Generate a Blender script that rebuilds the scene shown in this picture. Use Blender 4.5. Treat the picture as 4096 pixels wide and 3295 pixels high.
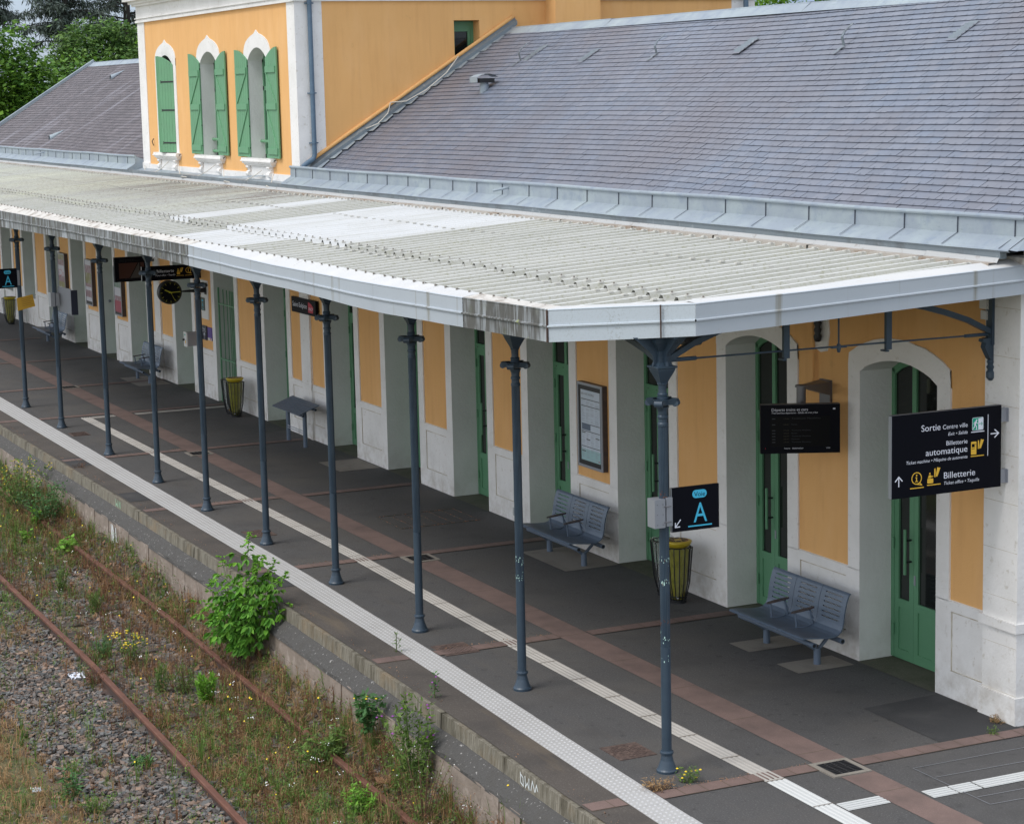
import bpy, math, random
import numpy as np
from mathutils import Vector, Matrix
R = math.radians
sc = bpy.context.scene
for o in list(bpy.data.objects):
    bpy.data.objects.remove(o)
COL = sc.collection

# ---------------------------------------------------------------- camera, light, exposure
CAMP = Vector((12.015, -12.495, 6.081))
yaw, pit, rol = -1.13536, 0.15107, -0.023116
fw = Vector((math.sin(yaw)*math.cos(pit), math.cos(yaw)*math.cos(pit), -math.sin(pit)))
rt = Vector((math.cos(yaw), -math.sin(yaw), 0))
up = rt.cross(fw)
r2 = rt*math.cos(rol)+up*math.sin(rol)
u2 = -rt*math.sin(rol)+up*math.cos(rol)
cam = bpy.data.cameras.new('camera'); camo = bpy.data.objects.new('camera', cam); COL.objects.link(camo)
m = Matrix((r2, u2, -fw)).transposed().to_4x4(); m.translation = CAMP
camo.matrix_world = m
cam.sensor_width = 36; cam.lens = 36*8489.3/4096; cam.clip_start = .1; cam.clip_end = 3000
sc.camera = camo

W = bpy.data.worlds.new("World"); sc.world = W; W.use_nodes = True
nt = W.node_tree; bg = nt.nodes['Background']
sky = nt.nodes.new('ShaderNodeTexSky'); sky.sky_type = 'NISHITA'; sky.sun_disc = False
SUN_EL, SUN_AZ = 57, 172      # azimuth clockwise from +Y
sky.sun_elevation = R(SUN_EL); sky.sun_rotation = R(SUN_AZ)
sky.altitude = 100; sky.air_density = 1.0; sky.dust_density = 1.0; sky.ozone_density = 1.0
# thin overcast: a grey cloud layer over the clear sky, brighter overhead than at the horizon
tc = nt.nodes.new('ShaderNodeTexCoord'); sx = nt.nodes.new('ShaderNodeSeparateXYZ'); nt.links.new(tc.outputs['Generated'], sx.inputs[0])
mr = nt.nodes.new('ShaderNodeMapRange'); mr.interpolation_type = 'SMOOTHSTEP'; mr.inputs['From Min'].default_value = 0.02; mr.inputs['From Max'].default_value = .55
nt.links.new(sx.outputs['Z'], mr.inputs['Value'])
cl0 = nt.nodes.new('ShaderNodeMix'); cl0.data_type = 'RGBA'; cl0.inputs[6].default_value = (1.45, 1.85, 2.65, 1); cl0.inputs[7].default_value = (4.6, 4.8, 5.15, 1)
nt.links.new(mr.outputs[0], cl0.inputs[0])
# unseen sky to the south, behind the viewer, brightened to fill the canopied facade
dt = nt.nodes.new('ShaderNodeVectorMath'); dt.operation = 'DOT_PRODUCT'; dt.inputs[1].default_value = (.35, -.94, 0); nt.links.new(tc.outputs['Generated'], dt.inputs[0])
m3 = nt.nodes.new('ShaderNodeMapRange'); m3.inputs['From Min'].default_value = -.3; m3.inputs['From Max'].default_value = .8; nt.links.new(dt.outputs['Value'], m3.inputs['Value'])
hz = nt.nodes.new('ShaderNodeMix'); hz.data_type = 'RGBA'; hz.inputs[6].default_value = (1.45, 1.85, 2.65, 1); hz.inputs[7].default_value = (6.2, 6.15, 6.2, 1)
nt.links.new(m3.outputs[0], hz.inputs[0]); nt.links.new(hz.outputs[2], cl0.inputs[6])
nz = nt.nodes.new('ShaderNodeTexNoise'); nz.inputs['Scale'].default_value = 3.2; nz.inputs['Detail'].default_value = 5
mp = nt.nodes.new('ShaderNodeMapping'); mp.inputs['Scale'].default_value = (1, 1, 3); nt.links.new(tc.outputs['Generated'], mp.inputs[0]); nt.links.new(mp.outputs[0], nz.inputs['Vector'])
m2 = nt.nodes.new('ShaderNodeMapRange'); m2.inputs['From Min'].default_value = .35; m2.inputs['From Max'].default_value = .65; m2.inputs['To Min'].default_value = .68; m2.inputs['To Max'].default_value = .96
nt.links.new(nz.outputs['Fac'], m2.inputs['Value'])
mxs = nt.nodes.new('ShaderNodeMix'); mxs.data_type = 'RGBA'; nt.links.new(m2.outputs[0], mxs.inputs[0]); nt.links.new(sky.outputs[0], mxs.inputs[6]); nt.links.new(cl0.outputs[2], mxs.inputs[7])
nt.links.new(mxs.outputs[2], bg.inputs[0]); bg.inputs[1].default_value = 0.15
sl = bpy.data.lights.new('sun', 'SUN'); sl.energy = 1.3; sl.angle = R(24); sl.color = (1, .955, .9)
so = bpy.data.objects.new('sun', sl); COL.objects.link(so)
sd = Vector((math.sin(R(SUN_AZ))*math.cos(R(SUN_EL)), math.cos(R(SUN_AZ))*math.cos(R(SUN_EL)), math.sin(R(SUN_EL))))
so.rotation_euler = (-sd).to_track_quat('-Z', 'Y').to_euler(); so.location = (0, -20, 40)
sc.view_settings.view_transform = 'Standard'; sc.view_settings.look = 'None'
sc.view_settings.gamma = 1; sc.view_settings.exposure = 0.75
sc.cycles.max_bounces = 6

# ---------------------------------------------------------------- materials
def _tex(nt, kind, scale, detail=3, stretch=None, rough=.6):
    tc = nt.nodes.new('ShaderNodeTexCoord'); out = tc.outputs['Object']
    if stretch:
        mp = nt.nodes.new('ShaderNodeMapping'); mp.inputs['Scale'].default_value = stretch
        nt.links.new(out, mp.inputs[0]); out = mp.outputs[0]
    if kind == 'v':
        n = nt.nodes.new('ShaderNodeTexVoronoi'); n.inputs['Scale'].default_value = scale
        nt.links.new(out, n.inputs['Vector']); return n.outputs['Distance']
    n = nt.nodes.new('ShaderNodeTexNoise'); n.inputs['Scale'].default_value = scale
    n.inputs['Detail'].default_value = detail; n.inputs['Roughness'].default_value = rough
    nt.links.new(out, n.inputs['Vector']); return n.outputs['Fac']

def _ramp(nt, src, lo, hi, top=1.0):
    r = nt.nodes.new('ShaderNodeMapRange'); r.inputs['From Min'].default_value = lo
    r.inputs['From Max'].default_value = hi; r.inputs['To Max'].default_value = top
    nt.links.new(src, r.inputs['Value']); return r.outputs['Result']

def _mul(nt, a, b):
    n = nt.nodes.new('ShaderNodeMath'); n.operation = 'MULTIPLY'
    nt.links.new(a, n.inputs[0]); nt.links.new(b, n.inputs[1]); return n.outputs[0]

def _axis(nt, ax, lo, hi):
    """0..1 along a world axis between lo and hi"""
    g = nt.nodes.new('ShaderNodeNewGeometry'); s = nt.nodes.new('ShaderNodeSeparateXYZ')
    nt.links.new(g.outputs['Position'], s.inputs[0]); return _ramp(nt, s.outputs[ax], lo, hi)

def MAT(name, col, rough=.7, metal=0, layers=(), bump=(), island=None, spec=.5, alpha=None, trans=0, sheen=0):
    """layers: (colour, kind, scale, lo, hi, top, stretch, [axis limits...]); bump: (kind, scale, strength, dist, stretch)"""
    mt = bpy.data.materials.new(name); mt.use_nodes = True; nt = mt.node_tree
    b = nt.nodes['Principled BSDF']
    rgb = nt.nodes.new('ShaderNodeRGB'); rgb.outputs[0].default_value = (*col, 1); cur = rgb.outputs[0]
    if island:                                # (hue spread, value spread, colour2)
        g = nt.nodes.new('ShaderNodeNewGeometry')
        mx = nt.nodes.new('ShaderNodeMix'); mx.data_type = 'RGBA'
        r1 = _ramp(nt, g.outputs['Random Per Island'], island[3] if len(island) > 3 else 0, 1)
        nt.links.new(r1, mx.inputs[0]); nt.links.new(cur, mx.inputs[6]); mx.inputs[7].default_value = (*island[2], 1)
        wn = nt.nodes.new('ShaderNodeTexWhiteNoise'); wn.noise_dimensions = '1D'
        nt.links.new(g.outputs['Random Per Island'], wn.inputs['W'])
        hs = nt.nodes.new('ShaderNodeHueSaturation')
        r2_ = nt.nodes.new('ShaderNodeMapRange'); r2_.inputs['To Min'].default_value = 1-island[1]; r2_.inputs['To Max'].default_value = 1+island[1]
        nt.links.new(wn.outputs[0], r2_.inputs['Value']); nt.links.new(r2_.outputs[0], hs.inputs['Value'])
        nt.links.new(mx.outputs[2], hs.inputs['Color']); cur = hs.outputs[0]
    for L in layers:
        c2, kind, scale, lo, hi = L[:5]; top = L[5] if len(L) > 5 else 1; st = L[6] if len(L) > 6 else None
        f = _ramp(nt, _tex(nt, kind, scale, 4, st), lo, hi, top)
        for ax in (L[7:] if len(L) > 7 else ()):
            f = _mul(nt, f, _axis(nt, *ax))
        mx = nt.nodes.new('ShaderNodeMix'); mx.data_type = 'RGBA'
        nt.links.new(f, mx.inputs[0]); nt.links.new(cur, mx.inputs[6]); mx.inputs[7].default_value = (*c2, 1)
        cur = mx.outputs[2]
    nt.links.new(cur, b.inputs['Base Color'])
    b.inputs['Roughness'].default_value = rough; b.inputs['Metallic'].default_value = metal
    b.inputs['Specular IOR Level'].default_value = spec
    if trans: b.inputs['Transmission Weight'].default_value = trans
    if alpha is not None: b.inputs['Alpha'].default_value = alpha
    prev = None
    for B in bump:
        kind, scale, strength, dist = B[:4]
        bn = nt.nodes.new('ShaderNodeBump'); bn.inputs['Strength'].default_value = strength; bn.inputs['Distance'].default_value = dist
        nt.links.new(_tex(nt, kind, scale, 3, B[4] if len(B) > 4 else None), bn.inputs['Height'])
        if prev: nt.links.new(prev, bn.inputs['Normal'])
        prev = bn.outputs[0]
    if prev: nt.links.new(prev, b.inputs['Normal'])
    return mt

m_orange = MAT('orange_render', (.76, .43, .165), .9, layers=[((.68, .365, .13), 'n', .9, .35, .75, .6), ((.66, .35, .13), 'n', 3.5, .5, .7, .5, (3, 3, .25)), ((.80, .49, .23), 'n', 2.2, .5, .8, .5, (1, 1, .35)), ((.45, .24, .10), 'n', 5, .68, .8, .4)], bump=[('n', 70, .35, .01)])
m_white = MAT('white_plaster', (.77, .76, .74), .88, layers=[((.58, .57, .54), 'n', 1.6, .42, .8, .6), ((.36, .31, .24), 'n', 5, .42, .72, .85, None, (2, .60, -.1)), ((.50, .46, .39), 'n', 14, .60, .72, .6), ((.45, .40, .34), 'n', 9, .66, .78, .5, (1, 1, .4))], bump=[('n', 30, .3, .015), ('n', 4, .3, .03)])
m_reveal = MAT('white_reveal_plaster', (.66, .68, .65), .88, layers=[((.50, .52, .48), 'n', 1.3, .4, .8, .6), ((.36, .36, .30), 'n', 3, .45, .75, .7, None, (2, .5, -.1))], bump=[('n', 22, .35, .015)])
m_crease = MAT('dirty_groove', (.42, .36, .27), .9, layers=[((.62, .58, .50), 'n', 5, .4, .6)])
m_slate = MAT('roof_slate', (.125, .15, .20), .42, island=(0, .11, (.155, .168, .205)), layers=[((.125, .115, .13), 'n', .30, .42, .68, .75), ((.30, .27, .24), 'n', 30, .74, .8, .25)], bump=[('n', 18, .12, .006, (1, 4, 1))], spec=.6)
m_slate2 = MAT('weathered_slate', (.082, .068, .070), .6, island=(0, .14, (.125, .105, .108)), layers=[((.27, .26, .29), 'n', 1.6, .56, .70, .6, (1, .18, .18)), ((.42, .38, .28), 'n', 7, .70, .76, .8), ((.06, .048, .044), 'n', .8, .5, .8, .5)], bump=[('n', 25, .3, .01)])
m_zinc = MAT('zinc_sheet', (.29, .335, .38), .5, .3, layers=[((.38, .44, .45), 'n', 2.2, .4, .7, .8), ((.20, .25, .33), 'n', 5, .52, .75, .7), ((.22, .27, .28), 'n', 30, .58, .7, .5, (.4, 1, 1))], bump=[('n', 3, .15, .02)])
m_zincd = MAT('old_zinc', (.19, .225, .25), .5, .3, layers=[((.12, .13, .14), 'n', 3, .5, .7, .8), ((.45, .50, .52), 'n', 9, .6, .75, .5)], bump=[('n', 6, .2, .02)])
m_seam = MAT('dark_seam', (.05, .06, .08), .7)
m_top = MAT('rib_top_highlight', (.60, .61, .59), .6, layers=[((.50, .50, .44), 'n', 7, .5, .7, .7)])  # lighter colour stands in for the highlight along each rib top
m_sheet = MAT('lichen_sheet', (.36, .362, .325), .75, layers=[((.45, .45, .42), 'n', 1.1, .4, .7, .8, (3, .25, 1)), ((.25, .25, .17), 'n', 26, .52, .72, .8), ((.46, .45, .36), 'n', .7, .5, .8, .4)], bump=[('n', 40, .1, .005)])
m_sheetw = MAT('new_white_sheet', (.60, .61, .61), .6, layers=[((.48, .48, .45), 'n', 1.6, .45, .7, .7, (3, .4, 1)), ((.38, .38, .33), 'n', 26, .6, .74, .5)])
m_sheetg = MAT('grimy_sheet', (.38, .385, .35), .8, layers=[((.52, .53, .40), 'n', .5, .4, .7, .7, (1, .4, 1)), ((.17, .14, .12), 'n', 1.2, .40, .62, .85, (2.2, .35, 1), (1, -2.7, -1.0), (0, -37, -29)), ((.25, .22, .18), 'n', 18, .5, .66, .6, (1, 1, 1), (0, -50, -30))], bump=[('n', 40, .1, .005)])
m_fascia = MAT('white_fascia', (.41, .455, .50), .5, layers=[((.35, .39, .43), 'n', 1.5, .4, .8, .5), ((.24, .235, .20), 'n', 2.6, .61, .70, .8, (2.5, 2.5, .12)), ((.36, .34, .30), 'n', 40, .68, .74, .5)])
m_fasciad = MAT('streaked_fascia', (.10, .10, .092), .8, layers=[((.34, .37, .39), 'n', 5, .46, .64, .85, (2.6, 2.6, .45)), ((.50, .54, .57), 'n', 3, .60, .68, .85, (4, 4, .10)), ((.10, .11, .06), 'n', 3, .56, .70, .6), ((.42, .46, .49), 'n', 1.3, .5, .62, .7, (1.2, 1.2, .5), (2, 3.98, 3.86)), ((.05, .05, .045), 'n', 9, .5, .7, .6, (2, 2, .15)), ((.30, .33, .15), 'n', 6, .67, .71, .9)])
m_fasciac = MAT('speckled_fascia', (.42, .475, .52), .6, layers=[((.26, .28, .27), 'n', 55, .52, .62, .8, None), ((.42, .475, .52), 'n', 2.2, .36, .50, .8, (1.5, 1.5, .15)), ((.4, .38, .34), 'n', 60, .66, .74, .5)])
m_trim = MAT('white_flashing', (.53, .535, .53), .6, layers=[((.45, .40, .34), 'n', 14, .62, .74, .7), ((.60, .59, .56), 'n', 2, .45, .7, .6)])
m_trimd = MAT('stained_flashing', (.55, .53, .49), .8, layers=[((.22, .18, .14), 'n', 6, .5, .66, .8)])
m_iron = MAT('blue_grey_iron', (.026, .046, .070), .42, layers=[((.038, .064, .092), 'n', 5, .4, .7, .8)], bump=[('n', 45, .15, .004)])
m_chip = MAT('chipped_paint', (.30, .46, .44), .7, layers=[((.16, .07, .04), 'n', 40, .48, .56, 1)])
m_bench = MAT('bench_steel', (.095, .130, .180), .42, layers=[((.115, .150, .205), 'n', 3, .4, .7, .6)], bump=[('n', 60, .08, .003)])
m_arm = MAT('dark_wood_arm', (.055, .045, .045), .5, layers=[((.09, .06, .05), 'n', 12, .45, .6, .7)])
m_green = MAT('green_door_paint', (.10, .26, .14), .45, layers=[((.12, .29, .165), 'n', 2, .4, .8, .5)])
m_shut = MAT('green_shutter_paint', (.125, .29, .16), .6, layers=[((.13, .36, .18), 'n', 3, .4, .8, .6), ((.08, .25, .115), 'n', 20, .6, .8, .4, (1, 1, .1))])
m_glass = MAT('dark_glass', (.012, .014, .013), .06, spec=.6)
m_black = MAT('black_steel', (.012, .013, .015), .45)
m_sign = MAT('black_sign', (.002, .0025, .006), .55, spec=.12)
m_screen = MAT('screen_glass', (.001, .0015, .003), .3, spec=.15)
m_txt = MAT('white_lettering', (.72, .74, .82), .5)
m_txd = MAT('dim_lettering', (.03, .035, .045), .5)
m_txy = MAT('dim_yellow_lettering', (.05, .035, .01), .5)
m_blue = MAT('sky_blue_lettering', (.05, .44, .66), .5)
m_yel = MAT('yellow_lettering', (.75, .45, .04), .5)
m_grn = MAT('exit_green', (.0, .33, .20), .5)
m_red = MAT('red_emblem', (.45, .01, .04), .5)
m_alu = MAT('aluminium', (.33, .35, .39), .4, .5)
m_aludark = MAT('dark_aluminium', (.16, .16, .17), .45, .5)
m_asph = MAT('asphalt', (.068, .066, .065), .9, layers=[((.15, .145, .14), 'n', 60, .54, .70, .8), ((.028, .027, .027), 'n', 9, .60, .70, .6), ((.022, .021, .02), 'n', 1.3, .66, .74, .6), ((.19, .185, .18), 'n', 17, .715, .735, .7), ((.045, .044, .043), 'n', 90, .60, .72, .8), ((.10, .090, .078), 'n', .55, .48, .75, .7), ((.05, .047, .045), 'n', 1.6, .52, .74, .6), ((.15, .12, .085), 'n', 2.3, .55, .8, .35, (.3, 2, 1), (1, -2.4, -4.4))], bump=[('n', 130, .5, .006)])
m_asphd = MAT('fresh_asphalt', (.035, .035, .036), .9, layers=[((.06, .059, .058), 'n', 120, .5, .7, .8), ((.075, .073, .07), 'n', 2, .5, .75, .6)], bump=[('n', 130, .4, .006)])
m_asphe = MAT('edge_asphalt', (.078, .066, .056), .9, layers=[((.16, .145, .13), 'n', 60, .54, .7, .7), ((.042, .038, .035), 'n', 1.1, .46, .7, .75), ((.16, .12, .075), 'n', 1.7, .58, .78, .6, (.3, 2, 1))], bump=[('n', 120, .5, .006)])
m_brick = MAT('pink_paver', (.165, .112, .097), .85, layers=[((.27, .18, .155), 'n', 100, .5, .7, .7), ((.10, .072, .064), 'n', 2.2, .42, .72, .8)], bump=[('n', 110, .3, .004)])
m_joint = MAT('joint_dirt', (.12, .09, .065), .95)
m_conc = MAT('pale_concrete', (.22, .20, .17), .9, layers=[((.29, .265, .23), 'n', 70, .5, .7, .6), ((.15, .13, .11), 'n', 3, .5, .72, .7)], bump=[('n', 90, .3, .004)])
m_tact = MAT('white_tactile_tile', (.42, .415, .405), .75, layers=[((.36, .35, .335), 'n', 1.4, .45, .75, .7), ((.24, .28, .26), 'n', 18, .66, .76, .6)])
m_dot = MAT('tactile_stud', (.48, .48, .48), .6)
m_guide = MAT('cream_guide_strip', (.40, .38, .35), .75, layers=[((.33, .31, .28), 'n', 3, .5, .72, .75), ((.14, .12, .11), 'n', 12, .70, .76, .8, (1, 3, 1))])
m_guidew = MAT('white_guide_strip', (.55, .56, .55), .7, layers=[((.5, .5, .48), 'n', 6, .55, .75, .6)])
m_cast = MAT('rusty_cast_iron', (.075, .050, .042), .75, layers=[((.16, .11, .09), 'n', 20, .45, .65, .7)])
m_grate = MAT('drain_grate', (.022, .022, .024), .6)
m_cop = MAT('coping_concrete', (.16, .145, .11), .92, layers=[((.29, .27, .225), 'n', 8, .48, .66, .75, (6, 6, .25)), ((.065, .055, .035), 'n', 3, .50, .66, .8, (3, 3, .6)), ((.055, .05, .035), 'n', 12, .55, .66, .7, (6, 6, .2)), ((.22, .15, .075), 'n', 2, .52, .75, .6)], bump=[('n', 40, .5, .01)])
m_ledge = MAT('rough_ledge', (.075, .072, .068), .95, layers=[((.40, .39, .37), 'n', 26, .64, .68, .9), ((.07, .066, .06), 'n', 5, .5, .7, .7)], bump=[('n', 25, .9, .03)])
m_stone = MAT('pale_stone_wall', (.25, .205, .17), .92, layers=[((.16, .13, .10), 'n', 2.2, .45, .7, .8), ((.42, .36, .32), 'n', 6, .55, .7, .6), ((.10, .09, .075), 'n', 3, .5, .8, .8, None, (2, -.55, -.95))], bump=[('n', 14, .7, .02)])
m_graf = MAT('white_spray_paint', (.62, .66, .66), .7)
m_grafg = MAT('green_spray_paint', (.36, .58, .40), .7)
m_rail = MAT('rusty_rail', (.125, .050, .030), .75, layers=[((.19, .085, .052), 'n', 12, .45, .7, .8, (.4, 1, 1)), ((.09, .045, .035), 'n', 5, .5, .75, .6)], bump=[('n', 60, .3, .004)])
m_rails = MAT('rail_side', (.065, .042, .035), .85, layers=[((.11, .06, .04), 'n', 6, .5, .7, .7)])
m_sleep = MAT('old_sleeper', (.060, .048, .040), .9, layers=[((.11, .095, .08), 'n', 5, .45, .7, .8, (6, .6, 1))], bump=[('n', 12, .6, .01, (6, .6, 1))])
m_soil = MAT('trackside_soil', (.085, .062, .043), .95, layers=[((.16, .115, .07), 'n', 1.3, .42, .68, .8), ((.045, .036, .028), 'n', 3.2, .5, .7, .7), ((.20, .15, .09), 'n', 30, .58, .7, .6)], bump=[('n', 14, .8, .05), ('n', 60, .6, .02)])
m_stonep = MAT('ballast_stone', (.12, .122, .12), .88, island=(0, .55, (.23, .155, .11), .35), layers=[((.17, .125, .10), 'n', 1.1, .5, .75, .5)], bump=[('n', 60, .4, .006)])
def leafmat(name, a, b_, rough=.6, tr=.25):
    mt = MAT(name, a, rough, island=(0, .3, b_), spec=.3)
    nt = mt.node_tree; b = nt.nodes['Principled BSDF']; out = nt.nodes['Material Output']
    t = nt.nodes.new('ShaderNodeBsdfTranslucent'); mx = nt.nodes.new('ShaderNodeMixShader'); mx.inputs[0].default_value = tr
    src = b.inputs['Base Color'].links[0].from_socket
    nt.links.new(src, t.inputs[0]); nt.links.new(b.outputs[0], mx.inputs[1]); nt.links.new(t.outputs[0], mx.inputs[2])
    nt.links.new(mx.outputs[0], out.inputs[0]); return mt
m_leaf = leafmat('bush_leaf', (.06, .19, .025), (.16, .37, .04))
m_leafy = leafmat('young_leaf', (.14, .32, .03), (.20, .42, .05))
m_weed = leafmat('weed_green', (.075, .15, .03), (.16, .25, .05))
m_weed2 = leafmat('weed_bluegreen', (.06, .15, .055), (.10, .22, .06))
m_straw = leafmat('dry_straw', (.30, .18, .085), (.42, .28, .14))
m_rust = leafmat('dry_brown_weed', (.15, .075, .04), (.24, .12, .06))
m_field = MAT('dry_field', (.10, .10, .05), .95, layers=[((.15, .13, .07), 'n', .05, .4, .6), ((.06, .08, .03), 'n', .3, .5, .7, .8)])
m_litter = leafmat('dead_leaf', (.22, .115, .06), (.34, .20, .12), tr=.1)
m_yflow = MAT('yellow_petals', (.80, .58, .02), .6)
m_wflow = MAT('white_petals', (.75, .76, .74), .6)
m_pflow = MAT('purple_petals', (.35, .06, .42), .6)
m_stem = MAT('plant_stem', (.10, .14, .045), .8)
m_stemr = MAT('brown_stem', (.12, .065, .04), .8)
m_tree1 = leafmat('tree_leaf_deep', (.05, .14, .022), (.15, .28, .035))
m_tree2 = leafmat('tree_leaf_mid', (.075, .16, .05), (.18, .30, .07))
m_tree3 = leafmat('tree_leaf_bright', (.16, .33, .03), (.24, .42, .05))
m_cedar = leafmat('cedar_needles', (.055, .080, .065), (.11, .14, .115), tr=.1)
m_bark = MAT('dark_bark', (.035, .03, .026), .95)
m_lid = MAT('yellow_lid', (.46, .35, .02), .4)
m_bagy = MAT('yellow_bag', (.30, .29, .045), .3, alpha=.72, layers=[((.15, .14, .03), 'n', 12, .5, .7, .7)])
m_bagc = MAT('clear_bag', (.55, .58, .58), .2, alpha=.38)
m_glow = MAT('litter_dark', (.06, .06, .05), .8, layers=[((.35, .15, .08), 'n', 30, .55, .6, 1)])
m_board = MAT('notice_board_paint', (.66, .66, .64), .7)
m_purple = MAT('purple_poster', (.10, .05, .28), .5)
m_navy = MAT('navy_sign', (.015, .02, .04), .4)
m_dkgr = MAT('dark_green_sign', (.02, .05, .035), .4)
m_ply = MAT('yellow_notice_paper', (.52, .30, .03), .6)
m_paper = MAT('pale_blue_paper', (.50, .58, .66), .45, layers=[((.62, .66, .74), 'n', 3, .4, .7, .7)])
m_teal = MAT('teal_paper', (.33, .52, .54), .45)
m_slateblue = MAT('blue_grey_print', (.11, .15, .21), .5)
m_grey = MAT('grey_print', (.10, .11, .12), .5)
m_wire = MAT('pale_cable', (.60, .57, .50), .6)
m_pipe = MAT('blue_drainpipe', (.085, .14, .20), .45, layers=[((.12, .19, .26), 'n', 8, .5, .7, .6)])
m_litw = MAT('white_litter', (.68, .71, .78), .6)
m_tile = MAT('red_roof_tile', (.38, .13, .08), .8)

# ---------------------------------------------------------------- helpers
WL = {}
class MB:
    def __init__(s): s.v = []; s.f = []; s.m = []
    def add(s, vs, fs, mi=0):
        n = len(s.v); s.v += [tuple(p) for p in vs]; s.f += [tuple(i+n for i in f) for f in fs]; s.m += [mi]*len(fs); return s
    def box(s, x0, x1, y0, y1, z0, z1, mi=0):
        return s.add([(x0, y0, z0), (x1, y0, z0), (x1, y1, z0), (x0, y1, z0), (x0, y0, z1), (x1, y0, z1), (x1, y1, z1), (x0, y1, z1)],
                     [(0, 3, 2, 1), (4, 5, 6, 7), (0, 1, 5, 4), (1, 2, 6, 5), (2, 3, 7, 6), (3, 0, 4, 7)], mi)
    def quad(s, a, b, c, d, mi=0): return s.add([a, b, c, d], [(0, 1, 2, 3)], mi)
    def prism(s, poly, fn, d0, d1, mi=0):
        """poly 2D, fn(u,v,d) -> 3D, extruded from d0 to d1"""
        n = len(poly)
        vs = [fn(u, v, d0) for u, v in poly]+[fn(u, v, d1) for u, v in poly]
        fs = [tuple(range(n))[::-1], tuple(range(n, 2*n))]+[(i, (i+1) % n, n+(i+1) % n, n+i) for i in range(n)]
        return s.add(vs, fs, mi)
    def tube(s, path, r, n=8, mi=0, cap=True):
        P = [Vector(p) for p in path]; rs = r if isinstance(r, (list, tuple)) else [r]*len(P)
        vs = []; fs = []; prev = None
        for i, p in enumerate(P):
            t = (P[min(i+1, len(P)-1)]-P[max(i-1, 0)]).normalized()
            if prev is None:
                a = Vector((0, 0, 1)) if abs(t.z) < .9 else Vector((1, 0, 0)); nrm = t.cross(a).normalized()
            else:
                nrm = (prev-t*prev.dot(t)).normalized()
            prev = nrm; bi = t.cross(nrm)
            for k in range(n):
                a = 2*math.pi*k/n; vs.append(p+(nrm*math.cos(a)+bi*math.sin(a))*rs[i])
        for i in range(len(P)-1):
            for k in range(n): fs.append((i*n+k, i*n+(k+1) % n, (i+1)*n+(k+1) % n, (i+1)*n+k))
        if cap: fs += [tuple(range(n))[::-1], tuple(range((len(P)-1)*n, len(P)*n))]
        return s.add(vs, fs, mi)
    def lathe(s, prof, c=(0, 0, 0), n=16, mi=0, a0=0, sq=None):
        vs = []; fs = []
        for r, z in prof:
            for k in range(n):
                a = 2*math.pi*k/n+a0; vs.append((c[0]+r*math.cos(a), c[1]+r*math.sin(a), c[2]+z))
        for i in range(len(prof)-1):
            for k in range(n): fs.append((i*n+k, i*n+(k+1) % n, (i+1)*n+(k+1) % n, (i+1)*n+k))
        fs += [tuple(range(n))[::-1], tuple(range((len(prof)-1)*n, len(prof)*n))]
        return s.add(vs, fs, mi)
    def build(s, name, mats, parent=None, smooth=False, local=False, bevel=0):
        me = bpy.data.meshes.new(name)
        off = Vector((0, 0, 0))
        if parent is not None and not local: off = WL[parent.name]
        me.from_pydata([(a[0]-off[0], a[1]-off[1], a[2]-off[2]) for a in s.v], [], s.f)
        mats = mats if isinstance(mats, (list, tuple)) else [mats]
        for mt in mats: me.materials.append(mt)
        if len(mats) > 1: me.polygons.foreach_set('material_index', s.m)
        if smooth: me.polygons.foreach_set('use_smooth', [True]*len(s.f))
        me.update()
        o = bpy.data.objects.new(name, me); COL.objects.link(o)
        if parent is not None: o.parent = parent
        WL[o.name] = off.copy() if parent is not None else Vector((0, 0, 0))
        if bevel:
            bv = o.modifiers.new('bevel', 'BEVEL'); bv.width = bevel; bv.segments = 2; bv.limit_method = 'ANGLE'
        return o
def npmesh(name, V, F, mats, parent=None, mi=None, smooth=False):
    """fast numpy mesh; F is an (n,k) int array"""
    me = bpy.data.meshes.new(name); V = np.asarray(V, np.float32); F = np.asarray(F, np.int32)
    if parent is not None: V = V-np.array(WL[parent.name], np.float32)
    me.vertices.add(len(V)); me.vertices.foreach_set('co', V.ravel())
    k = F.shape[1]; me.loops.add(F.size); me.loops.foreach_set('vertex_index', F.ravel())
    me.polygons.add(len(F)); me.polygons.foreach_set('loop_start', np.arange(0, F.size, k, dtype=np.int32))
    me.polygons.foreach_set('loop_total', np.full(len(F), k, np.int32))
    mats = mats if isinstance(mats, (list, tuple)) else [mats]
    for mt in mats: me.materials.append(mt)
    if mi is not None: me.polygons.foreach_set('material_index', np.asarray(mi, np.int32))
    me.polygons.foreach_set('use_smooth', [bool(smooth)]*len(F))
    me.update(calc_edges=True); me.validate()
    o = bpy.data.objects.new(name, me); COL.objects.link(o)
    if parent is not None: o.parent = parent
    WL[o.name] = WL[parent.name].copy() if parent is not None else Vector((0, 0, 0))
    return o
def tag(o, label=None, cat=None, group=None, kind=None):
    if label: o['label'] = label
    if cat: o['category'] = cat
    if group: o['group'] = group
    if kind: o['kind'] = kind
    return o
def empty(name, loc, label, cat, group=None, rz=0):
    o = bpy.data.objects.new(name, None); COL.objects.link(o); o.location = loc; o.rotation_euler = (0, 0, rz)
    o.empty_display_size = .2; WL[o.name] = Vector(loc); return tag(o, label, cat, group)
def struct(o): o['kind'] = 'structure'; return o
def dup(root, loc, label, rz=None):
    def cp(o, par):
        c = o.copy(); COL.objects.link(c); c.parent = par
        for ch in list(o.children): cp(ch, c)
        return c
    r = cp(root, None); r.location = loc; r['label'] = label
    if rz is not None: r.rotation_euler = (0, 0, rz)
    return r
_tc = {}
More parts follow.
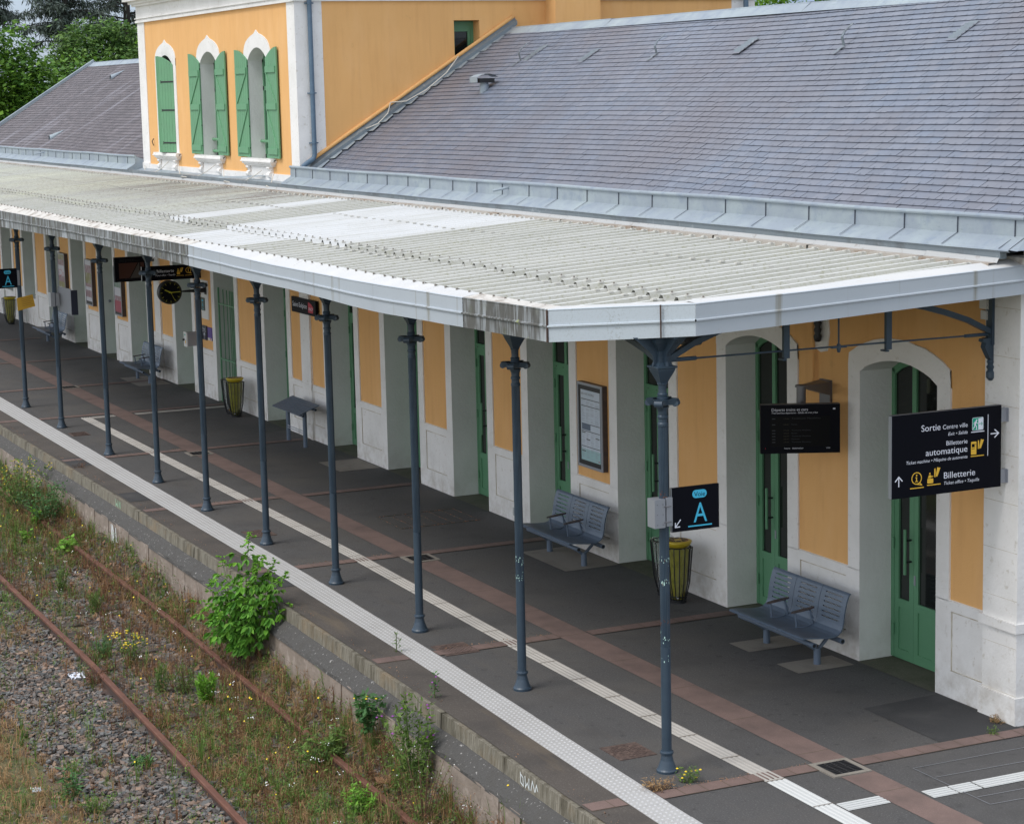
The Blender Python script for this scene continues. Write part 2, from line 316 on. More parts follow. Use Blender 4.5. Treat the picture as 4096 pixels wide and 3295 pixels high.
def text2d(s, shear=0):
    key = (s, shear)
    if key not in _tc:
        cu = bpy.data.curves.new('t', 'FONT'); cu.body = s; cu.size = 1; cu.shear = shear; cu.resolution_u = 4
        ob = bpy.data.objects.new('t', cu); COL.objects.link(ob)
        dg = bpy.context.evaluated_depsgraph_get(); me = bpy.data.meshes.new_from_object(ob.evaluated_get(dg))
        V = [(v.co.x, v.co.y) for v in me.vertices]; F = [tuple(p.vertices) for p in me.polygons]
        bpy.data.objects.remove(ob); bpy.data.curves.remove(cu); bpy.data.meshes.remove(me)
        _tc[key] = (V, F)
    return _tc[key]
CAP = .729
class Board:
    """flat lettering and shapes on a plane: o origin (top-left), r right unit, d down unit, n normal"""
    def __init__(s, mb, o, r, d, n, lift=.002): s.mb = mb; s.o = Vector(o); s.r = Vector(r); s.d = Vector(d); s.n = Vector(n); s.l = lift
    def p(s, u, v, k=0): return s.o+s.r*u+s.d*v+s.n*(s.l+k)
    def text(s, t, u, v, w, cap, mi, shear=0, right=None, k=.0009):
        V, F = text2d(t, shear); x0 = min(a for a, b in V); x1 = max(a for a, b in V)
        kx = w/(x1-x0); ky = cap/CAP
        if right is not None: u = right-w
        s.mb.add([s.p(u+(a-x0)*kx, v-b*ky, k) for a, b in V], F, mi)
    def poly(s, pts, mi, k=0): s.mb.add([s.p(u, v, k) for u, v in pts], [tuple(range(len(pts)))], mi)
    def rect(s, u0, v0, u1, v1, mi, k=0): s.poly([(u0, v0), (u0, v1), (u1, v1), (u1, v0)], mi, k)
    def line(s, pts, w, mi, k=0):
        for (a, b), (c, d) in zip(pts, pts[1:]):
            L = math.hypot(c-a, d-b); nx, ny = -(d-b)/L*w/2, (c-a)/L*w/2; ex, ey = (c-a)/L*w*.3, (d-b)/L*w*.3
            s.poly([(a+nx-ex, b+ny-ey), (a-nx-ex, b-ny-ey), (c-nx+ex, d-ny+ey), (c+nx+ex, d+ny+ey)], mi, k)
            k += .0003
    def disc(s, u, v, r, mi, k=0, n=20, ry=None): s.poly([(u+r*math.cos(2*math.pi*i/n), v-(ry or r)*math.sin(2*math.pi*i/n)) for i in range(n)], mi, k)
    def ring(s, u, v, r, w, mi, k=0, n=28):
        for i in range(n):
            a, b = 2*math.pi*i/n, 2*math.pi*(i+1)/n
            s.poly([(u+r*math.cos(a), v+r*math.sin(a)), (u+(r-w)*math.cos(a), v+(r-w)*math.sin(a)), (u+(r-w)*math.cos(b), v+(r-w)*math.sin(b)), (u+r*math.cos(b), v+r*math.sin(b))], mi, k)
    def rrect(s, u0, v0, u1, v1, r, mi, k=0):
        pts = []
        for cx, cy, a0 in ((u1-r, v0+r, 0), (u0+r, v0+r, 90), (u0+r, v1-r, 180), (u1-r, v1-r, 270)):
            for j in range(6):
                a = R(a0+j*18); pts.append((cx+r*math.cos(a), cy-r*math.sin(a)))
        s.poly(pts, mi, k)
rnd = random.Random(7); rng = np.random.default_rng(11)
XZ = lambda y0: (lambda u, v, d: (u, d, v))
# ================================================================ THE SETTING
def interp(x, T): return float(np.interp(x, [a for a, b in T], [b for a, b in T]))
EDGE = [(-70, -4.56), (-27, -4.56), (-20, -4.50), (-14, -4.52), (-8.9, -4.60), (-6, -4.66), (-4, -4.73), (6, -4.95)]
TN = [(-70, -4.10), (-30, -4.12), (-13, -4.07), (-8.5, -4.13), (-3.4, -4.30), (6, -4.55)]
TF = [(-70, -3.70), (-30, -3.72), (-13, -3.72), (-8.5, -3.81), (-5.9, -3.89), (-3.5, -3.97), (6, -4.2)]
GZ = -.96
g = MB()
g.quad((-1500, -1500, GZ-.03), (1500, -1500, GZ-.03), (1500, 1500, GZ-.03), (-1500, 1500, GZ-.03))
struct(g.build('ground', m_field))
def strip(mb, xs, fa, fb, z, mi=0, zb=None):
    """sheet between two curves; optional side drop"""
    for a, b in zip(xs, xs[1:]):
        mb.quad((a, fa(a), z), (b, fa(b), z), (b, fb(b), z), (a, fb(a), z), mi)
xs = [-70, -60, -50, -40, -34]+[x*1.0 for x in range(-30, 7)]
pl = MB()
for a, b in zip(xs, xs[1:]):
    ea, eb = interp(a, EDGE), interp(b, EDGE)
    pl.quad((a, ea+.10, 0), (b, eb+.10, 0), (b, 14, 0), (a, 14, 0), 0)
pl.quad((-70, 14, 0), (6, 14, 0), (6, 14, -1), (-70, 14, -1), 0)
pl.quad((6, -4.95, 0), (6, 14, 0), (6, 14, -1), (6, -4.95, -1), 0)
struct(pl.build('platform', m_asph))
ea_ = MB()
strip(ea_, xs, lambda x: interp(x, EDGE)+.055, lambda x: interp(x, TN)-.0, .0125)
struct(ea_.build('platform_edge_asphalt', m_asphe))
# coping stones, ledge and wall: one quay wall with separate coping blocks
qw = empty('platform_wall', (-20, -4.7, -.9), 'weathered concrete and stone retaining wall along the platform edge above the track', 'wall')
cp = MB(); x = -60.0
while x < 5.5:
    L = 1.45+rnd.uniform(-.12, .12); b = min(x+L, 6)
    ja = rnd.uniform(-.008, .008); h = rnd.uniform(-.006, .004)
    n = 3
    for k in range(n):
        xa, xb = x+(b-x-.012)*k/n, x+(b-x-.012)*(k+1)/n
        ya, yb = interp(xa, EDGE)+ja, interp(xb, EDGE)+ja
        w = rnd.uniform(.0, .004)
        cp.add([(xa, ya, -.15), (xb, yb, -.15), (xb, yb+.16, -.15), (xa, ya+.16, -.15), (xa, ya+.012, .004+h), (xb, yb+.012, .004+h), (xb, yb+.16, .008+h), (xa, ya+.16, .008+h)],
               [(0, 3, 2, 1), (4, 5, 6, 7), (0, 1, 5, 4), (1, 2, 6, 5), (2, 3, 7, 6), (3, 0, 4, 7)])
    x = b
cp.build('coping', m_cop, qw)
ld = MB(); st = MB(); N = 330
XX = [-60+i*66/N for i in range(N+1)]
pr = []
for x in XX:
    e = interp(x, EDGE); j = rnd.uniform(-.018, .018); k = rnd.uniform(-.02, .02)
    pr.append([(x, e+.03, -.14), (x, e-.02+j*.4, -.155+k*.4), (x, e-.10+j, -.20+k), (x, e-.155+j, -.27+k), (x, e-.165, -.31)])
for a, b in zip(pr, pr[1:]):
    for i in range(4): ld.quad(a[i], b[i], b[i+1], a[i+1])
ld.build('ledge', m_ledge, qw, smooth=True)
x = -60.0
while x < 5.8:
    L = rnd.uniform(.35, .75); b = min(x+L, 6); e = interp(x, EDGE); e2 = interp(b, EDGE); j = rnd.uniform(-.014, .014)
    for z1, z0, o_ in ((-.29, -.50, .0), (-.505, -.75, -.012), (-.755, -1.1, -.022)):
        j2 = j+rnd.uniform(-.008, .008)
        st.add([(x, e-.16+o_+j2, z0), (b-.008, e2-.16+o_+j2, z0), (b-.008, e2, z0), (x, e, z0), (x, e-.16+o_+j2+.006, z1), (b-.008, e2-.16+o_+j2+.006, z1), (b-.008, e2, z1), (x, e, z1)],
               [(4, 5, 6, 7), (0, 1, 5, 4), (1, 2, 6, 5), (3, 0, 4, 7)])
    x = b
st.build('stone_courses', m_stone, qw)
# graffiti on the coping face and the stones
gf = MB()
def spray(x0, z0, y, strokes, s, w, mi):
    B = Board(gf, (x0, y, z0), (1, 0, 0), (0, 0, -1), (0, -1, 0), .003)
    for st_ in strokes: B.line([(a*s, b*s) for a, b in st_], w, mi)
e = lambda x: interp(x, EDGE)
spray(-4.72, -.015, e(-4.72)-.002, [[(0, 0), (.05, .8), (.5, .95), (.45, .3), (.05, .1)], [(.8, .1), (.85, .95), (1.2, .5), (1.5, .95), (1.5, .1)], [(1.8, .9), (2.1, .1), (2.5, .9), (2.8, .2), (3.1, .9)]], .12, .014, 0)
spray(-19.7, -.01, e(-19.7)-.002, [[(0, .1), (.1, .9), (.5, .5), (.9, .9), (1, .1)], [(1.4, .9), (1.6, .1), (2.0, .9), (2.2, .1)]], .13, .016, 1)
spray(-19.3, -.33, e(-19.6)-.19, [[(0, 0), (.1, 1.4), (.6, 1.5), (.9, .6), (.5, 0), (.3, .8), (.6, 1.2)], [(1.6, .1), (1.6, 1.4), (2.0, 1.4)]], .16, .035, 0)
spray(-12.0, -.03, e(-12)-.004, [[(0, .2), (.2, 1), (.5, .3), (.9, 1)], [(1.3, 0), (1.3, 1)]], .12, .016, 0)
gf.build('graffiti', [m_graf, m_grafg], qw)

# tactile warning strip with studs
tm = MB(); xx = [-60+.405*i for i in range(163)]
for i, (a, b) in enumerate(zip(xx, xx[1:])):
    j = rnd.uniform(-.003, .003)
    tm.add([(a, interp(a, TN)+j, .008), (b-.004, interp(b, TN)+j, .008), (b-.004, interp(b, TF)+j, .008), (a, interp(a, TF)+j, .008),
            (a, interp(a, TN)+j, .0), (b-.004, interp(b, TN)+j, .0), (b-.004, interp(b, TF)+j, .0), (a, interp(a, TF)+j, .0)],
           [(0, 1, 2, 3), (0, 4, 5, 1), (2, 6, 7, 3), (1, 5, 6, 2), (3, 7, 4, 0)], 0)
struct(tm.build('tactile_paving', m_tact))
V = []; F = []; n = 0
for i, x in enumerate(np.arange(-45, 5.0, .0675)):
    a, b = interp(x, TN)+.03, interp(x, TF)-.03
    for k in range(6):
        y = a+(b-a)*(k+.5*(i % 2)*0)/5
        c = [(x+math.cos(t*math.pi/3)*r, y+math.sin(t*math.pi/3)*r, z) for r, z in ((.015, .0082), (.010, .0135)) for t in range(6)]
        V += c; F += [(n+t, n+(t+1) % 6, n+6+(t+1) % 6, n+6+t) for t in range(6)]+[(n+6, n+7, n+8, n+9), (n+9, n+10, n+11, n+6)]; n += 12
struct(npmesh('tactile_studs', V, F, m_dot))
# ribbed guide strip
GL = [(-28.1, -2.89), (-14, -2.80), (-9, -2.885), (-5.5, -2.90), (-3.3, -2.86), (3, -2.90)]
gs = MB()
xs2 = [-28.1+i*.75 for i in range(41)]
for i, (a, b) in enumerate(zip(xs2, xs2[1:])):
    w = .10; mi = 0 if a < -3.4 else 2
    ya, yb = interp(a, GL), interp(b, GL); b -= .004
    gs.quad((a, ya-w, .006), (b, yb-w, .006), (b, yb+w, .006), (a, ya+w, .006), mi)
    for k in range(4):
        o = -.085+k*.050
        gs.add([(a, ya+o, .006), (b, yb+o, .006), (b, yb+o+.026, .006), (a, ya+o+.026, .006), (a, ya+o+.004, .0125), (b, yb+o+.004, .0125), (b, yb+o+.022, .0125), (a, ya+o+.022, .0125)],
               [(4, 5, 6, 7), (0, 1, 5, 4), (2, 3, 7, 6)], mi)
    if i: gs.quad((a-.008, ya-w-.002, .0128), (a+.004, ya-w-.002, .0128), (a+.004, ya+w+.002, .0128), (a-.008, ya+w+.002, .0128), 1)
def cross(x0, x1, y0, y1, mi):
    """a ribbed strip that runs across the platform"""
    gs.quad((x0, y0, .0062), (x1, y0, .0062), (x1, y1, .0062), (x0, y1, .0062), mi)
    for k in range(4):
        a = x0+(x1-x0)*(k+.2)/4; b = x0+(x1-x0)*(k+.8)/4
        gs.box(a, b, y0+.003, y1-.003, .0063, .0125, mi)
cross(-28.12, -27.92, -2.78, -2.34, 0); cross(-28.12, -27.92, -1.93, -.12, 0)
cross(-2.58, -2.39, -2.75, -2.32, 2); cross(-2.50, -2.31, -1.93, -1.67, 2); cross(-2.50, -2.31, -1.655, -1.42, 2); cross(-2.50, -2.31, -1.40, -.1, 2)
struct(gs.build('guide_strip', [m_guide, m_joint, m_guidew]))
# pink paver channel and cross bands
bp = MB(); BL, BH = -2.31, -1.96
x = -60.0
while x < 5:
    b = x+1.22
    bp.quad((x, BL, .004), (b-.012, BL, .004), (b-.012, (BL+BH)/2, .0005), (x, (BL+BH)/2, .0005), 0)
    bp.quad((x, (BL+BH)/2, .0005), (b-.012, (BL+BH)/2, .0005), (b-.012, BH, .004), (x, BH, .004), 0)
    bp.quad((b-.012, BL, .002), (b, BL, .002), (b, BH, .002), (b-.012, BH, .002), 1)
    x = b
BX = [-42.5, -37.6, -32.7, -28.35, -23.35, -18.3, -13.55, -8.73, -3.44]
for i, x in enumerate(BX):
    e0 = interp(x, TF)
    for ya, yb, dx, dz in ((BH+.01, -.02, .0, 0), (e0+.01, BL-.01, -.06, 0), (interp(x, EDGE)+.08, interp(x, TN)-.01, -.05, .009)):
        if x < -40 and yb > -1: yb = -.5
        y = ya
        bp.quad((x-.10+dx, ya, .0065+dz), (x+.10+dx, ya, .0065+dz), (x+.10+dx, yb, .0065+dz), (x-.10+dx, yb, .0065+dz), 1)
        while y < yb-.03:
            y2 = min(y+.225, yb); j = rnd.uniform(-.004, .004)
            bp.quad((x-.095+dx+j, y, .009+dz), (x+.095+dx+j, y, .009+dz), (x+.095+dx+j, y2-.010, .009+dz), (x-.095+dx+j, y2-.010, .009+dz), 0); y = y2
struct(bp.build('pink_pavers', [m_brick, m_joint]))
# patches, pads, thresholds
pt = MB()
for p in ([(-4.80, -.95), (-3.55, -.95), (-3.52, -.03), (-4.85, -.03)],):
    pt.poly = None
    pt.add([(a, b, .004) for a, b in p], [(0, 1, 2, 3)])
for x0, x1 in ((-23.62, -22.72), (-19.92, -19.15), (-13.4, -12.6)):
    pt.quad((x0, interp(x0, EDGE)+.08, .0165), (x1, interp(x1, EDGE)+.08, .0165), (x1, interp(x1, TN)-.005, .0165), (x0, interp(x0, TN)-.005, .0165))
pt.quad((-1.9, -1.3, .004), (2, -1.3, .004), (2, -.4, .004), (-1.9, -.4, .004))
struct(pt.build('asphalt_patch', m_asphd))
th = MB()
for a, b in ((-6.26, -4.93), (-8.97, -7.66), (-11.68, -10.33), (-14.32, -13.03), (-16.98, -15.71), (-19.66, -18.28), (-22.34, -21.05), (-25.74, -24.46), (-28.84, -27.54), (-31.71, -30.45), (-35.36, -33.94), (-38.06, -36.76), (-40.83, -39.54), (-43.55, -42.28)):
    th.quad((a+.003, -.03, .005), (b-.003, -.03, .005), (b-.003, .46, .005), (a+.003, .46, .005))
struct(th.build('threshold', MAT('mossy_threshold', (.10, .098, .07), .9, layers=[((.05, .06, .03), 'n', 3, .45, .7, .8), ((.16, .14, .11), 'n', 60, .5, .7, .7)])))
pd = MB()
for a, b, c, d in ((-7.57, -7.14, -.82, -.13), (-6.59, -6.16, -.82, -.13), (-12.95, -11.62, -.80, -.02), (-20.95, -19.92, -.74, -.03), (-33.5, -31.9, -.8, -.1)):
    pd.quad((a, c, .0045), (b, c, .0045), (b, d, .0045), (a, d, .0045))
struct(pd.build('concrete_pad', m_conc))
# thin cut lines round the sealed trench cover
cl = MB()
for p in ([(-3.05, -1.62), (-3.05, -.38)], [(-3.05, -.38), (-1.9, -.38)], [(-1.95, -1.62), (-1.9, -.38)], [(-3.05, -1.62), (-1.95, -1.62)], [(-2.75, -1.6), (-2.72, -.4)], [(-2.15, -1.6), (-2.12, -.4)]):
    (a, b), (c, d) = p; L = math.hypot(c-a, d-b); nx, ny = -(d-b)/L*.0035, (c-a)/L*.0035
    cl.quad((a+nx, b+ny, .0075), (a-nx, b-ny, .0075), (c-nx, d-ny, .0075), (c+nx, d+ny, .0075))
struct(cl.build('joint_line', m_alu))

def grate(x, y, label, w=.32, d=.30):
    t = empty('drain_cover', (x, y, 0), label, 'drain cover', 'drain grates in the pink paver channel')
    f = MB(); o = .05
    for a, b, c, e_ in ((-w/2-o, w/2+o, -d/2-o, -d/2), (-w/2-o, w/2+o, d/2, d/2+o), (-w/2-o, -w/2, -d/2, d/2), (w/2, w/2+o, -d/2, d/2)):
        f.box(a, b, c, e_, .0, .014)
    f.build('surround', m_conc, t, local=True)
    f = MB(); f.box(-w/2, w/2, -d/2, d/2, .001, .004, 1)
    for i in range(9):
        a = -w/2+.004+i*(w-.008)/8
        f.box(a-.005, a+.005, -d/2, d/2, .004, .013, 0)
    for i in range(5):
        a = -d/2+.006+i*(d-.012)/4
        f.box(-w/2, w/2, a-.007, a+.007, .004, .0145, 0)
    f.build('grating', [m_grate, m_black], t, local=True)
grate(-3.37, -2.18, 'dark square drain grate with pale surround at the near end, right of the corner column')
grate(-13.27, -2.11, 'dark drain grate half hidden behind the third column from the right')
grate(-22.9, -2.2, 'small dark drain grate in the pink channel out from the sloping lean rest')
grate(-32.6, -2.14, 'smallest and farthest dark drain grate in the pink channel at the left')
def manhole(x, y, w, d, label, rnd_=True):
    t = empty('manhole_cover', (x, y, 0), label, 'manhole cover', 'rusty covers beside the tactile strip')
    f = MB(); f.box(-w/2, w/2, -d/2, d/2, .0, .007)
    f.build('frame', m_cast, t, local=True)
    f = MB()
    if rnd_:
        f.lathe([(d*.47, .007), (d*.47, .0105), (d*.44, .0105), (d*.44, .008), (.001, .008)], n=28)
        k = 0
        for i in range(-7, 8):
            for j in range(-7, 8):
                a, b = i*.03, j*.03
                if math.hypot(a, b) < d*.42:
                    if (i+j) % 2: f.box(a-.011, a+.011, b-.004, b+.004, .008, .0115)
                    else: f.box(a-.004, a+.004, b-.011, b+.011, .008, .0115)
    else:
        for i in range(14):
            a = -w/2+.02+i*(w-.04)/13; f.box(a-.006, a+.006, -d/2+.03, d/2-.03, .007, .012)
    f.build('lid', m_cast, t, local=True)
manhole(-4.73, -3.60, .42, .38, 'rusty round-in-square manhole cover left of the corner column base')
manhole(-8.86, -3.54, .46, .40, 'rusty manhole cover beside the white studded strip, with dry weeds along its paver band')
manhole(-15.95, -3.44, .46, .38, 'rusty manhole cover just behind the top of the leafy bush')
manhole(-26.2, -3.48, .40, .33, 'slotted rusty cover touching the studded strip between the two leftmost column bases', False)
# long sealed floor grating near the door
fg = MB()
for i in range(7):
    y = -1.6+i*.2; fg.box(-16.15, -15.2, y, y+.014, .0, .007)
for i in range(2): fg.box(-16.15+i*.95, -16.13+i*.95, -1.6, -.38, 0, .0072)
tag(fg.build('floor_hatch', m_glow), 'faint rusty framed hatch let into the asphalt before the fourth doorway', 'floor hatch')

# ---------------------------------------------------------------- railway track
RF = [(-60, -5.03), (-15, -5.03), (-11, -5.11), (-8.5, -5.18), (-5, -5.27), (3, -5.5)]
RN = [(-60, -6.54), (-13.4, -6.52), (-11, -6.58), (-6.7, -6.68), (-3, -6.78), (3, -7.0)]
tr = empty('railway_track', (-15, -5.8, -.95), 'rusty unused railway track overgrown with weeds beside the platform', 'railway track')
def rail(T, lab):
    xs3 = [-60, -45, -30]+[-25+i for i in range(29)]
    prof = [(-.065, -.16), (.065, -.16), (.065, -.148), (.012, -.135), (.010, -.045), (.034, -.036), (.034, -.006), (.026, 0), (-.026, 0), (-.034, -.006), (-.034, -.036), (-.010, -.045), (-.012, -.135), (-.065, -.148)]
    f = MB(); n = len(prof); vs = []
    for x in xs3:
        y = interp(x, T); vs += [(x, y+a, -.8+b) for a, b in prof]
    for mi, ids in ((0, (5, 6, 7, 8, 9)), (1, (0, 1, 2, 3, 4, 10, 11, 12, 13))):
        fs = [(i*n+k, (i+1)*n+k, (i+1)*n+(k+1) % n, i*n+(k+1) % n) for i in range(len(xs3)-1) for k in ids]
        f.add(vs, fs, mi)
    o = f.build('rail', [m_rail, m_rails], tr); o['label'] = lab
rail(RF, 'rusty rail nearer the platform wall'); rail(RN, 'rusty rail farther from the platform')
x = -34.0
while x < 1:
    f = MB(); j = rnd.uniform(-.03, .03); a = interp(x, RF)+.42; b = interp(x, RN)-.42; z = -.965+rnd.uniform(-.004, .006)
    f.box(x-.12, x+.12, b+j, a+j, z-.1, z+.004)
    for yy in (interp(x, RF), interp(x, RN)):
        f.box(x-.08, x+.08, yy-.14, yy+.14, z+.012, z+.022, 1)
        for s_ in (-1, 1): f.box(x-.03, x+.03, yy+s_*.095-.02, yy+s_*.095+.02, z+.022, z+.05, 1)
    f.build('sleeper', [m_sleep, m_rails], tr); x += .62

# gentle earth over the sleepers: uneven soil sheet
nx, ny = 250, 76
gx = np.linspace(-36, 4, nx); gy = np.linspace(-13.5, -4.62, ny)
A, B = np.meshgrid(gx, gy, indexing='ij')
def soilz(x, y):
    x = np.asarray(x, float); y = np.asarray(y, float)
    z = GZ+.012*np.sin(x*2.1+y*3)+.012*np.sin(x*5.3-y*4.1)+.01*np.sin(y*9+x)
    z = z+(.36+.06*np.sin(x*1.3)+.05*np.sin(x*3.7)+.05*np.clip((x+9)/3, 0, 1))*np.clip((y+4.985+.12*np.clip((x+10.5)/2, 0, 1))/(.24+.12*np.clip((x+10.5)/2, 0, 1)), 0, 1)**.9+np.clip((-7.6-y)/1.2, 0, 1)*-.05
    inside = (y > -6.45) & (y < -5.1); z = np.where(inside, z-.012, z)
    return z-.01
Zs = soilz(A, B)
V = np.stack([A, B, Zs], -1).reshape(-1, 3)
I = np.arange(nx*ny).reshape(nx, ny)
F = np.stack([I[:-1, :-1], I[1:, :-1], I[1:, 1:], I[:-1, 1:]], -1).reshape(-1, 4)
struct(npmesh('trackbed', V, F, m_soil, smooth=True))
# ballast stones
def dens(x, y):
    if y > -5.1: return .22
    if y > -6.5: return .95 if x < -11.3 else .40
    if y > -7.72+.12*math.sin(x*1.7): return 1
    return max(.04, .6-2.6*(-7.72-y))
P = []
NS = 66000
cx = rng.uniform(-1, 1, (NS*3, 2))
for a, b in cx:
    if len(P) >= NS: break
    x = -2.0-(a*.5+.5)**1.2*26; y = -10.6+(b*.5+.5)*5.9
    if rng.random() < dens(x, y): P.append((x, y))
P = np.array(P); n = len(P)
base = np.array([(-1, -1, -1), (1, -1, -1), (1, 1, -1), (-1, 1, -1), (-1, -1, 1), (1, -1, 1), (1, 1, 1), (-1, 1, 1)], float)
vs = base[None]*(1+rng.uniform(-.45, .25, (n, 8, 3)))
sz = rng.uniform(.013, .031, (n, 1, 1))*np.where(rng.random((n, 1, 1)) < .06, 1.5, 1)
vs = vs*sz*np.stack([rng.uniform(.8, 1.35, n), rng.uniform(.6, 1, n), rng.uniform(.3, .65, n)], -1)[:, None]
def rots(n, tilt):
    a = rng.uniform(0, 2*np.pi, n); t = rng.normal(0, tilt, n); p = rng.uniform(0, 2*np.pi, n)
    ca, sa = np.cos(a), np.sin(a); Rz = np.zeros((n, 3, 3)); Rz[:, 0, 0] = ca; Rz[:, 0, 1] = -sa; Rz[:, 1, 0] = sa; Rz[:, 1, 1] = ca; Rz[:, 2, 2] = 1
    k = np.stack([np.cos(p), np.sin(p), np.zeros(n)], -1); K = np.zeros((n, 3, 3))
    K[:, 0, 2] = k[:, 1]; K[:, 2, 0] = -k[:, 1]; K[:, 1, 2] = -k[:, 0]; K[:, 2, 1] = k[:, 0]
    Rt = np.eye(3)[None]+np.sin(t)[:, None, None]*K+(1-np.cos(t))[:, None, None]*(K@K)
    return Rt@Rz
Rm = rots(n, .5)
vs = np.einsum('nij,nkj->nki', Rm, vs)
zc = soilz(P[:, 0], P[:, 1])+np.where((P[:, 1] < -6.5) & (P[:, 1] > -7.9), rng.uniform(0, .05, n), rng.uniform(-.004, .014, n))
vs += np.stack([P[:, 0], P[:, 1], zc], -1)[:, None]
tri = np.array([(0, 2, 1), (0, 3, 2), (4, 5, 6), (4, 6, 7), (0, 1, 5), (0, 5, 4), (1, 2, 6), (1, 6, 5), (2, 3, 7), (2, 7, 6), (3, 0, 4), (3, 4, 7)])
F = (np.arange(n)[:, None, None]*8+tri[None]).reshape(-1, 3)
tag(npmesh('ballast', vs.reshape(-1, 3), F, m_stonep), 'grey and brown crushed stone ballast around the rusty rails', 'ballast', kind='stuff')
# ================================================================ STATION BUILDING
BL0 = (-28.5, 0, 0)
bd = empty('station_building', BL0, 'orange and white rendered station building with green doors, slate roofs and a taller middle block', 'station building')
OPEN = [(-6.26, -4.93, 'd'), (-8.97, -7.66, 'd'), (-11.68, -10.33, 'd'), (-14.32, -13.03, 'd'), (-16.98, -15.71, 'd'), (-19.66, -18.28, 'l'), (-22.34, -21.05, 'd'), (-25.74, -24.46, 'd'),
        (-28.84, -27.54, 'd'), (-31.71, -30.45, 'd'), (-35.36, -33.94, 'd'), (-38.06, -36.76, 'd'), (-40.83, -39.54, 'd'), (-43.55, -42.28, 'd'), (-46.44, -45.10, 'w'), (-49.2, -47.92, 'w'), (-52.2, -50.9, 'w')]
ENDX, WX = -3.63, -53.6
DEP = .42
ZS, ZA, ZT = 3.10, 3.27, 4.40      # spring, apex, wall top
def arc(x0, x1, zs, za, n=12):
    return [(x0+(x1-x0)*i/n, zs+(za-zs)*math.sin(math.pi*i/n)**.72) for i in range(n+1)]
def arch_cap(mb, x0, x1, inner, outer, y0, y1, mi=0):
    for i in range(len(inner)-1):
        a, b, c, d = inner[i], inner[i+1], outer[i+1], outer[i]
        mb.add([(a[0], y0, a[1]), (b[0], y0, b[1]), (c[0], y0, c[1]), (d[0], y0, d[1]), (a[0], y1, a[1]), (b[0], y1, b[1]), (c[0], y1, c[1]), (d[0], y1, d[1])],
               [(0, 1, 2, 3), (4, 7, 6, 5), (0, 4, 5, 1), (2, 6, 7, 3)]+([(0, 3, 7, 4)] if i == 0 else [])+([(1, 5, 6, 2)] if i == len(inner)-2 else []), mi)
wo = MB(); ww = MB()
REV = {}
def ww_cr(*a): ww.box(*a, 1)
for x0, x1, k in OPEN:
    wr = REV[x0] = MB()
    inner = arc(x0, x1, ZS, ZA); n = len(inner)-1
    outer = [(x0-.20+(x1-x0+.40)*i/n, 3.27+.23*math.sin(math.pi*i/n)**.8) for i in range(n+1)]
    # white arch band, slightly uneven outer edge; soffit
    out2 = [(a+(rnd.uniform(-.012, .012) if 0 < q < n else 0), b+rnd.uniform(-.008, .008)) for q, (a, b) in enumerate(outer)]
    arch_cap(ww, x0, x1, inner, out2, 0, .02)
    arch_cap(wr, x0, x1, inner, [(a, 3.6) for a, b in inner], .0202, DEP)
    # white shoulders between jamb strips and band
    ww.add([(x0-.215, 0, ZS), (x0, 0, ZS), (out2[0][0]+.0, 0, out2[0][1]), (x0-.215, 0, ZS+.06)], [(0, 1, 2, 3)])
    ww.add([(x1, 0, ZS), (x1+.215, 0, ZS), (x1+.215, 0, ZS+.06), (out2[-1][0], 0, out2[-1][1])], [(0, 1, 2, 3)])
    top = [(a, ZT) for a, b in outer]
    arch_cap(wo, x0, x1, out2, top, .02, .30)
edges = sorted([(a, b) for a, b, _ in OPEN])
piers = []
xs_ = [WX]+[v for e_ in edges for v in e_]+[ENDX]
for i in range(0, len(xs_), 2): piers.append((xs_[i], xs_[i+1]))
def dado(x0, x1, p0, p1):
    ww.box(x0, x1, 0, .2, 0, .28); ww.box(x0, x1, 0, .2, .885, .985)
    ww.box(x0, p0, 0, .2, .28, .885); ww.box(p1, x1, 0, .2, .28, .885); ww.box(p0, p1, .012, .2, .28, .885)
    ww.add([(x0, 0, .985), (x1, 0, .985), (x1, .03, 1.0), (x0, .03, 1.0)], [(0, 1, 2, 3)])
    ww_cr(p0, p1, .006, .0125, .872, .886); ww_cr(p0, p0+.010, .006, .0125, .28, .885)
    ww_cr(p0, p1, .0, .0135, .278, .286)
for x0, x1 in piers:
    wide = [(-24.46, -22.34, -23.66, -23.18), (-33.94, -31.71, -33.21, -32.77)]
    j = lambda: rnd.uniform(-.008, .008)
    if x1 == ENDX:
        ps = [(x0+.215, -4.14)]; dado(x0, -4.14, x0+.25, -4.17)
        ww.box(-4.14, ENDX+.004, -.03, .2, 0, ZT)                       # corner quoin strip
        for k in range(9):
            zz = .28+k*.46
            if zz < 4.2: ww_cr(-4.14, ENDX, -.0305, -.028, zz, zz+.004)
        ww.box(-4.17, ENDX+.025, -.055, .2, .0, .27); ww.box(-4.17, ENDX+.03, -.06, .2, .90, .99)
        ww.box(x0, x0+.215, 0, .1, .98, ZS); wo.box(x0+.2, -4.0, .02, .3, .98, ZT)
        continue
    w_ = [t for t in wide if abs(t[0]-x0) < .1]
    if w_:
        _, _, pa, pb = w_[0]; dado(x0, pa, x0+.25, pa-.03); dado(pb, x1, pb+.03, x1-.25)
        ww.box(pa, pb, -.02, .2, 0, ZT); ww.box(pa-.02, pb+.02, -.035, .2, 0, .27); ww.box(pa-.02, pb+.02, -.035, .2, .90, .99)
    else: dado(x0, x1, x0+.25, x1-.25)
    ww.box(x0, x0+.21+j(), 0, .1, .98, ZS); ww.box(x1-.21+j(), x1, 0, .1, .98, ZS)
    wo.box(x0+.2, x1-.2, .02, .3, .98, ZT)
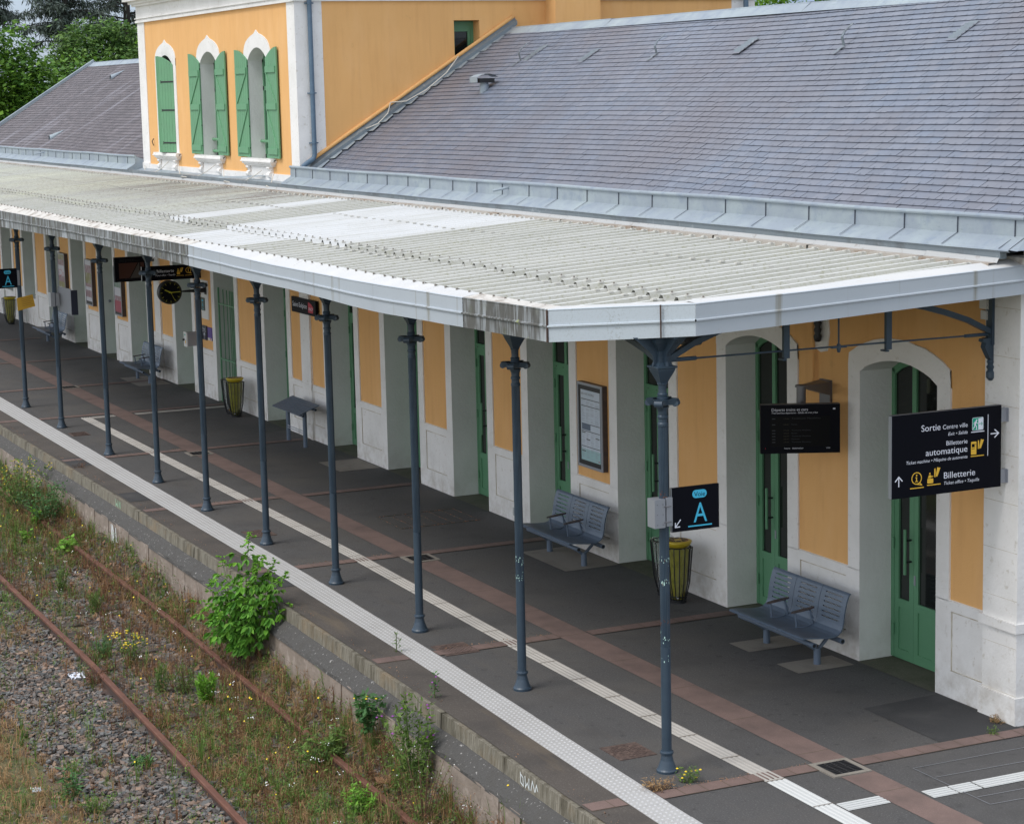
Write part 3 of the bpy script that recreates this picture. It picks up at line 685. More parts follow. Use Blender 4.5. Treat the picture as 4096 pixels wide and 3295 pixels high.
for x0, x1, k in OPEN:    # reveals
    wr = REV[x0]
    for a, s_ in ((x0, -1), (x1, 1)):
        b = a+s_*.12; lo, hi = min(a, b), max(a, b)
        wr.box(lo, hi, .2, DEP, 0, ZS)
        xq = a+.0015*(-s_)
        wr.quad((xq, .003, 0), (xq, DEP, 0), (xq, DEP, ZS), (xq, .003, ZS))
    wr.build('door_reveal', m_reveal, bd)
    if k == 'w':
        ww.box(x0, x1, .05, .3, 0, .70); ww.box(x0-.0, x1, .02, .32, .70, .76)
wo.box(WX, ENDX-.05, .30, .5, 3.25, ZT)
wo.build('wall', m_orange, bd); ww.build('white_surround', [m_white, m_crease], bd)
# side (gable) wall and a plain rear
sw = MB()
sw.add([(ENDX, .0, 0), (ENDX, 8.26, 0), (ENDX, 8.26, 4.6), (ENDX, 4.13, 7.1), (ENDX, 0, 4.6)], [(0, 1, 2, 3, 4)])
sw.add([(WX, .0, 0), (WX, 8.26, 0), (WX, 8.26, 4.6), (WX, 4.13, 7.1), (WX, 0, 4.6)], [(4, 3, 2, 1, 0)])
sw.quad((WX, 8.26, 0), (ENDX, 8.26, 0), (ENDX, 8.26, 4.6), (WX, 8.26, 4.6))
sw.box(WX, ENDX-.06, .55, .56, 0, 4.3)
sw.build('side_wall', m_white, bd)
for a, b in ((WX-.1, -33.56), (-23.34, ENDX+.14)):
    co = MB()     # cornice under the gutter
    for y, z0, z1 in ((-.05, 4.28, 4.34), (-.10, 4.34, 4.39), (-.17, 4.39, 4.46)):
        co.box(a, b+(-y)*.8 if b > -10 else b, y, .1, z0, z1)
    co.build('cornice', m_trimd, bd)

# doors
dk = MB(); dk.box(WX+.1, ENDX-.1, .47, .50, 0, 3.4); dk.build('dark_interior', m_black, bd)
def door(x0, x1, kind, lab=None):
    w = x1-x0; y = .40; f = MB(); inn = arc(x0, x1, ZS, ZA)
    zb = .76 if kind == 'w' else .015
    f.box(x0, x0+.055, y, y+.06, zb, ZS); f.box(x1-.055, x1, y, y+.06, zb, ZS)
    arch_cap(f, x0, x1, [(x0+.055+(w-.11)*i/12, b-.055) for i, (a, b) in enumerate(inn)], inn, y, y+.06)
    if kind == 'l':
        f.box(x0+.055, x0+.13, y+.005, y+.05, zb, ZS); f.box(x1-.13, x1-.055, y+.005, y+.05, zb, ZS); f.box((x0+x1)/2-.05, (x0+x1)/2+.05, y+.005, y+.05, zb, ZS)
        z = .06
        while z < ZS+.05:
            f.add([(x0+.1, y+.008, z), (x1-.1, y+.008, z), (x1-.1, y+.045, z+.035), (x0+.1, y+.045, z+.035)], [(0, 1, 2, 3)]); z += .045
        o = f.build('door', m_green, bd); o['label'] = 'green louvred door'; return
    f.box(x0+.055, x1-.055, y-.003, y+.057, 2.235, 2.32)                      # transom
    sx = x0+.40                                                       # meeting line of the two leaves
    f.box(sx-.035, sx+.035, y, y+.055, 2.32, ZA-.06)                   # mullion above
    for a, b in ((x0+.058, sx-.002), (sx+.002, x1-.058)):
        st_ = .075
        f.box(a, a+st_, y+.004, y+.05, zb, 2.232); f.box(b-st_, b, y+.004, y+.05, zb, 2.232)
        f.box(a+st_, b-st_, y+.004, y+.05, 2.15, 2.232); f.box(a+st_, b-st_, y+.004, y+.05, zb, .12+zb-.015); f.box(a+st_, b-st_, y+.004, y+.05, .575, .665)
        f.box(a+st_, b-st_, y+.016, y+.04, .12+zb-.015, .575)
    for k in range(6):
        xx_ = x0+.12+k*(w-.24)/5; f.box(xx_-.014, xx_+.014, y-.0045, y-.002, 2.262, 2.272, 1)
    d = f.build('door', [m_green, m_black], bd)
    gl = MB(); gl.box(x0+.05, x1-.05, y+.024, y+.032, .62 if zb < .1 else .9, 2.2); gl.box(x0+.05, x1-.05, y+.024, y+.032, 2.3, ZS)
    arch_cap(gl, x0, x1, [(a, ZS) for a, b in inn][1:-1], [(a, b-.02) for a, b in inn][1:-1], y+.024, y+.032)
    gl.build('glass', m_glass, d)
    if kind == 'd':
        h = MB()
        h.tube([(sx-.045, y-.075, .97), (sx-.045, y-.075, 1.45)], .0165, 10)
        for zz in (1.10, 1.33): h.tube([(sx-.045, y-.075, zz), (sx-.045, y+.004, zz)], .012, 8, 1)
        h.box(sx+.012, sx+.04, y-.004, y+.004, .86, .96, 2)
        h.build('handle', [m_green, m_black, m_alu], d)
        for zz in (.32, 1.25, 2.02):
            h = MB(); h.tube([(x0+.057, y-.012, zz-.06), (x0+.057, y-.012, zz+.06)], .013, 8); h.build('hinge', m_green, d)
for x0, x1, k in OPEN: door(x0, x1, k)
# white lintel pad behind poster etc.: small fixtures on the building
def part(name, mats, mb, lab=None, **k):
    o = mb.build(name, mats, bd, **k)
    if lab: o['label'] = lab
    return o
f = MB(); f.box(-14.88, -14.74, -.006, .004, .08, .20); 
for i in range(6): f.box(-14.875, -14.745, -.008, -.006, .092+i*.018, .098+i*.018, 1)
part('air_grille', [m_trim, m_grey], f)
f = MB(); f.tube([(-7.10, .02, 2.85), (-7.10, -.03, 2.86), (-7.10, -.03, 4.2)], .018, 8); part('conduit', m_orange, f)
f = MB(); P0 = [(-.13, -.22), (-.02, -.25), (.1, -.23), (.14, -.05), (.12, .12), (.03, .24), (-.09, .22), (-.14, .05)]
f.prism([(-6.98+a, 3.50+b*1.1) for a, b in P0], XZ(0), .005, .021); part('white_patch', m_white, f)
f = MB(); f.lathe([(.02, -.18), (.035, -.17), (.045, -.12), (.03, -.09), (.042, -.05), (.03, -.02), (.045, .02), (.032, .06), (.045, .1), (.03, .22)], (-6.98, -.045, 3.52), 12)
part('security_sensor', m_black, f, smooth=True)
f = MB()
f.box(-4.20, -4.06, -.06, .02, 3.93, 4.02); f.box(-4.18, -4.07, -.06, .02, 3.83, 3.915)
f.tube([(-4.08, -.04, 3.95), (-4.02, -.05, 3.90), (-4.03, -.05, 3.80), (-4.10, -.04, 3.72), (-4.14, -.03, 3.66), (-4.17, .0, 3.68)], .008, 6)
part('junction_box', m_board, f)
f = MB(); f.lathe([(.035, 0), (.035, .02), (.01, .025)], (0, 0, 0), 14)
f.v = [(-38.055+a[2], .22+a[0], 1.27+a[1]) for a in f.v]; part('wall_button', m_alu, f)
f = MB(); f.box(-38.02, -37.98, -.035, .0, .80, .93); part('lock_box', m_black, f)

# ------------------------------------------------ roofs
SL = .616; cs, sn = 1/math.sqrt(1+SL*SL), SL/math.sqrt(1+SL*SL)
RZ0 = 4.60
def slate_roof(name, x0, x1, mat, seed, lab):
    r = np.random.default_rng(seed)
    V = []; F = []; MI = []
    S = 4.13/cs; ex = .1225; rows = int(S/ex); wd = .222
    for j in range(1, rows):
        n = int((x1-x0)/wd)+1
        xa = x0+(.5*wd if j % 2 else 0)-wd/2
        for i in range(n+1):
            a = xa+i*wd+r.normal(0, .003); b = a+wd-.0042
            a = max(a, x0); b = min(b, x1)
            if b-a < .03: continue
            xm = (a+b)/2
            wav = .018*math.sin(xm*.40+j*.12)+.005*math.sin(xm*1.0+j*.16)
            s0 = j*ex-ex+.05+wav*.8+r.normal(0, .0012)-(0.010 if r.random() < .03 else 0); s1 = s0+ex+.02
            t0 = .0130+wav*.5+r.uniform(0, .001); t1 = .0035+wav*.5; tl = r.normal(0, .0004)
            def P(x, s_, t): return (x, s_*cs-t*sn, RZ0+s_*sn+t*cs)
            k = len(V)
            V += [P(a, s0, t0+tl), P(b, s0, t0-tl), P(b, s1, t1-tl), P(a, s1, t1+tl), P(a, s0, t0-.0105), P(b, s0, t0-.0105), P(b, s1, t1-.006), P(a, s1, t1-.006)]
            F += [(k, k+1, k+2, k+3), (k+4, k+5, k+1, k), (k+5, k+6, k+2, k+1), (k+7, k+4, k, k+3)]; MI += [0, 1, 1, 1]
            if x0 > -30:
                k = len(V); h = .0035
                V += [P(xm-h, s0-.004, t0+.004), P(xm+h, s0-.004, t0+.004), P(xm+h, s0+.028, t0+.005), P(xm-h, s0+.028, t0+.005), P(xm-h, s0-.004, t0-.01), P(xm+h, s0-.004, t0-.01)]
                F += [(k, k+1, k+2, k+3), (k+4, k+5, k+1, k)]; MI += [1, 1]
    # deck and the rear slope
    k = len(V); V += [(x0, .0, RZ0-.01), (x1, .0, RZ0-.01), (x1, 4.13, RZ0+4.13*SL-.01), (x0, 4.13, RZ0+4.13*SL-.01), (x1, 8.4, RZ0-.05), (x0, 8.4, RZ0-.05)]
    F += [(k, k+1, k+2, k+3), (k+3, k+2, k+4, k+5)]; MI += [1, 0]
    o = npmesh(name, V, F, [mat, m_seam], bd, MI); o['label'] = lab; return o
slate_roof('roof', -23.36, -3.62, m_slate, 3, 'blue-grey slate roof of the near wing')
slate_roof('roof', -53.9, -33.54, m_slate2, 4, 'brown weathered slate roof of the far wing')
def ridge(x0, x1):
    z = RZ0+4.13*SL; f = MB()
    n = int((x1-x0)/2)+1
    for i in range(n):
        a = x0+(x1-x0)*i/n; b = x0+(x1-x0)*(i+1)/n-.004; w = .004*math.sin(i*2.1)
        P_ = [(4.13-.24*cs, z-.24*sn+.022), (4.13-.05, z+.012+w), (4.13-.04, z+.035+w), (4.13+.04, z+.035+w), (4.13+.05, z+.012), (4.13+.24*cs, z-.24*sn+.03)]
        for p_, q_ in zip(P_, P_[1:]): f.quad((a, p_[0], p_[1]), (b, p_[0], p_[1]), (b, q_[0], q_[1]), (a, q_[0], q_[1]))
    part('ridge_cap', m_zinc, f)
ridge(-23.36, -3.55); ridge(-53.9, -33.55)
def zplane(y): return RZ0+y*SL
# verge of the far wing
f = MB(); f.add([(-54.02, -.3, zplane(-.3)-.02), (-53.86, -.3, zplane(-.3)-.02), (-53.86, 4.13, zplane(4.13)-.02), (-54.02, 4.13, zplane(4.13)-.02), (-54.02, -.3, zplane(-.3)+.1), (-53.86, -.3, zplane(-.3)+.1), (-53.86, 4.13, zplane(4.13)+.12), (-54.02, 4.13, zplane(4.13)+.12)], [(4, 5, 6, 7), (0, 1, 5, 4), (1, 2, 6, 5), (3, 0, 4, 7), (2, 3, 7, 6)])
part('verge_cap', m_zinc, f)
# flashing of the near roof against the tower, with stepped soakers
f = MB(); X0 = -23.38
f.add([(X0+.03, y, zplane(y)+h) for y, h in ((-.25, .03), (4.2, .03), (4.2, .14), (-.25, .14))]+[(X0+.12, y, zplane(y)+h) for y, h in ((-.25, .03), (4.2, .03), (4.2, .10), (-.25, .10))], [(4, 5, 6, 7), (3, 7, 6, 2), (1, 2, 6, 5), (0, 3, 7, 4)], 0)
f.add([(X0, y, zplane(y)+h) for y, h in ((-.2, .10), (4.2, .10), (4.2, .19), (-.2, .17))]+[(X0+.032, y, zplane(y)+h) for y, h in ((-.2, .10), (4.2, .10), (4.2, .16), (-.2, .15))], [(4, 5, 6, 7), (3, 7, 6, 2)], 0)
for i in range(17):
    y = .0+i*.245
    f.add([(X0+.10, y, zplane(y)+.035), (X0+.33, y+.03, zplane(y+.03)+.032), (X0+.22, y+.22, zplane(y+.22)+.03), (X0+.10, y+.24, zplane(y+.24)+.035)], [(0, 1, 2, 3)], 1)
part('flashing', [m_zincd, m_zinc], f)
f = MB(); pth = []
for i in range(24):
    y = .15+i*.175; pth.append((X0+.02, y, zplane(y)+.20))
f.tube(pth, .035, 8); part('mortar_fillet', m_orange, f, smooth=True)
# zinc gutter with skirt
def gutter(x0, x1, seam0, name='gutter', endcap=False):
    f = MB(); yb, zt, zm = -.20, 4.815, 4.645
    n = max(2, int((x1-x0)/1.0))
    for i in range(n):
        a, b = x0+(x1-x0)*i/n, x0+(x1-x0)*(i+1)/n
        w = lambda x: .006*math.sin(x*1.3)+.004*math.sin(x*3.1)
        prof = lambda x: [(x, .10, 4.70), (x, -.12, 4.72), (x, yb+.03, zt+w(x)), (x, yb, zt-.012+w(x)), (x, yb-.004, zm+w(x)), (x, -.385, 4.545+w(x)*.6), (x, -.392, 4.53+w(x)*.6), (x, -.37, 4.52), (x, -.30, 4.52)]
        pa, pb = prof(a), prof(b)
        for k in range(len(pa)-1): f.quad(pb[k], pa[k], pa[k+1], pb[k+1], 0)
    f.tube([(x0+(x1-x0)*i/n, yb-.004, zt+.006*math.sin((x0+(x1-x0)*i/n)*1.3)) for i in range(n+1)], .024, 10, 0)
    x = seam0
    while x < x1-.05:
        if x > x0+.05:
            f.add([(x-.005, yb-.010, zt-.02), (x+.005, yb-.010, zt-.02), (x+.005, yb-.013, zm), (x-.005, yb-.013, zm), (x-.005, yb-.0, zm), (x-.005, yb, zt), (x+.005, yb, zm), (x+.005, yb, zt)], [(0, 1, 2, 3), (0, 3, 4, 5), (1, 7, 6, 2)], 1)
            f.add([(x-.006, yb-.010, zm+.003), (x+.006, yb-.010, zm+.003), (x+.006, -.392, 4.552), (x-.006, -.392, 4.552)], [(0, 1, 2, 3)], 1)
        x += .85
    if endcap:
        f.add([(x1, .1, 4.70), (x1, yb, zt), (x1, yb, zm), (x1+.13, -.39, 4.545), (x1+.13, 1.2, 4.545), (x1, 1.2, zm), (x1, 1.2, zt)], [(0, 1, 2, 5, 6), (2, 3, 4, 5)], 0)
        f.quad((x1-.01, yb-.004, zm), (x1, -.385, 4.545), (x1+.13, -.39, 4.54), (x1, yb, zm+.002), 0)
    if not endcap:
        for xx_, s_ in ((x0, 1), (x1, -1)): f.add([(xx_-.004*s_, .1, 4.35), (xx_-.004*s_, .1, 4.70), (xx_-.004*s_, yb, zt), (xx_-.004*s_, yb, zm), (xx_-.004*s_, -.385, 4.545), (xx_-.004*s_, -.37, 4.35)], [(0, 1, 2, 3, 4, 5)], 0)
    o = part(name, [m_zinc, m_seam], f)
gutter(-23.34, -3.36, -23.05, endcap=True); gutter(-54.0, -33.535, -53.7)
f = MB()      # sloped lead over the foot of the middle block
f.add([(-33.56, .0, 4.56), (-23.34, .0, 4.53), (-23.34, -.03, 4.53), (-33.56, -.03, 4.56), (-33.56, -.37, 4.47), (-23.34, -.37, 4.46), (-33.56, -.37, 4.45), (-23.34, -.37, 4.44)], [(0, 1, 2, 3), (3, 2, 5, 4), (4, 5, 7, 6)], 0)
x = -33.1
while x < -23.6:
    f.add([(x-.006, -.02, 4.565), (x+.006, -.02, 4.565), (x+.006, -.373, 4.475), (x-.006, -.373, 4.475)], [(0, 1, 2, 3)], 1); x += .72
f.add([(-25.2, -.06, 4.60), (-25.2, -.02, 4.62), (-27.1, -.33, 4.55), (-27.1, -.37, 4.52)], [(0, 1, 2, 3)], 0)
part('lead_flashing', [m_zinc, m_seam], f)
f = MB(); x = -54.0; k = 0
while x < -3.6:                              # pale flashing lengths between gutter and canopy sheets
    b = min(x+1.9, -3.5); dz = rnd.uniform(-.012, .012)
    f.box(x, b, -.372, -.30, 4.455, 4.53, 2)
    f.add([(x, -.378, 4.47+dz*.3), (b-.006, -.378, 4.465), (b-.006, -.405, 4.415+dz), (x, -.405, 4.415-dz), (x, -.41, 4.412-dz), (b-.006, -.41, 4.412+dz), (b-.006, -.49, 4.418), (x, -.49, 4.418)], [(3, 2, 1, 0)], 0)
    f.add([(x+.02, -.40, 4.424), (b-.02, -.40, 4.424), (b-.02, -.485, 4.421), (x+.02, -.485, 4.421), (x+.02, -.49, 4.375), (b-.02, -.49, 4.375)], [(3, 2, 1, 0), (4, 5, 2, 3)], 1)
    x = b
part('wall_flashing', [MAT('grey_white_flashing', (.42, .43, .43), .7, layers=[((.22, .19, .16), 'n', 8, .6, .72, .7)]), MAT('stained_closure', (.36, .33, .29), .85, layers=[((.20, .13, .08), 'n', 3, .5, .66, .8)]), m_zincd], f)
f = MB()
for x, y0 in ((-14.35, -.22), (-42.3, -.22)): f.tube([(x, y0+.02, 4.75), (x-.05, y0-.2, 4.71)], .018, 8)
part('overflow_spout', m_zinc, f)
# small roof fittings
def onroof(x, y, t=0): return Vector((x, y-t*sn, zplane(y)+t*cs))
f = MB(); c = Vector((-20.67, 2.34, 6.04)); f.lathe([(.085, -.03), (.08, .10), (.085, .105), (.085, .12), (.07, .125), (.07, .17)], c, 16)
f.box(c.x-.11, c.x+.11, c.y-.14, c.y+.14, c.z+.15, c.z+.22, 1)
n = 8
for i in range(n):
    a, b = -.17+.34*i/n, -.17+.34*(i+1)/n; h = lambda t: .24+.055*(1-(t/.17)**2)
    f.add([(c.x-.15, c.y+a*1.15, c.z+h(a)), (c.x+.15, c.y+a*1.15, c.z+h(a)), (c.x+.15, c.y+b*1.15, c.z+h(b)), (c.x-.15, c.y+b*1.15, c.z+h(b))], [(0, 1, 2, 3)], 0)
f.box(c.x-.15, c.x+.15, c.y-.2, c.y-.19, c.z+.15, c.z+.245, 0)
part('roof_vent', [m_zinc, m_black], f, 'round zinc vent with a curved hood')
for x, y in ((-20.89, 3.13), (-16.13, 3.12), (-11.14, 3.09)):
    f = MB(); a = onroof(x, y, .02)
    pts = [a, a+Vector((0, -.03, .12)), a+Vector((.0, .02, .20)), a+Vector((0, .14, .29))]
    for p_, q_ in zip(pts, pts[1:]): f.add([p_+Vector((-.022, 0, 0)), p_+Vector((.022, 0, 0)), q_+Vector((.022, 0, 0)), q_+Vector((-.022, 0, 0)), p_+Vector((-.022, .012, 0)), p_+Vector((.022, .012, 0)), q_+Vector((.022, .012, 0)), q_+Vector((-.022, .012, 0))], [(0, 1, 2, 3), (7, 6, 5, 4), (1, 5, 6, 2), (3, 7, 4, 0)])
    b = onroof(x, y-.16, .03); f.add([b+Vector((-.03, 0, 0)), b+Vector((.03, 0, 0)), a+Vector((.03, 0, .01)), a+Vector((-.03, 0, .01))], [(0, 1, 2, 3)])
    part('roof_hook', m_zincd, f)
for x, y, L in ((-20.69, 3.33, .42), (-18.44, 3.18, .32), (-13.74, 3.23, .32), (-8.92, 3.30, .34)):
    f = MB()
    for k in range(6):
        s0 = y-L/2+L*k/6; a = onroof(x-.09, s0, .022); b = onroof(x-.09, s0+L/8, .045 if k < 5 else .03)
        f.add([a, a+Vector((.18, 0, 0)), b+Vector((.18, 0, 0)), b], [(0, 1, 2, 3)], 0)
    a = onroof(x-.1, y-L/2-.03, .023); b = onroof(x-.1, y+L/2, .023); f.add([a, a+Vector((.2, 0, 0)), b+Vector((.2, 0, 0)), b], [(0, 1, 2, 3)], 1)
    part('slate_vent', [m_zincd, m_slate], f)
for x, y in ((-45.12, .78), (-48.37, 3.37)):
    f = MB(); n = 8; a = onroof(x, y-.16, .02); b = onroof(x+.0, y+.28, .02)
    vs = [a+Vector((.11*math.cos(math.pi*i/n), 0, .13*math.sin(math.pi*i/n))) for i in range(n+1)]+[b]
    f.add(vs, [(i, i+1, n+1) for i in range(n)], 0); part('cone_vent', m_zinc, f)

# ------------------------------------------------ middle block (taller)
TX0, TX1, TY1, TZ = -33.52, -23.38, 9.27, 8.02
WC = [-31.53, -28.53, -25.52]; HW = .54
tf = MB(); tw = MB()
cuts = [TX0]+[c_+s_*HW for c_ in WC for s_ in (-1, 1)]+[TX1]
for i in range(0, len(cuts), 2): tf.box(cuts[i], cuts[i+1], 0, .34, 4.3, 7.66)
for c_ in WC:
    tf.box(c_-HW, c_+HW, 0, .34, 4.3, 4.90)
    inn = arc(c_-HW, c_+HW, 6.70, 6.93); arch_cap(tf, 0, 0, inn, [(a, 7.66) for a, b in inn], 0, .34)
    n = 12; u = [-1+2*i/n for i in range(n+1)]
    oz = [6.86, 6.97, 7.045, 7.10, 7.145, 7.18, 7.245]; oz = oz+oz[:-1][::-1]
    ox = [-.76, -.70, -.60, -.47, -.31, -.13, 0]; ox = ox+[-v for v in ox[:-1][::-1]]
    arch_cap(tw, 0, 0, inn, [(c_+a, b) for a, b in zip(ox, oz)], -.012, .002)
    for s_ in (-1, 1):
        a, b = sorted((c_+s_*HW, c_+s_*.76)); tw.box(a, b, -.012, .002, 4.9, 6.70)
        tw.add([(c_+s_*HW, -.012, 6.7), (c_+s_*.76, -.012, 6.7), (c_+s_*.76, -.012, 6.86)], [(0, 1, 2)])
    # white reveals
    for s_ in (-1, 1):
        xq = c_+s_*(HW-.002); tw.quad((xq, -.012, 4.9), (xq, .34, 4.9), (xq, .34, 6.70), (xq, -.012, 6.70), 1)
    tw.quad((c_-HW, -.01, 4.905), (c_+HW, -.01, 4.905), (c_+HW, .34, 4.905), (c_-HW, .34, 4.905), 1)
    arch_cap(tw, 0, 0, [(a, b-.004) for a, b in inn], [(a, b-.001) for a, b in inn], -.01, .34, 1)
# side facing the near roof
tf.box(TX1-.34, TX1, .34, 3.0, 4.3, 7.66); tf.box(TX1-.34, TX1, 3.5, TY1, 4.3, 7.66); tf.box(TX1-.34, TX1, 3.0, 3.5, 4.3, 6.42); tf.box(TX1-.34, TX1, 3.0, 3.5, 7.31, 7.66)
tf.box(TX0, TX0+.34, .34, TY1, 4.3, 7.66); tf.box(TX0+.34, TX1-.34, TY1-.3, TY1, 4.3, 7.66)
tf.box(TX1, TX1+.43, 4.82, 5.74, 6.4, 7.62)
part('upper_wall', m_orange, tf, 'orange wall of the middle block')
# quoins, base band, frieze, cornice
tw.box(TX0-.012, TX0+.52, -.014, .3, 4.3, 7.66); tw.box(TX1-.40, TX1+.012, -.014, .49, 4.3, 7.66); tw.box(TX1-.3, TX1+.012, TY1-.5, TY1+.012, 6.0, 7.66)
tw.box(TX0-.03, TX1+.02, -.03, .2, 4.3, 4.655)
tw.box(TX0-.02, TX0+.54, -.04, .2, 4.3, 4.68)
tw.box(TX0-.05, TX1+.05, -.05, TY1+.05, 7.655, 7.70); tw.box(TX0-.03, TX1+.03, -.03, TY1+.03, 7.70, 8.0)
tw.box(TX0-.06, TX1+.06, -.06, TY1+.06, 7.735, 7.755)
for i, (o_, z0, z1) in enumerate(((.10, 8.0, 8.05), (.16, 8.05, 8.11), (.26, 8.11, 8.24), (.30, 8.24, 8.30))): tw.box(TX0-o_, TX1+o_, -o_, TY1+o_, z0, z1)
part('white_quoins', [m_white, m_reveal], tw)
f = MB(); a = .36
f.add([(TX0-a, -a, 8.3), (TX1+a, -a, 8.3), (TX1+a, TY1+a, 8.3), (TX0-a, TY1+a, 8.3), ((TX0+TX1)/2-2, TY1/2, 10.6), ((TX0+TX1)/2+2, TY1/2, 10.6)], [(0, 1, 5, 4), (1, 2, 5), (2, 3, 4, 5), (3, 0, 4), (3, 2, 1, 0)])
part('roof', m_slate, f, 'slate roof of the middle block')
f = MB(); f.box(TX1, TX1+.43, 4.82, 5.74, 7.62, 9.6); part('chimney', m_orange, f)
# attic window in the side wall
f = MB(); x = TX1-.27
f.box(x-.05, x, 3.0, 3.06, 6.42, 7.30); f.box(x-.05, x, 3.44, 3.5, 6.42, 7.30); f.box(x-.05, x, 3.06, 3.44, 7.18, 7.30); f.box(x-.05, x, 3.06, 3.44, 6.42, 6.52)
f.box(x-.045, x+.01, 3.07, 3.12, 6.52, 7.18); f.box(x-.045, x+.01, 3.38, 3.43, 6.52, 7.18); f.box(x-.045, x+.01, 3.12, 3.38, 7.12, 7.18); f.box(x-.045, x+.01, 3.12, 3.38, 6.52, 6.62)
f.box(x-.01, x+.012, 3.30, 3.36, 6.55, 6.565, 1)
wn = part('window', [m_green, m_black], f, 'small green attic window in a deep recess')
g_ = MB(); g_.box(x-.03, x-.02, 3.1, 3.4, 6.55, 7.15); g_.build('glass', m_glass, wn)
f = MB(); f.box(TX1-.34, TX1-.001, 3.001, 3.499, 6.30, 6.43); part('window_sill', m_zincd, f)

def shutter(parent, hx, hy, w, ang, side, inner):
    """side +1: leaf extends towards +x from its hinge when ang=0; inner: show braces on the face turned to -y"""
    f = MB(); n = 6; bw = w/n; z0 = 4.935
    for i in range(n):
        a, b = i*bw+.003, (i+1)*bw-.003
        h = lambda t: 6.72+.19*math.sin(min(1, t/w)*math.pi/2)
        f.add([(a, 0, z0), (b, 0, z0), (b, 0, h(b)), (a, 0, h(a)), (a, .028, z0), (b, .028, z0), (b, .028, h(b)), (a, .028, h(a))], [(0, 1, 2, 3), (7, 6, 5, 4), (0, 4, 5, 1), (3, 2, 6, 7), (1, 5, 6, 2), (0, 3, 7, 4)], 0)
    f.box(.002, w-.002, .008, .022, z0+.005, 6.70, 0)
    if inner:
        for z in (5.06, 5.86, 6.52): f.box(.03, w-.06, -.022, 0, z-.055, z+.055, 0)
        for z0_, z1_ in ((5.115, 5.805), (5.915, 6.465)):
            f.prism([(w-.10, z0_), (w-.06, z0_), (.07, z1_), (.03, z1_)], XZ(0), -.018, 0, 0)
        for z in (5.1, 5.5, 6.0, 6.6): f.box(-.004, .004, .004, .02, z-.012, z+.012, 1)
    else:
        for z in (5.13, 5.80, 6.38):
            f.box(.0, w*.70, -.008, 0, z-.015, z+.015, 1)
            f.prism([(w*.70, z-.015), (w*.75, z-.03), (w*.73, z), (w*.75, z+.03), (w*.70, z+.015)], XZ(0), -.008, 0, 1)
    f.v = [(a*side, b, c_) for a, b, c_ in f.v]
    if side < 0: f.f = [t[::-1] for t in f.f]
    o = f.build('shutter', [m_shut, m_black], parent, local=True)
    o.location = Vector((hx, hy, 0))-WL[parent.name]; o.rotation_euler = (0, 0, ang); return o
labs = ['window of the middle block with its green shutters nearly closed', 'middle green shuttered window with two safety bars', 'green shuttered window nearest the corner of the middle block']
for k, c_ in enumerate(WC):
    f = MB(); y = .27
    f.box(c_-HW, c_-HW+.06, y, y+.06, 4.9, 6.72); f.box(c_+HW-.06, c_+HW, y, y+.06, 4.9, 6.72); f.box(c_-.04, c_+.04, y, y+.06, 4.9, 6.88)
    f.box(c_-HW, c_+HW, y, y+.06, 4.9, 4.98); f.box(c_-HW, c_+HW, y, y+.06, 6.15, 6.23)
    inn = arc(c_-HW, c_+HW, 6.70, 6.93); arch_cap(f, 0, 0, [(a, b-.07) for a, b in inn], inn, y, y+.06)
    w_ = part('window', m_green if k != 1 else m_green, f, labs[k])
    g_ = MB(); g_.box(c_-HW+.03, c_+HW-.03, y+.03, y+.035, 4.93, 6.72); arch_cap(g_, 0, 0, [(a, 6.71) for a, b in inn][1:-1], [(a, b-.03) for a, b in inn][1:-1], y+.03, y+.035)
    g_.build('glass', m_glass, w_)
    s = MB()
    for z in ((5.22, 4.99) if k == 1 else (5.22,) if k == 2 else ()): s.tube([(c_-HW, .20, z), (c_+HW, .20, z)], .028, 10)
    if s.v: s.build('safety_bar', m_shut, w_)
    if k == 0:
        shutter(w_, c_+HW+.04, -.02, .67, R(15), -1, False); shutter(w_, c_-HW-.04, -.02, .60, R(-16), 1, False)
    else:
        shutter(w_, c_-HW+.01, -.035, .66, R(2), -1, True); shutter(w_, c_+HW-.01, -.035, .68, R(-2), 1, True)
    s = MB()
    for o_, z0, z1, hw in ((.11, 4.88, 4.92, .86), (.125, 4.855, 4.88, .875), (.10, 4.82, 4.855, .84), (.075, 4.79, 4.82, .80), (.055, 4.775, 4.79, .77)): s.box(c_-hw, c_+hw, -o_, 0, z0, z1)
    s.box(c_-.48, c_+.48, -.035, 0, 4.6, 4.775)
    for q in (-.60, .60):
        for i in range(9):      # scroll bracket
            pass
        pr_ = [(0, 4.775), (-.085, 4.775), (-.09, 4.75), (-.05, 4.72), (-.045, 4.69), (-.08, 4.67), (-.095, 4.635), (-.085, 4.60), (-.05, 4.575), (0, 4.57)]
        s.prism(pr_, lambda u, v, d: (d, u, v), c_+q-.075, c_+q+.075)
    s.build('window_sill', m_white, w_)
    s = MB(); s.tube([(c_+.93, -.03, 4.905), (c_+.86, -.04, 4.89), (c_+.9, -.06, 4.87)], .008, 6); s.tube([(c_-HW-.56, -.02, 5.20), (c_-HW-.58, -.05, 5.14), (c_-HW-.55, -.03, 5.05)], .010, 6)
    s.build('shutter_catch', m_black, w_)
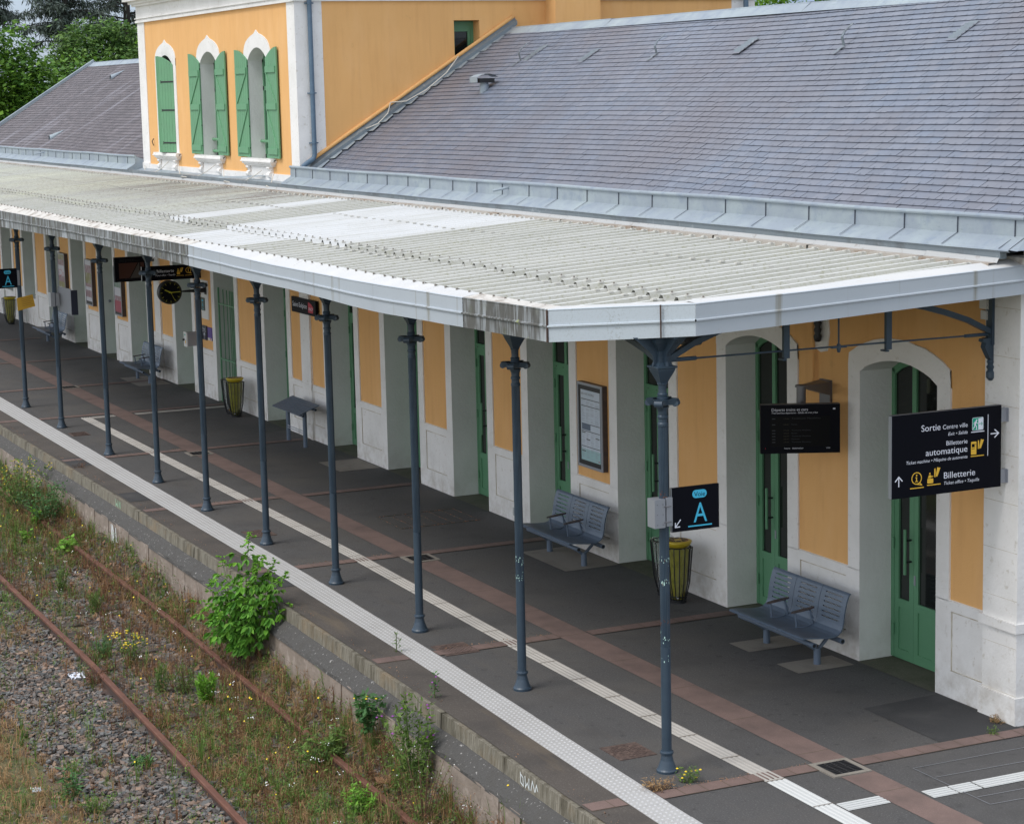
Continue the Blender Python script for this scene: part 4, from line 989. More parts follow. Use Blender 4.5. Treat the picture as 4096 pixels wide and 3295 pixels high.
# downpipe
f = MB(); px_ = TX1+.075
f.tube([(px_, .245, 8.0), (px_, .245, 5.02), (px_+.0, .22, 4.95), (px_+.02, .10, 4.88), (px_+.03, .02, 4.83), (px_+.03, .0, 4.72)], .042, 14)
for z in (7.62, 6.08, 5.22): f.lathe([(.042, -.012), (.055, -.012), (.055, .012), (.042, .012)], (px_, .245, z), 14); f.box(px_-.06, px_+.01, .17, .32, z-.01, z+.01)
part('downpipe', m_pipe, f, 'blue-grey downpipe at the corner of the middle block', smooth=False)
f = MB(); f.tube([(TX1+.15, 9.0, 8.0), (TX1+.15, 9.0, 6.6)], .05, 10); part('downpipe', m_pipe, f)
# loose cables
def cable(pts, r=.009):
    f = MB(); P_ = []
    for a, b in zip(pts, pts[1:]):
        a, b = Vector(a), Vector(b); n = 7
        for i in range(n): t = i/n; P_.append(a.lerp(b, t)+Vector((0, 0, -.10*math.sin(math.pi*t))))
    P_.append(Vector(pts[-1])); f.tube(P_, r, 5); part('cable', m_wire, f, smooth=True)
cable([(-33.3, -.06, 4.62), (-32.2, -.36, 4.52), (-31.3, -.09, 4.75)]); cable([(-30.6, -.09, 4.7), (-29.3, -.42, 4.50), (-28.1, -.08, 4.75)])
cable([(-27.55, -.09, 4.68), (-26.5, -.42, 4.49), (-25.3, -.08, 4.7)]); cable([(-24.6, -.09, 4.65), (-24.1, -.40, 4.48), (-23.4, -.2, 4.55)])
f = MB(); f.tube([(X0+.16, 3.0, zplane(3.0)+.22), (X0+.3, 2.7, zplane(2.7)+.12), (X0+.32, 2.3, zplane(2.3)+.08), (X0+.2, 1.95, zplane(1.95)+.1), (X0+.08, 1.7, zplane(1.7)+.24), (X0+.14, 1.62, zplane(1.62)+.1), (X0+.2, 1.4, zplane(1.4)+.06), (X0+.12, 1.2, zplane(1.2)+.1)], .010, 6)
part('cable', m_wire, f, smooth=True)
# green barred gate in the ninth doorway
f = MB()
for x in (-28.70, -28.42, -28.18, -28.0, -27.9, -27.82, -27.74, -27.66): f.box(x-.008, x+.008, .05, .066, .02, 2.28)
f.box(-28.73, -28.70, .04, .07, .0, 2.30); f.box(-27.66, -27.56, .04, .09, .0, 2.30)
for z in (1.98, .88, .12): f.box(-28.73, -27.56, .045, .065, z-.012, z+.012)
f.box(-27.66, -27.60, .02, .1, .82, .96, 1)
gt = f.build('barred_gate', [m_green, m_black], None); tag(gt, 'tall green gate of upright bars across the doorway right of the clock', 'gate')
# ================================================================ PLATFORM CANOPY
cn = empty('platform_canopy', (-20, -3.57, 0), 'long white corrugated canopy over the platform carried on slim blue-grey iron columns', 'canopy')
YC = -3.57
def cz(y): return 4.075+.065*(y+4.3)
FT = [(-56, 4.03), (-28, 4.04), (-21.2, 4.06), (-15.8, 4.085), (-13.7, 4.06), (-11.9, 4.045), (-8.8, 4.06), (-6.5, 4.10), (-4.8, 4.135)]
FB = [(-56, 3.74), (-28, 3.75), (-21.5, 3.83), (-16.1, 3.82), (-13.7, 3.80), (-11.9, 3.805), (-8.9, 3.77), (-6.6, 3.82), (-4.8, 3.855)]
CA, CB, CE = (-4.77, -4.32), (-3.58, -3.50), (-3.40, .15)
def front(x):      # front limit of the sheets along x
    if x < CA[0]: return -4.135
    if x < CB[0]: return CA[1]+(x-CA[0])/(CB[0]-CA[0])*(CB[1]-CA[1])+.19
    return CB[1]+.2
pitch = .279
LG = .030
RH = .052
prof = [(0, 0), (.115, 0), (.150, RH), (.192, RH), (.227, 0)]
def sheets(name, ya, yb, dz, mats, zone, seed):
    """ribbed sheets between ya (front) and yb (wall side)"""
    r = random.Random(seed); V = []; F = []; MI = []
    x = -53.9; i = 0; sk = 0
    while x < -3.5:
        if i % 4 == 0: sk = r.uniform(-.035, .035); dzz = r.uniform(-.004, .006)
        pts = [(x+a, h) for a, h in prof]+[(x+pitch, 0)]
        mi0 = zone(x)
        for (a, ha), (b, hb) in zip(pts, pts[1:]):
            mi = 3 if (ha > 0 and hb > 0 and mi0 != 1) else mi0  # flat rib tops take the painted highlight, sides and valleys stay darker
            if b > -3.66: continue
            y0, y1 = (max(ya+sk, front(a)), max(ya+sk, front(b))) if ya > -4 else (front(a), front(b))
            if min(y0, y1) > yb-.05: continue
            ns = 4; k = len(V)
            for j in range(ns+1):
                t = j/ns; yy0 = y0+(yb-y0)*t; yy1 = y1+(yb-y1)*t
                w0 = .006*math.sin(a*.9+yy0)+dzz; w1 = .006*math.sin(b*.9+yy1)+dzz
                V += [(a, yy0, cz(yy0)+ha+dz+w0), (b, yy1, cz(yy1)+hb+dz+w1)]
            for j in range(ns): F.append((k+2*j, k+2*j+1, k+2*j+3, k+2*j+2)); MI.append(mi)
        x += pitch; i += 1
    o = npmesh(name, V, F, mats, cn, MI)
    sm = o.modifiers.new('thickness', 'SOLIDIFY'); sm.thickness = .003
    return o
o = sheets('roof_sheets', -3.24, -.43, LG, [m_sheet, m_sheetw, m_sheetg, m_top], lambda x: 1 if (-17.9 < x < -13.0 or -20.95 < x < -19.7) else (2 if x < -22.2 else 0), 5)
o['label'] = 'upper run of corrugated canopy sheets'
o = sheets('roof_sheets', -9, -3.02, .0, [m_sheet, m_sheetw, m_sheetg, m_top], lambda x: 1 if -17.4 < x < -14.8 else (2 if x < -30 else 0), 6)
o['label'] = 'lower run of corrugated canopy sheets'
cl_ = MB(); bo = MB(); x = -53.9; i = 0
while x < -3.9:
    cx_ = x+.1725
    for y in (-3.14, -1.62+.03*math.sin(x*2)):
        if y < front(cx_)+.05: continue
        z = cz(y)+LG+RH
        cl_.box(cx_-.022, cx_+.030, y-.024, y+.024, z-.012, z+.004)
        if y < -3: bo.lathe([(.009, 0), (.009, .012), (.005, .016)], (cx_, y, z+.003), 6)
    y = -3.33
    if y > front(cx_)+.05:
        z = cz(y)+RH; cl_.box(cx_-.022, cx_+.030, y-.022, y+.022, z-.012, z+.004)
    if cx_ < CA[0]-.1: bo.lathe([(.011, 0), (.011, .014), (.005, .018)], (cx_+rnd.uniform(-.03, .03), -4.15, cz(-4.12)+.045), 6)
    y = -.55; z = cz(y)+.092
    cl_.box(cx_-.026, cx_+.030, y, y+.03, z-.03, z+.005)
    x += pitch; i += 1
# black faces standing for the shade under the lap of the upper sheets
gp = MB(); x = -53.9
while x < -3.9:
    pts = [(x+a, h) for a, h in prof]+[(x+pitch, 0)]
    for (a, ha), (b, hb) in zip(pts, pts[1:]):
        if b > -3.66 or front(a) > -3.3: continue
        yy = -3.205; gp.quad((a, yy, cz(yy)-.01), (b, yy, cz(yy)-.01), (b, yy, cz(yy)+LG-.006+hb), (a, yy, cz(yy)+LG-.006+ha))
    x += pitch
gp.build('lap_shade', m_black, cn)
tag(cl_.build('sheet_clips', MAT('clip_metal', (.50, .49, .45), .7), cn), kind='stuff'); tag(bo.build('sheet_bolts', MAT('dull_bolt', (.17, .15, .13), .7), cn), kind='stuff')

def fascia(pts, mat, label):
    """pts: (x, y, ztop, zbot); outward side is to the right-hand of travel when going +x (towards -y)"""
    f = MB()
    for (x0, y0, t0, b0), (x1, y1, t1, b1) in zip(pts, pts[1:]):
        L = math.hypot(x1-x0, y1-y0); nx, ny = (y1-y0)/L, -(x1-x0)/L
        def P(x, y, o, z): return (x+nx*o, y+ny*o, z)
        m0, m1 = t0-(t0-b0)*.50, t1-(t1-b1)*.50
        zi = lambda x, y, t: max(t+.02, (cz(y-ny*0)+.012+RH) if abs(ny) > .9 else cz(min(y+.1, 0))+(.10 if y > -3.3 else .065))
        ring = lambda x, y, t, m_, b: [P(x, y, -.20, zi(x, y, t)), P(x, y, -.01, t+.012), P(x, y, .004, t+.006), P(x, y, 0, t-.006), P(x, y, 0, m_+.012), P(x, y, .016, m_+.006), P(x, y, .016, m_-.006), P(x, y, 0, m_-.012), P(x, y, -.002, b), P(x, y, -.06, b), P(x, y, -.06, b+.01)]
        A_, B_ = ring(x0, y0, t0, m0, b0), ring(x1, y1, t1, m1, b1)
        for k in range(len(A_)-1): f.quad(A_[k+1], B_[k+1], B_[k], A_[k], 1 if k == 0 else 0)
    o = f.build('fascia', [mat, m_trim if mat != m_fasciad else m_trimd], cn); o['label'] = label; return o
def run(xa, xb, step=.5):
    n = max(1, int((xb-xa)/step)); r_ = []
    for i in range(n+1):
        x = xa+(xb-xa)*i/n; w = .006*math.sin(x*2.1)+.004*math.sin(x*4.7)
        r_.append((x, -4.32+w, interp(x, FT), interp(x, FB)))
    return r_
fascia(run(-54.0, -15.80), m_fasciad, 'black-streaked fascia of the far half')
fascia(run(-15.79, -6.62), m_fascia, 'clean white fascia')
fascia(run(-6.61, CA[0]), m_fasciad, 'black-streaked fascia by the corner')
fascia([(CA[0]+.002, CA[1], 4.135, 3.855), (-4.2, -3.925, 4.185, 3.905), (CB[0], CB[1], 4.235, 3.965)], m_fasciac, 'speckled corner fascia')
fascia([(CB[0]+.002, CB[1], 4.235, 3.965), (-3.53, -2.5, 4.275, 4.01), (-3.47, -1.3, 4.33, 4.075), (CE[0], CE[1], 4.40, 4.145)], m_fascia, 'end fascia')
f = MB(); f.tube([(CA[0], CA[1]-.004, 3.855), (CA[0], CA[1]-.004, 4.14)], .012, 6); f.tube([(CB[0]-.25, CB[1]-.20, 3.94), (CB[0]-.25, CB[1]-.20, 4.225)], .008, 6)
f.build('joint_cover', m_rails, cn)
# thin purlins and beams below the sheets
f = MB()
f.box(-54, -3.75, YC-.04, YC+.04, 3.93, 4.06); f.box(-54, -3.7, -.30, -.22, 4.1, 4.22)
for y in (-2.6, -1.62): f.box(-54, -3.75, y-.03, y+.03, cz(y)-.09, cz(y)-.01)
f.box(-54, CA[0], -4.28, -4.22, 3.86, 4.02)
f.build('purlins', m_iron, cn)

CX = [-30.22, -27.17, -23.68, -20.61, -17.97, -15.22, -12.51, -9.79, -7.07, -4.05]
def make_column():
    b = MB(); b.lathe([(.095, 0), (.096, .022), (.085, .035), (.075, .06), (.058, .11), (.050, .155), (.050, .165), (.060, .170), (.062, .185), (.058, .195), (.046, .2)], n=28)
    s = MB(); s.lathe([(.0455, .19), (.0445, 1.15)], n=28)
    n = 40; pr_ = []
    for z in (1.13, 1.16, 3.12, 3.15):
        pr_.append([((.0435 if (k % 2 == 0) else .0385)*math.cos(2*math.pi*k/n), (.0435 if (k % 2 == 0) else .0385)*math.sin(2*math.pi*k/n), z) for k in range(n)])
    k0 = len(s.v); s.v += [p for q in pr_ for p in q]
    for i in range(3):
        for k in range(n): s.f.append((k0+i*n+k, k0+i*n+(k+1) % n, k0+(i+1)*n+(k+1) % n, k0+(i+1)*n+k)); s.m.append(0)
    c = MB(); c.lathe([(.042, 3.13), (.047, 3.14), (.047, 3.16), (.041, 3.17), (.041, 3.20), (.048, 3.21), (.048, 3.225), (.041, 3.235), (.043, 3.27), (.055, 3.30), (.06, 3.31)], n=24)
    # volute plate
    for a in range(4):
        ca, sa = math.cos(a*math.pi/2+math.pi/4), math.sin(a*math.pi/2+math.pi/4)
        T = lambda u, v, z: (u*ca-v*sa, u*sa+v*ca, z)
        c.add([T(0, -.06, 3.32), T(.115, -.034, 3.33), T(.115, .034, 3.33), T(0, .06, 3.32), T(0, -.085, 3.38), T(.14, -.042, 3.38), T(.14, .042, 3.38), T(0, .085, 3.38)], [(0, 3, 2, 1), (4, 5, 6, 7), (0, 1, 5, 4), (1, 2, 6, 5), (2, 3, 7, 6)])
        q = MB(); q.lathe([(.030, -.036), (.030, .036)], (0, 0, 0), 12)
        c.add([T(.105, v[2], 3.345+v[1]+0) if False else T(.122+v[0], v[2], 3.345+v[1]) for v in q.v], q.f)
    c.lathe([(.052, 3.37), (.052, 3.385), (.043, 3.39), (.047, 3.42), (.037, 3.43), (.036, 3.46), (.038, 3.50), (.044, 3.505), (.044, 3.515), (.036, 3.52)], n=20)
    # flaring square head
    def sq(h, z): return [(-h, -h, z), (h, -h, z), (h, h, z), (-h, h, z)]
    L = [(.033, 3.515), (.042, 3.54), (.076, 3.615), (.084, 3.635), (.084, 3.645), (.098, 3.655), (.098, 3.668), (.070, 3.672), (.055, 3.70), (.055, 3.80), (.11, 3.88), (.11, 3.93)]
    k0 = len(c.v)
    for h, z in L: c.v += sq(h, z)
    for i in range(len(L)-1):
        for k in range(4): c.f.append((k0+4*i+k, k0+4*i+(k+1) % 4, k0+4*i+4+(k+1) % 4, k0+4*i+4+k)); c.m.append(0)
    for ax in (0, 1):      # curved gusset plates to the beam, both ways
        for s_ in (-1, 1):
            P_ = [(.045, 3.66), (.095, 3.67), (.085, 3.71), (.095, 3.76), (.13, 3.80), (.20, 3.86), (.28, 3.93), (.045, 3.93)]
            fn = (lambda u, v, d, s_=s_: (s_*u, d, v)) if ax == 0 else (lambda u, v, d, s_=s_: (d, s_*u, v))
            c.prism(P_, fn, -.012, .012)
    return b, s, c
cb, cs_, cc = make_column()
proto = None; cols = []
for i, x in enumerate(CX):
    if proto is None:
        ce = bpy.data.objects.new('column', None); COL.objects.link(ce); ce.parent = cn; ce.location = Vector((x, YC, 0))-Vector(cn.location); WL[ce.name] = Vector((x, YC, 0))
        kids = [cb.build('base', m_iron, ce, local=True), cs_.build('shaft', m_iron, ce, local=True), cc.build('capital', m_iron, ce, local=True)]
        for k in kids[::2]:
            pass
        proto = (ce, kids)
    else:
        ce = proto[0].copy(); COL.objects.link(ce); ce.location = Vector((x, YC, 0))-Vector(cn.location)
        for k in proto[1]:
            c_ = k.copy(); COL.objects.link(c_); c_.parent = ce
    cols.append(ce); WL[ce.name] = Vector((x, YC, 0))
# chipped paint on the corner column and its neighbour
def chips(x, zs, par):
    f = MB(); r = random.Random(int(-x*10))
    for z, n, mi in zs:
        for _ in range(n):
            a = r.uniform(-2.6, .6); zz = z+r.gauss(0, .025); w = r.uniform(.05, .22); h = r.uniform(.004, .02); rr = .0452
            f.add([(x+rr*math.cos(t), YC+rr*math.sin(t), q) for t, q in ((a, zz), (a+w, zz+r.uniform(-.004, .004)), (a+w, zz+h), (a, zz+h))], [(0, 1, 2, 3)], mi)
    f.build('chipped_paint', [MAT('pale_undercoat', (.42, .62, .56), .7), m_rail], par)
chips(-4.05, [(1.93, 20, 0), (1.74, 20, 0), (1.93, 5, 1), (1.74, 5, 1), (1.38, 14, 1), (1.22, 10, 0), (2.52, 14, 1), (1.05, 8, 0)], cols[-1]); chips(-7.07, [(1.35, 20, 0), (1.18, 14, 0)], cols[-2])
# arched trusses from each column to the wall
def truss(x, full):
    f = MB(); n = 14; y0, y1 = YC+.07, -.06
    pts = [(x, y0+(y1-y0)*i/n, 3.70+.40*math.sin(math.pi*i/n)**.8) for i in range(n+1)]
    for a, b in zip(pts, pts[1:]):
        f.add([(x-.03, a[1], a[2]), (x+.03, a[1], a[2]), (x+.03, b[1], b[2]), (x-.03, b[1], b[2]), (x-.03, a[1], a[2]+.055), (x+.03, a[1], a[2]+.055), (x+.03, b[1], b[2]+.055), (x-.03, b[1], b[2]+.055)],
              [(0, 3, 2, 1), (4, 5, 6, 7), (0, 1, 5, 4), (1, 2, 6, 5), (2, 3, 7, 6), (3, 0, 4, 7)])
    f.tube([(x, y0, 3.71), (x, -.12, 3.70)], .0085, 8)
    f.tube([(x, y0, 3.71), (x, y0+.27, 3.71)], .019, 8); f.tube([(x, -.34, 3.70), (x, -.08, 3.70)], .017, 8)
    f.tube([(x, -1.74, 3.70), (x, -1.74, 4.14)], .009, 6); f.lathe([(.012, -.05), (.02, -.02), (.02, .02), (.012, .03)], (x, -1.74, 3.70), 8); f.box(x-.013, x+.013, -1.82, -1.66, 3.69, 3.71)
    f.build('truss', m_iron, cn)
    if full:
        # wall bracket
        f = MB(); f.box(x-.045, x+.045, -.06, .0, 3.60, 4.16)
        f.prism([(0, 3.68), (-.15, 3.66), (-.155, 3.635), (-.12, 3.62), (-.13, 3.58), (-.07, 3.47), (-.04, 3.45), (0, 3.45)], lambda u, v, d: (d, u, v), x-.035, x+.035)
        f.lathe([(.02, -.2), (.045, -.17), (.045, -.12), (.03, -.10), (.045, -.07), (.03, -.05), (.04, -.02), (.03, 0)], (x, -.035, 3.46), 12)
        f.build('wall_bracket', m_iron, cn)
        for y in (-2.31, -1.21):
            f = MB(); f.box(x-.005, x+.03, y-.03, y+.03, 3.64, 4.2); f.box(x-.03, x+.06, y-.055, y-.02, 3.625, 3.64); f.build('hanger', m_iron, cn)
for x in CX: truss(x, x > -5)
f = MB()                   # brace along the column line near the corner
for xa, xb in ((CX[-2], CX[-1]),):
    n = 14; pts = [(xa+.08+(xb-xa-.16)*i/n, 3.69+.22*math.sin(math.pi*i/n)**.8) for i in range(n+1)]
    for a, b in zip(pts, pts[1:]):
        f.add([(a[0], YC-.028, a[1]), (b[0], YC-.028, b[1]), (b[0], YC+.028, b[1]), (a[0], YC+.028, a[1]), (a[0], YC-.028, a[1]+.05), (b[0], YC-.028, b[1]+.05), (b[0], YC+.028, b[1]+.05), (a[0], YC+.028, a[1]+.05)], [(0, 3, 2, 1), (4, 5, 6, 7), (0, 1, 5, 4), (2, 3, 7, 6)])
f.build('brace', m_iron, cn)
f = MB(); f.lathe([(.0, .08), (.06, .08), (.11, -.02), (.12, -.08), (.09, -.13)][::-1], (-4.62, -2.95, 3.88), 6); f.box(-4.66, -4.58, -3.0, -2.9, 3.9, 4.2)
f.build('loudspeaker', m_black, cn)

# ================================================================ FURNITURE
def make_bench():
    t = empty('bench', (-6.87, -.45, 0), 'blue-grey steel three-seat bench with two armrests, nearest one between the last two doorways', 'bench', 'three-seat steel benches along the wall')
    # seat profile (y, z) relative to the bench, front to top of back
    PR = [(-.335, .352), (-.340, .365), (-.325, .378), (-.25, .374), (-.15, .362), (-.05, .352), (.04, .350), (.095, .362), (.135, .395), (.155, .44), (.165, .50), (.175, .57), (.192, .65), (.213, .72), (.232, .765), (.25, .785), (.262, .782)]
    SW = .487
    def along(s_):    # point at arc length fraction
        return s_
    cum = [0]
    for a, b in zip(PR, PR[1:]): cum.append(cum[-1]+math.hypot(b[0]-a[0], b[1]-a[1]))
    def at(s_):
        return float(np.interp(s_, cum, [p[0] for p in PR])), float(np.interp(s_, cum, [p[1] for p in PR]))
    TL = cum[-1]; s_back = cum[9]
    sl_b = [s_back+.035+k*.052 for k in range(6)]        # slots in the back
    sl_s = [.10+k*.034 for k in range(5)]                # fine grooves in the seat
    for q in range(3):
        x0 = -.74+q*(SW+.0065); x1 = x0+SW; f = MB()
        marks = sorted(set([0, TL]+cum+[v for s_ in sl_b for v in (s_, s_+.013)]))
        xi0, xi1 = x0+.085, x1-.085
        for a, b in zip(marks, marks[1:]):
            slot = any(abs(a-s_) < 1e-6 for s_ in sl_b)
            (ya, za), (yb, zb) = at(a), at(b)
            ny, nz = -(zb-za), (yb-ya); L = math.hypot(ny, nz) or 1; ny, nz = ny/L*.014, nz/L*.014
            def slab(u, v):
                f.add([(u, ya, za), (v, ya, za), (v, yb, zb), (u, yb, zb), (u, ya-ny, za-nz), (v, ya-ny, za-nz), (v, yb-ny, zb-nz), (u, yb-ny, zb-nz)], [(0, 1, 2, 3), (7, 6, 5, 4), (1, 5, 6, 2), (0, 3, 7, 4)]+([(0, 4, 5, 1)] if a == 0 or slot else [])+([(3, 2, 6, 7)] if b == TL else []))
            if slot: slab(x0, xi0); slab(xi1, x1)
            else: slab(x0, x1)
            if slot: f.add([(xi0, ya, za), (xi1, ya, za), (xi1, ya-ny, za-nz), (xi0, ya-ny, za-nz), (xi0, yb, zb), (xi1, yb, zb), (xi1, yb-ny, zb-nz), (xi0, yb-ny, zb-nz)], [(0, 1, 2, 3), (7, 6, 5, 4), (0, 3, 7, 4), (1, 5, 6, 2)])
        for s_ in sl_s:
            (ya, za), (yb, zb) = at(s_), at(s_+.006); f.add([(x0+.03, ya, za+.0015), (x1-.03, ya, za+.0015), (x1-.03, yb, zb+.0015), (x0+.03, yb, zb+.0015)], [(0, 1, 2, 3)], 1)
        f.build('seat', [m_bench, m_aludark], t, local=True)
    f = MB()
    for y, z in ((-.20, .285), (.15, .285)):
        f.tube([(-.74, y, z), (.745, y, z)], .028, 14, 0); f.tube([(.7452, y, z), (.7456, y, z)], .020, 12, 1)
    for x in (-.51, .49):
        for a, b in (((x, 0, .15), (x, -.20, .29)), ((x, 0, .15), (x, .15, .29)), ((x, -.2, .29), (x, -.22, .36)), ((x, .15, .29), (x, .12, .37))): f.tube([a, b], .020, 8)
    f.build('frame', [m_bench, m_black], t, local=True, smooth=False)
    for x in (-.51, .49):
        f = MB(); f.lathe([(.038, 0), (.038, .17), (.036, .18)], (x, 0, 0), 18); f.build('leg', m_bench, t, local=True)
    for x in (-.247, .247):
        f = MB(); f.tube([(x, -.10, .355), (x, -.115, .52)], .011, 8); f.tube([(x, .10, .37), (x, .085, .45), (x, .07, .53)], .011, 8)
        f.tube([(x, -.10, .36), (x, -.03, .352), (x, .05, .36), (x, .10, .39), (x, .115, .43), (x, .09, .47)], .007, 6)
        n = 14; vs = []
        for i in range(n):
            a = 2*math.pi*i/n; vs.append((x+.028*math.cos(a), -.02+.145*math.sin(a)))
        f.add([(a, b, .53+.03*((b+.02)/.29)) for a, b in vs]+[(a, b, .545+.03*((b+.02)/.29)) for a, b in vs], [tuple(range(n))[::-1], tuple(range(n, 2*n))]+[(i, (i+1) % n, n+(i+1) % n, n+i) for i in range(n)], 1)
        f.build('armrest', [m_bench, m_arm], t, local=True)
    return t
bn = make_bench()
dup(bn, (-12.28, -.45, 0), 'blue-grey steel bench on one wide pale concrete pad below the framed notice')
dup(bn, (-32.70, -.47, 0), 'blue-grey bench with its front tube behind a column, left of the clock')
dup(bn, (-41.15, -.50, 0), 'farthest blue-grey bench, below the colourful poster and grey panel box at the left')
t = empty('lean_rest', (-22.96, -.40, 0), 'sloping blue-grey slatted lean rest on two legs below the station name sign', 'lean rest')
for x in (-.44, .44):
    f = MB(); f.lathe([(.038, 0), (.038, .62), (.036, .63)], (x, .0, 0), 16); f.build('leg', m_bench, t, local=True)
f = MB()
for k in range(3):
    for j in range(6):
        a, b = -.70+k*.47, -.70+k*.47+.46; u0 = -.20+j*.066; u1 = u0+.053
        z = lambda u: .69+u*.38
        f.add([(a, u0, z(u0)), (b, u0, z(u0)), (b, u1, z(u1)), (a, u1, z(u1)), (a, u0, z(u0)-.014), (b, u0, z(u0)-.014), (b, u1, z(u1)-.014), (a, u1, z(u1)-.014)], [(0, 1, 2, 3), (7, 6, 5, 4), (0, 4, 5, 1), (3, 2, 6, 7), (1, 5, 6, 2), (0, 3, 7, 4)])
    for e0 in (a, b-.07): f.add([(e0, -.21, z(-.21)-.002), (e0+.07, -.21, z(-.21)-.002), (e0+.07, .19, z(.19)-.002), (e0, .19, z(.19)-.002)], [(0, 1, 2, 3)])
f.build('seat', m_bench, t, local=True)
f = MB()
for y, z in ((-.12, .59), (.11, .68)): f.tube([(-.70, y, z), (.71, y, z)], .024, 12); f.tube([(.7102, y, z), (.7106, y, z)], .017, 10, 1)
for zz in (.24, .28): f.tube([(-.46, -.02, zz), (.46, -.02, zz)], .008, 8, 2)
f.build('frame', [m_bench, m_black, m_alu], t, local=True)

def make_bin(yellow):
    t = empty('waste_bin', (-9.50, -.36, 0) if yellow else (-9.92, -.30, 0), 'nearest black wire bin with yellow lid and yellow bag, right of the corner column' if yellow else 'black wire bin with a clear bag, half behind the corner column', 'waste bin', 'wire waste bins in pairs by the wall')
    H, rb, rt_, n = .655, .09, .172, 16
    f = MB()
    for k in range(n):
        a = 2*math.pi*k/n; c_, s_ = math.cos(a), math.sin(a)
        f.tube([(rb*c_, rb*s_, .03), ((rb+.05)*c_, (rb+.05)*s_, .25), (rt_*c_, rt_*s_, H-.02), ((rt_+.004)*c_, (rt_+.004)*s_, H+.01), ((rt_-.03)*c_, (rt_-.03)*s_, H+.02)], .007, 5)
    for r_, z in ((rb, .03), (rb+.012, .08), (rt_-.03, H+.02)):
        f.tube([(r_*math.cos(2*math.pi*k/24), r_*math.sin(2*math.pi*k/24), z) for k in range(25)], .006, 5)
    f.build('wire_cage', m_black, t, local=True)
    f = MB(); f.lathe([(.10, 0), (.10, .022), (.085, .03)], n=20); f.build('base', m_black, t, local=True)
    f = MB(); r = random.Random(3); m_ = 22; L = [(.02, .035), (.074, .05), (.092, .16), (.108, .30), (.124, .45), (.138, .58), (.144, .67)]
    vs = []
    for rr, z in L:
        for k in range(m_): a = 2*math.pi*k/m_; q = rr*(1+r.uniform(-.06, .04)); vs.append((q*math.cos(a), q*math.sin(a), z+r.uniform(-.01, .01)))
    if not yellow:
        for k in range(m_): a = 2*math.pi*k/m_; q = .19*(1+r.uniform(-.08, .12)); vs.append((q*math.cos(a), q*math.sin(a), .68+r.uniform(-.02, .03)))
    nl = len(vs)//m_
    f.add(vs, [(i*m_+k, i*m_+(k+1) % m_, (i+1)*m_+(k+1) % m_, (i+1)*m_+k) for i in range(nl-1) for k in range(m_)])
    f.build('bin_bag', m_bagy if yellow else m_bagc, t, local=True, smooth=True)
    f = MB()
    for _ in range(9): c_ = (r.uniform(-.05, .05), r.uniform(-.05, .05), r.uniform(.07, .17)); f.lathe([(.01, -.02), (.03, -.015), (.028, .02), (.01, .024)], c_, 7, r.choice((0, 1, 2)))
    f.build('rubbish', [m_litw, m_rust, m_ply], t, local=True)
    if yellow:
        f = MB(); f.lathe([(.10, .665), (.135, .69), (.158, .715), (.168, .738), (.166, .748), (.150, .754), (.126, .756)], n=32, mi=0); f.lathe([(.126, .7555), (.127, .7572), (.05, .7576), (.049, .74)], n=24, mi=1)
        for k in range(8):
            a = 2*math.pi*k/8; f.add([(q*math.cos(a+w), q*math.sin(a+w), .7595) for q, w in ((.062, -.10), (.108, -.06), (.108, .06), (.062, .10))], [(0, 1, 2, 3)], 0)
        f.build('lid', [m_lid, m_glow], t, local=True, smooth=False)
    return t
by = make_bin(True); bc = make_bin(False)
dup(by, (-26.62, -.34, 0), 'yellow-lidded wire bin with yellow bag beside the lean rest, in front of a pier'); dup(bc, (-27.06, -.30, 0), 'clear-bag wire bin at the foot of the green barred gate')
dup(by, (-46.45, -.42, 0), 'farthest yellow-lidded wire bin at the left edge'); dup(bc, (-46.95, -.36, 0), 'farthest clear-bag wire bin, cut off at the left edge')

# ------------------------------------------------ signs
def ticketicon(B, u, v, w, h, mi, hole):      # two tilted tickets
    B.poly([(u, v+h*.14), (u, v+h), (u+w*.30, v+h*.98), (u+w*.18, v+h*.1)], mi)
    B.poly([(u+w*.44, v+.0), (u+w*.14, v+h*.90), (u+w*.50, v+h*.97), (u+w, v+h*.10), (u+w*.72, v+h*.08)], mi, .0004)
    B.line([(u+w*.46, v+h*.02), (u+w*.15, v+h*.95)], .004, hole, .0008)
def clerkicon(B, u, v, w, h, mi):
    B.rrect(u, v+h*.55, u+w, v+h, .008, mi); B.disc(u+w*.42, v+h*.08, h*.085, mi)
    B.poly([(u+w*.08, v+h*.5), (u+w*.25, v+h*.22), (u+w*.6, v+h*.22), (u+w*.75, v+h*.36), (u+w*1.0, v+h*.30), (u+w*1.02, v+h*.36), (u+w*.72, v+h*.46), (u+w*.62, v+h*.40), (u+w*.6, v+h*.5)], mi)
def infoicon(B, u, v, r, w, mi):
    B.ring(u, v, r, w, mi); B.line([(u+r*.55, v+r*.72), (u+r*1.0, v+r*1.15)], w, mi, .0004); B.line([(u+r*1.0, v+r*1.15), (u+r*.1, v+r*.95)], w, mi, .0006)
    B.disc(u, v-r*.48, r*.14, mi); B.line([(u-r*.02, v-r*.15), (u-r*.02, v+r*.5)], w*1.15, mi); B.line([(u-r*.2, v-r*.13), (u+r*.05, v-r*.13)], w*.8, mi, .0004); B.line([(u-r*.24, v+r*.5), (u+r*.22, v+r*.5)], w*.8, mi, .0006)
SX = -3.80; sg = empty('direction_sign', (SX, -.7, 2.67), 'large black direction sign with white lettering reading Sortie Centre ville, on the corner pier', 'sign')
f = MB(); f.box(SX-.05, SX, -1.33, -.10, 2.29, 3.06, 0); f.box(SX-.047, SX-.003, -1.337, -1.33, 2.292, 3.058, 1); f.box(SX-.045, SX-.004, -1.33, -.10, 3.06, 3.064, 2)
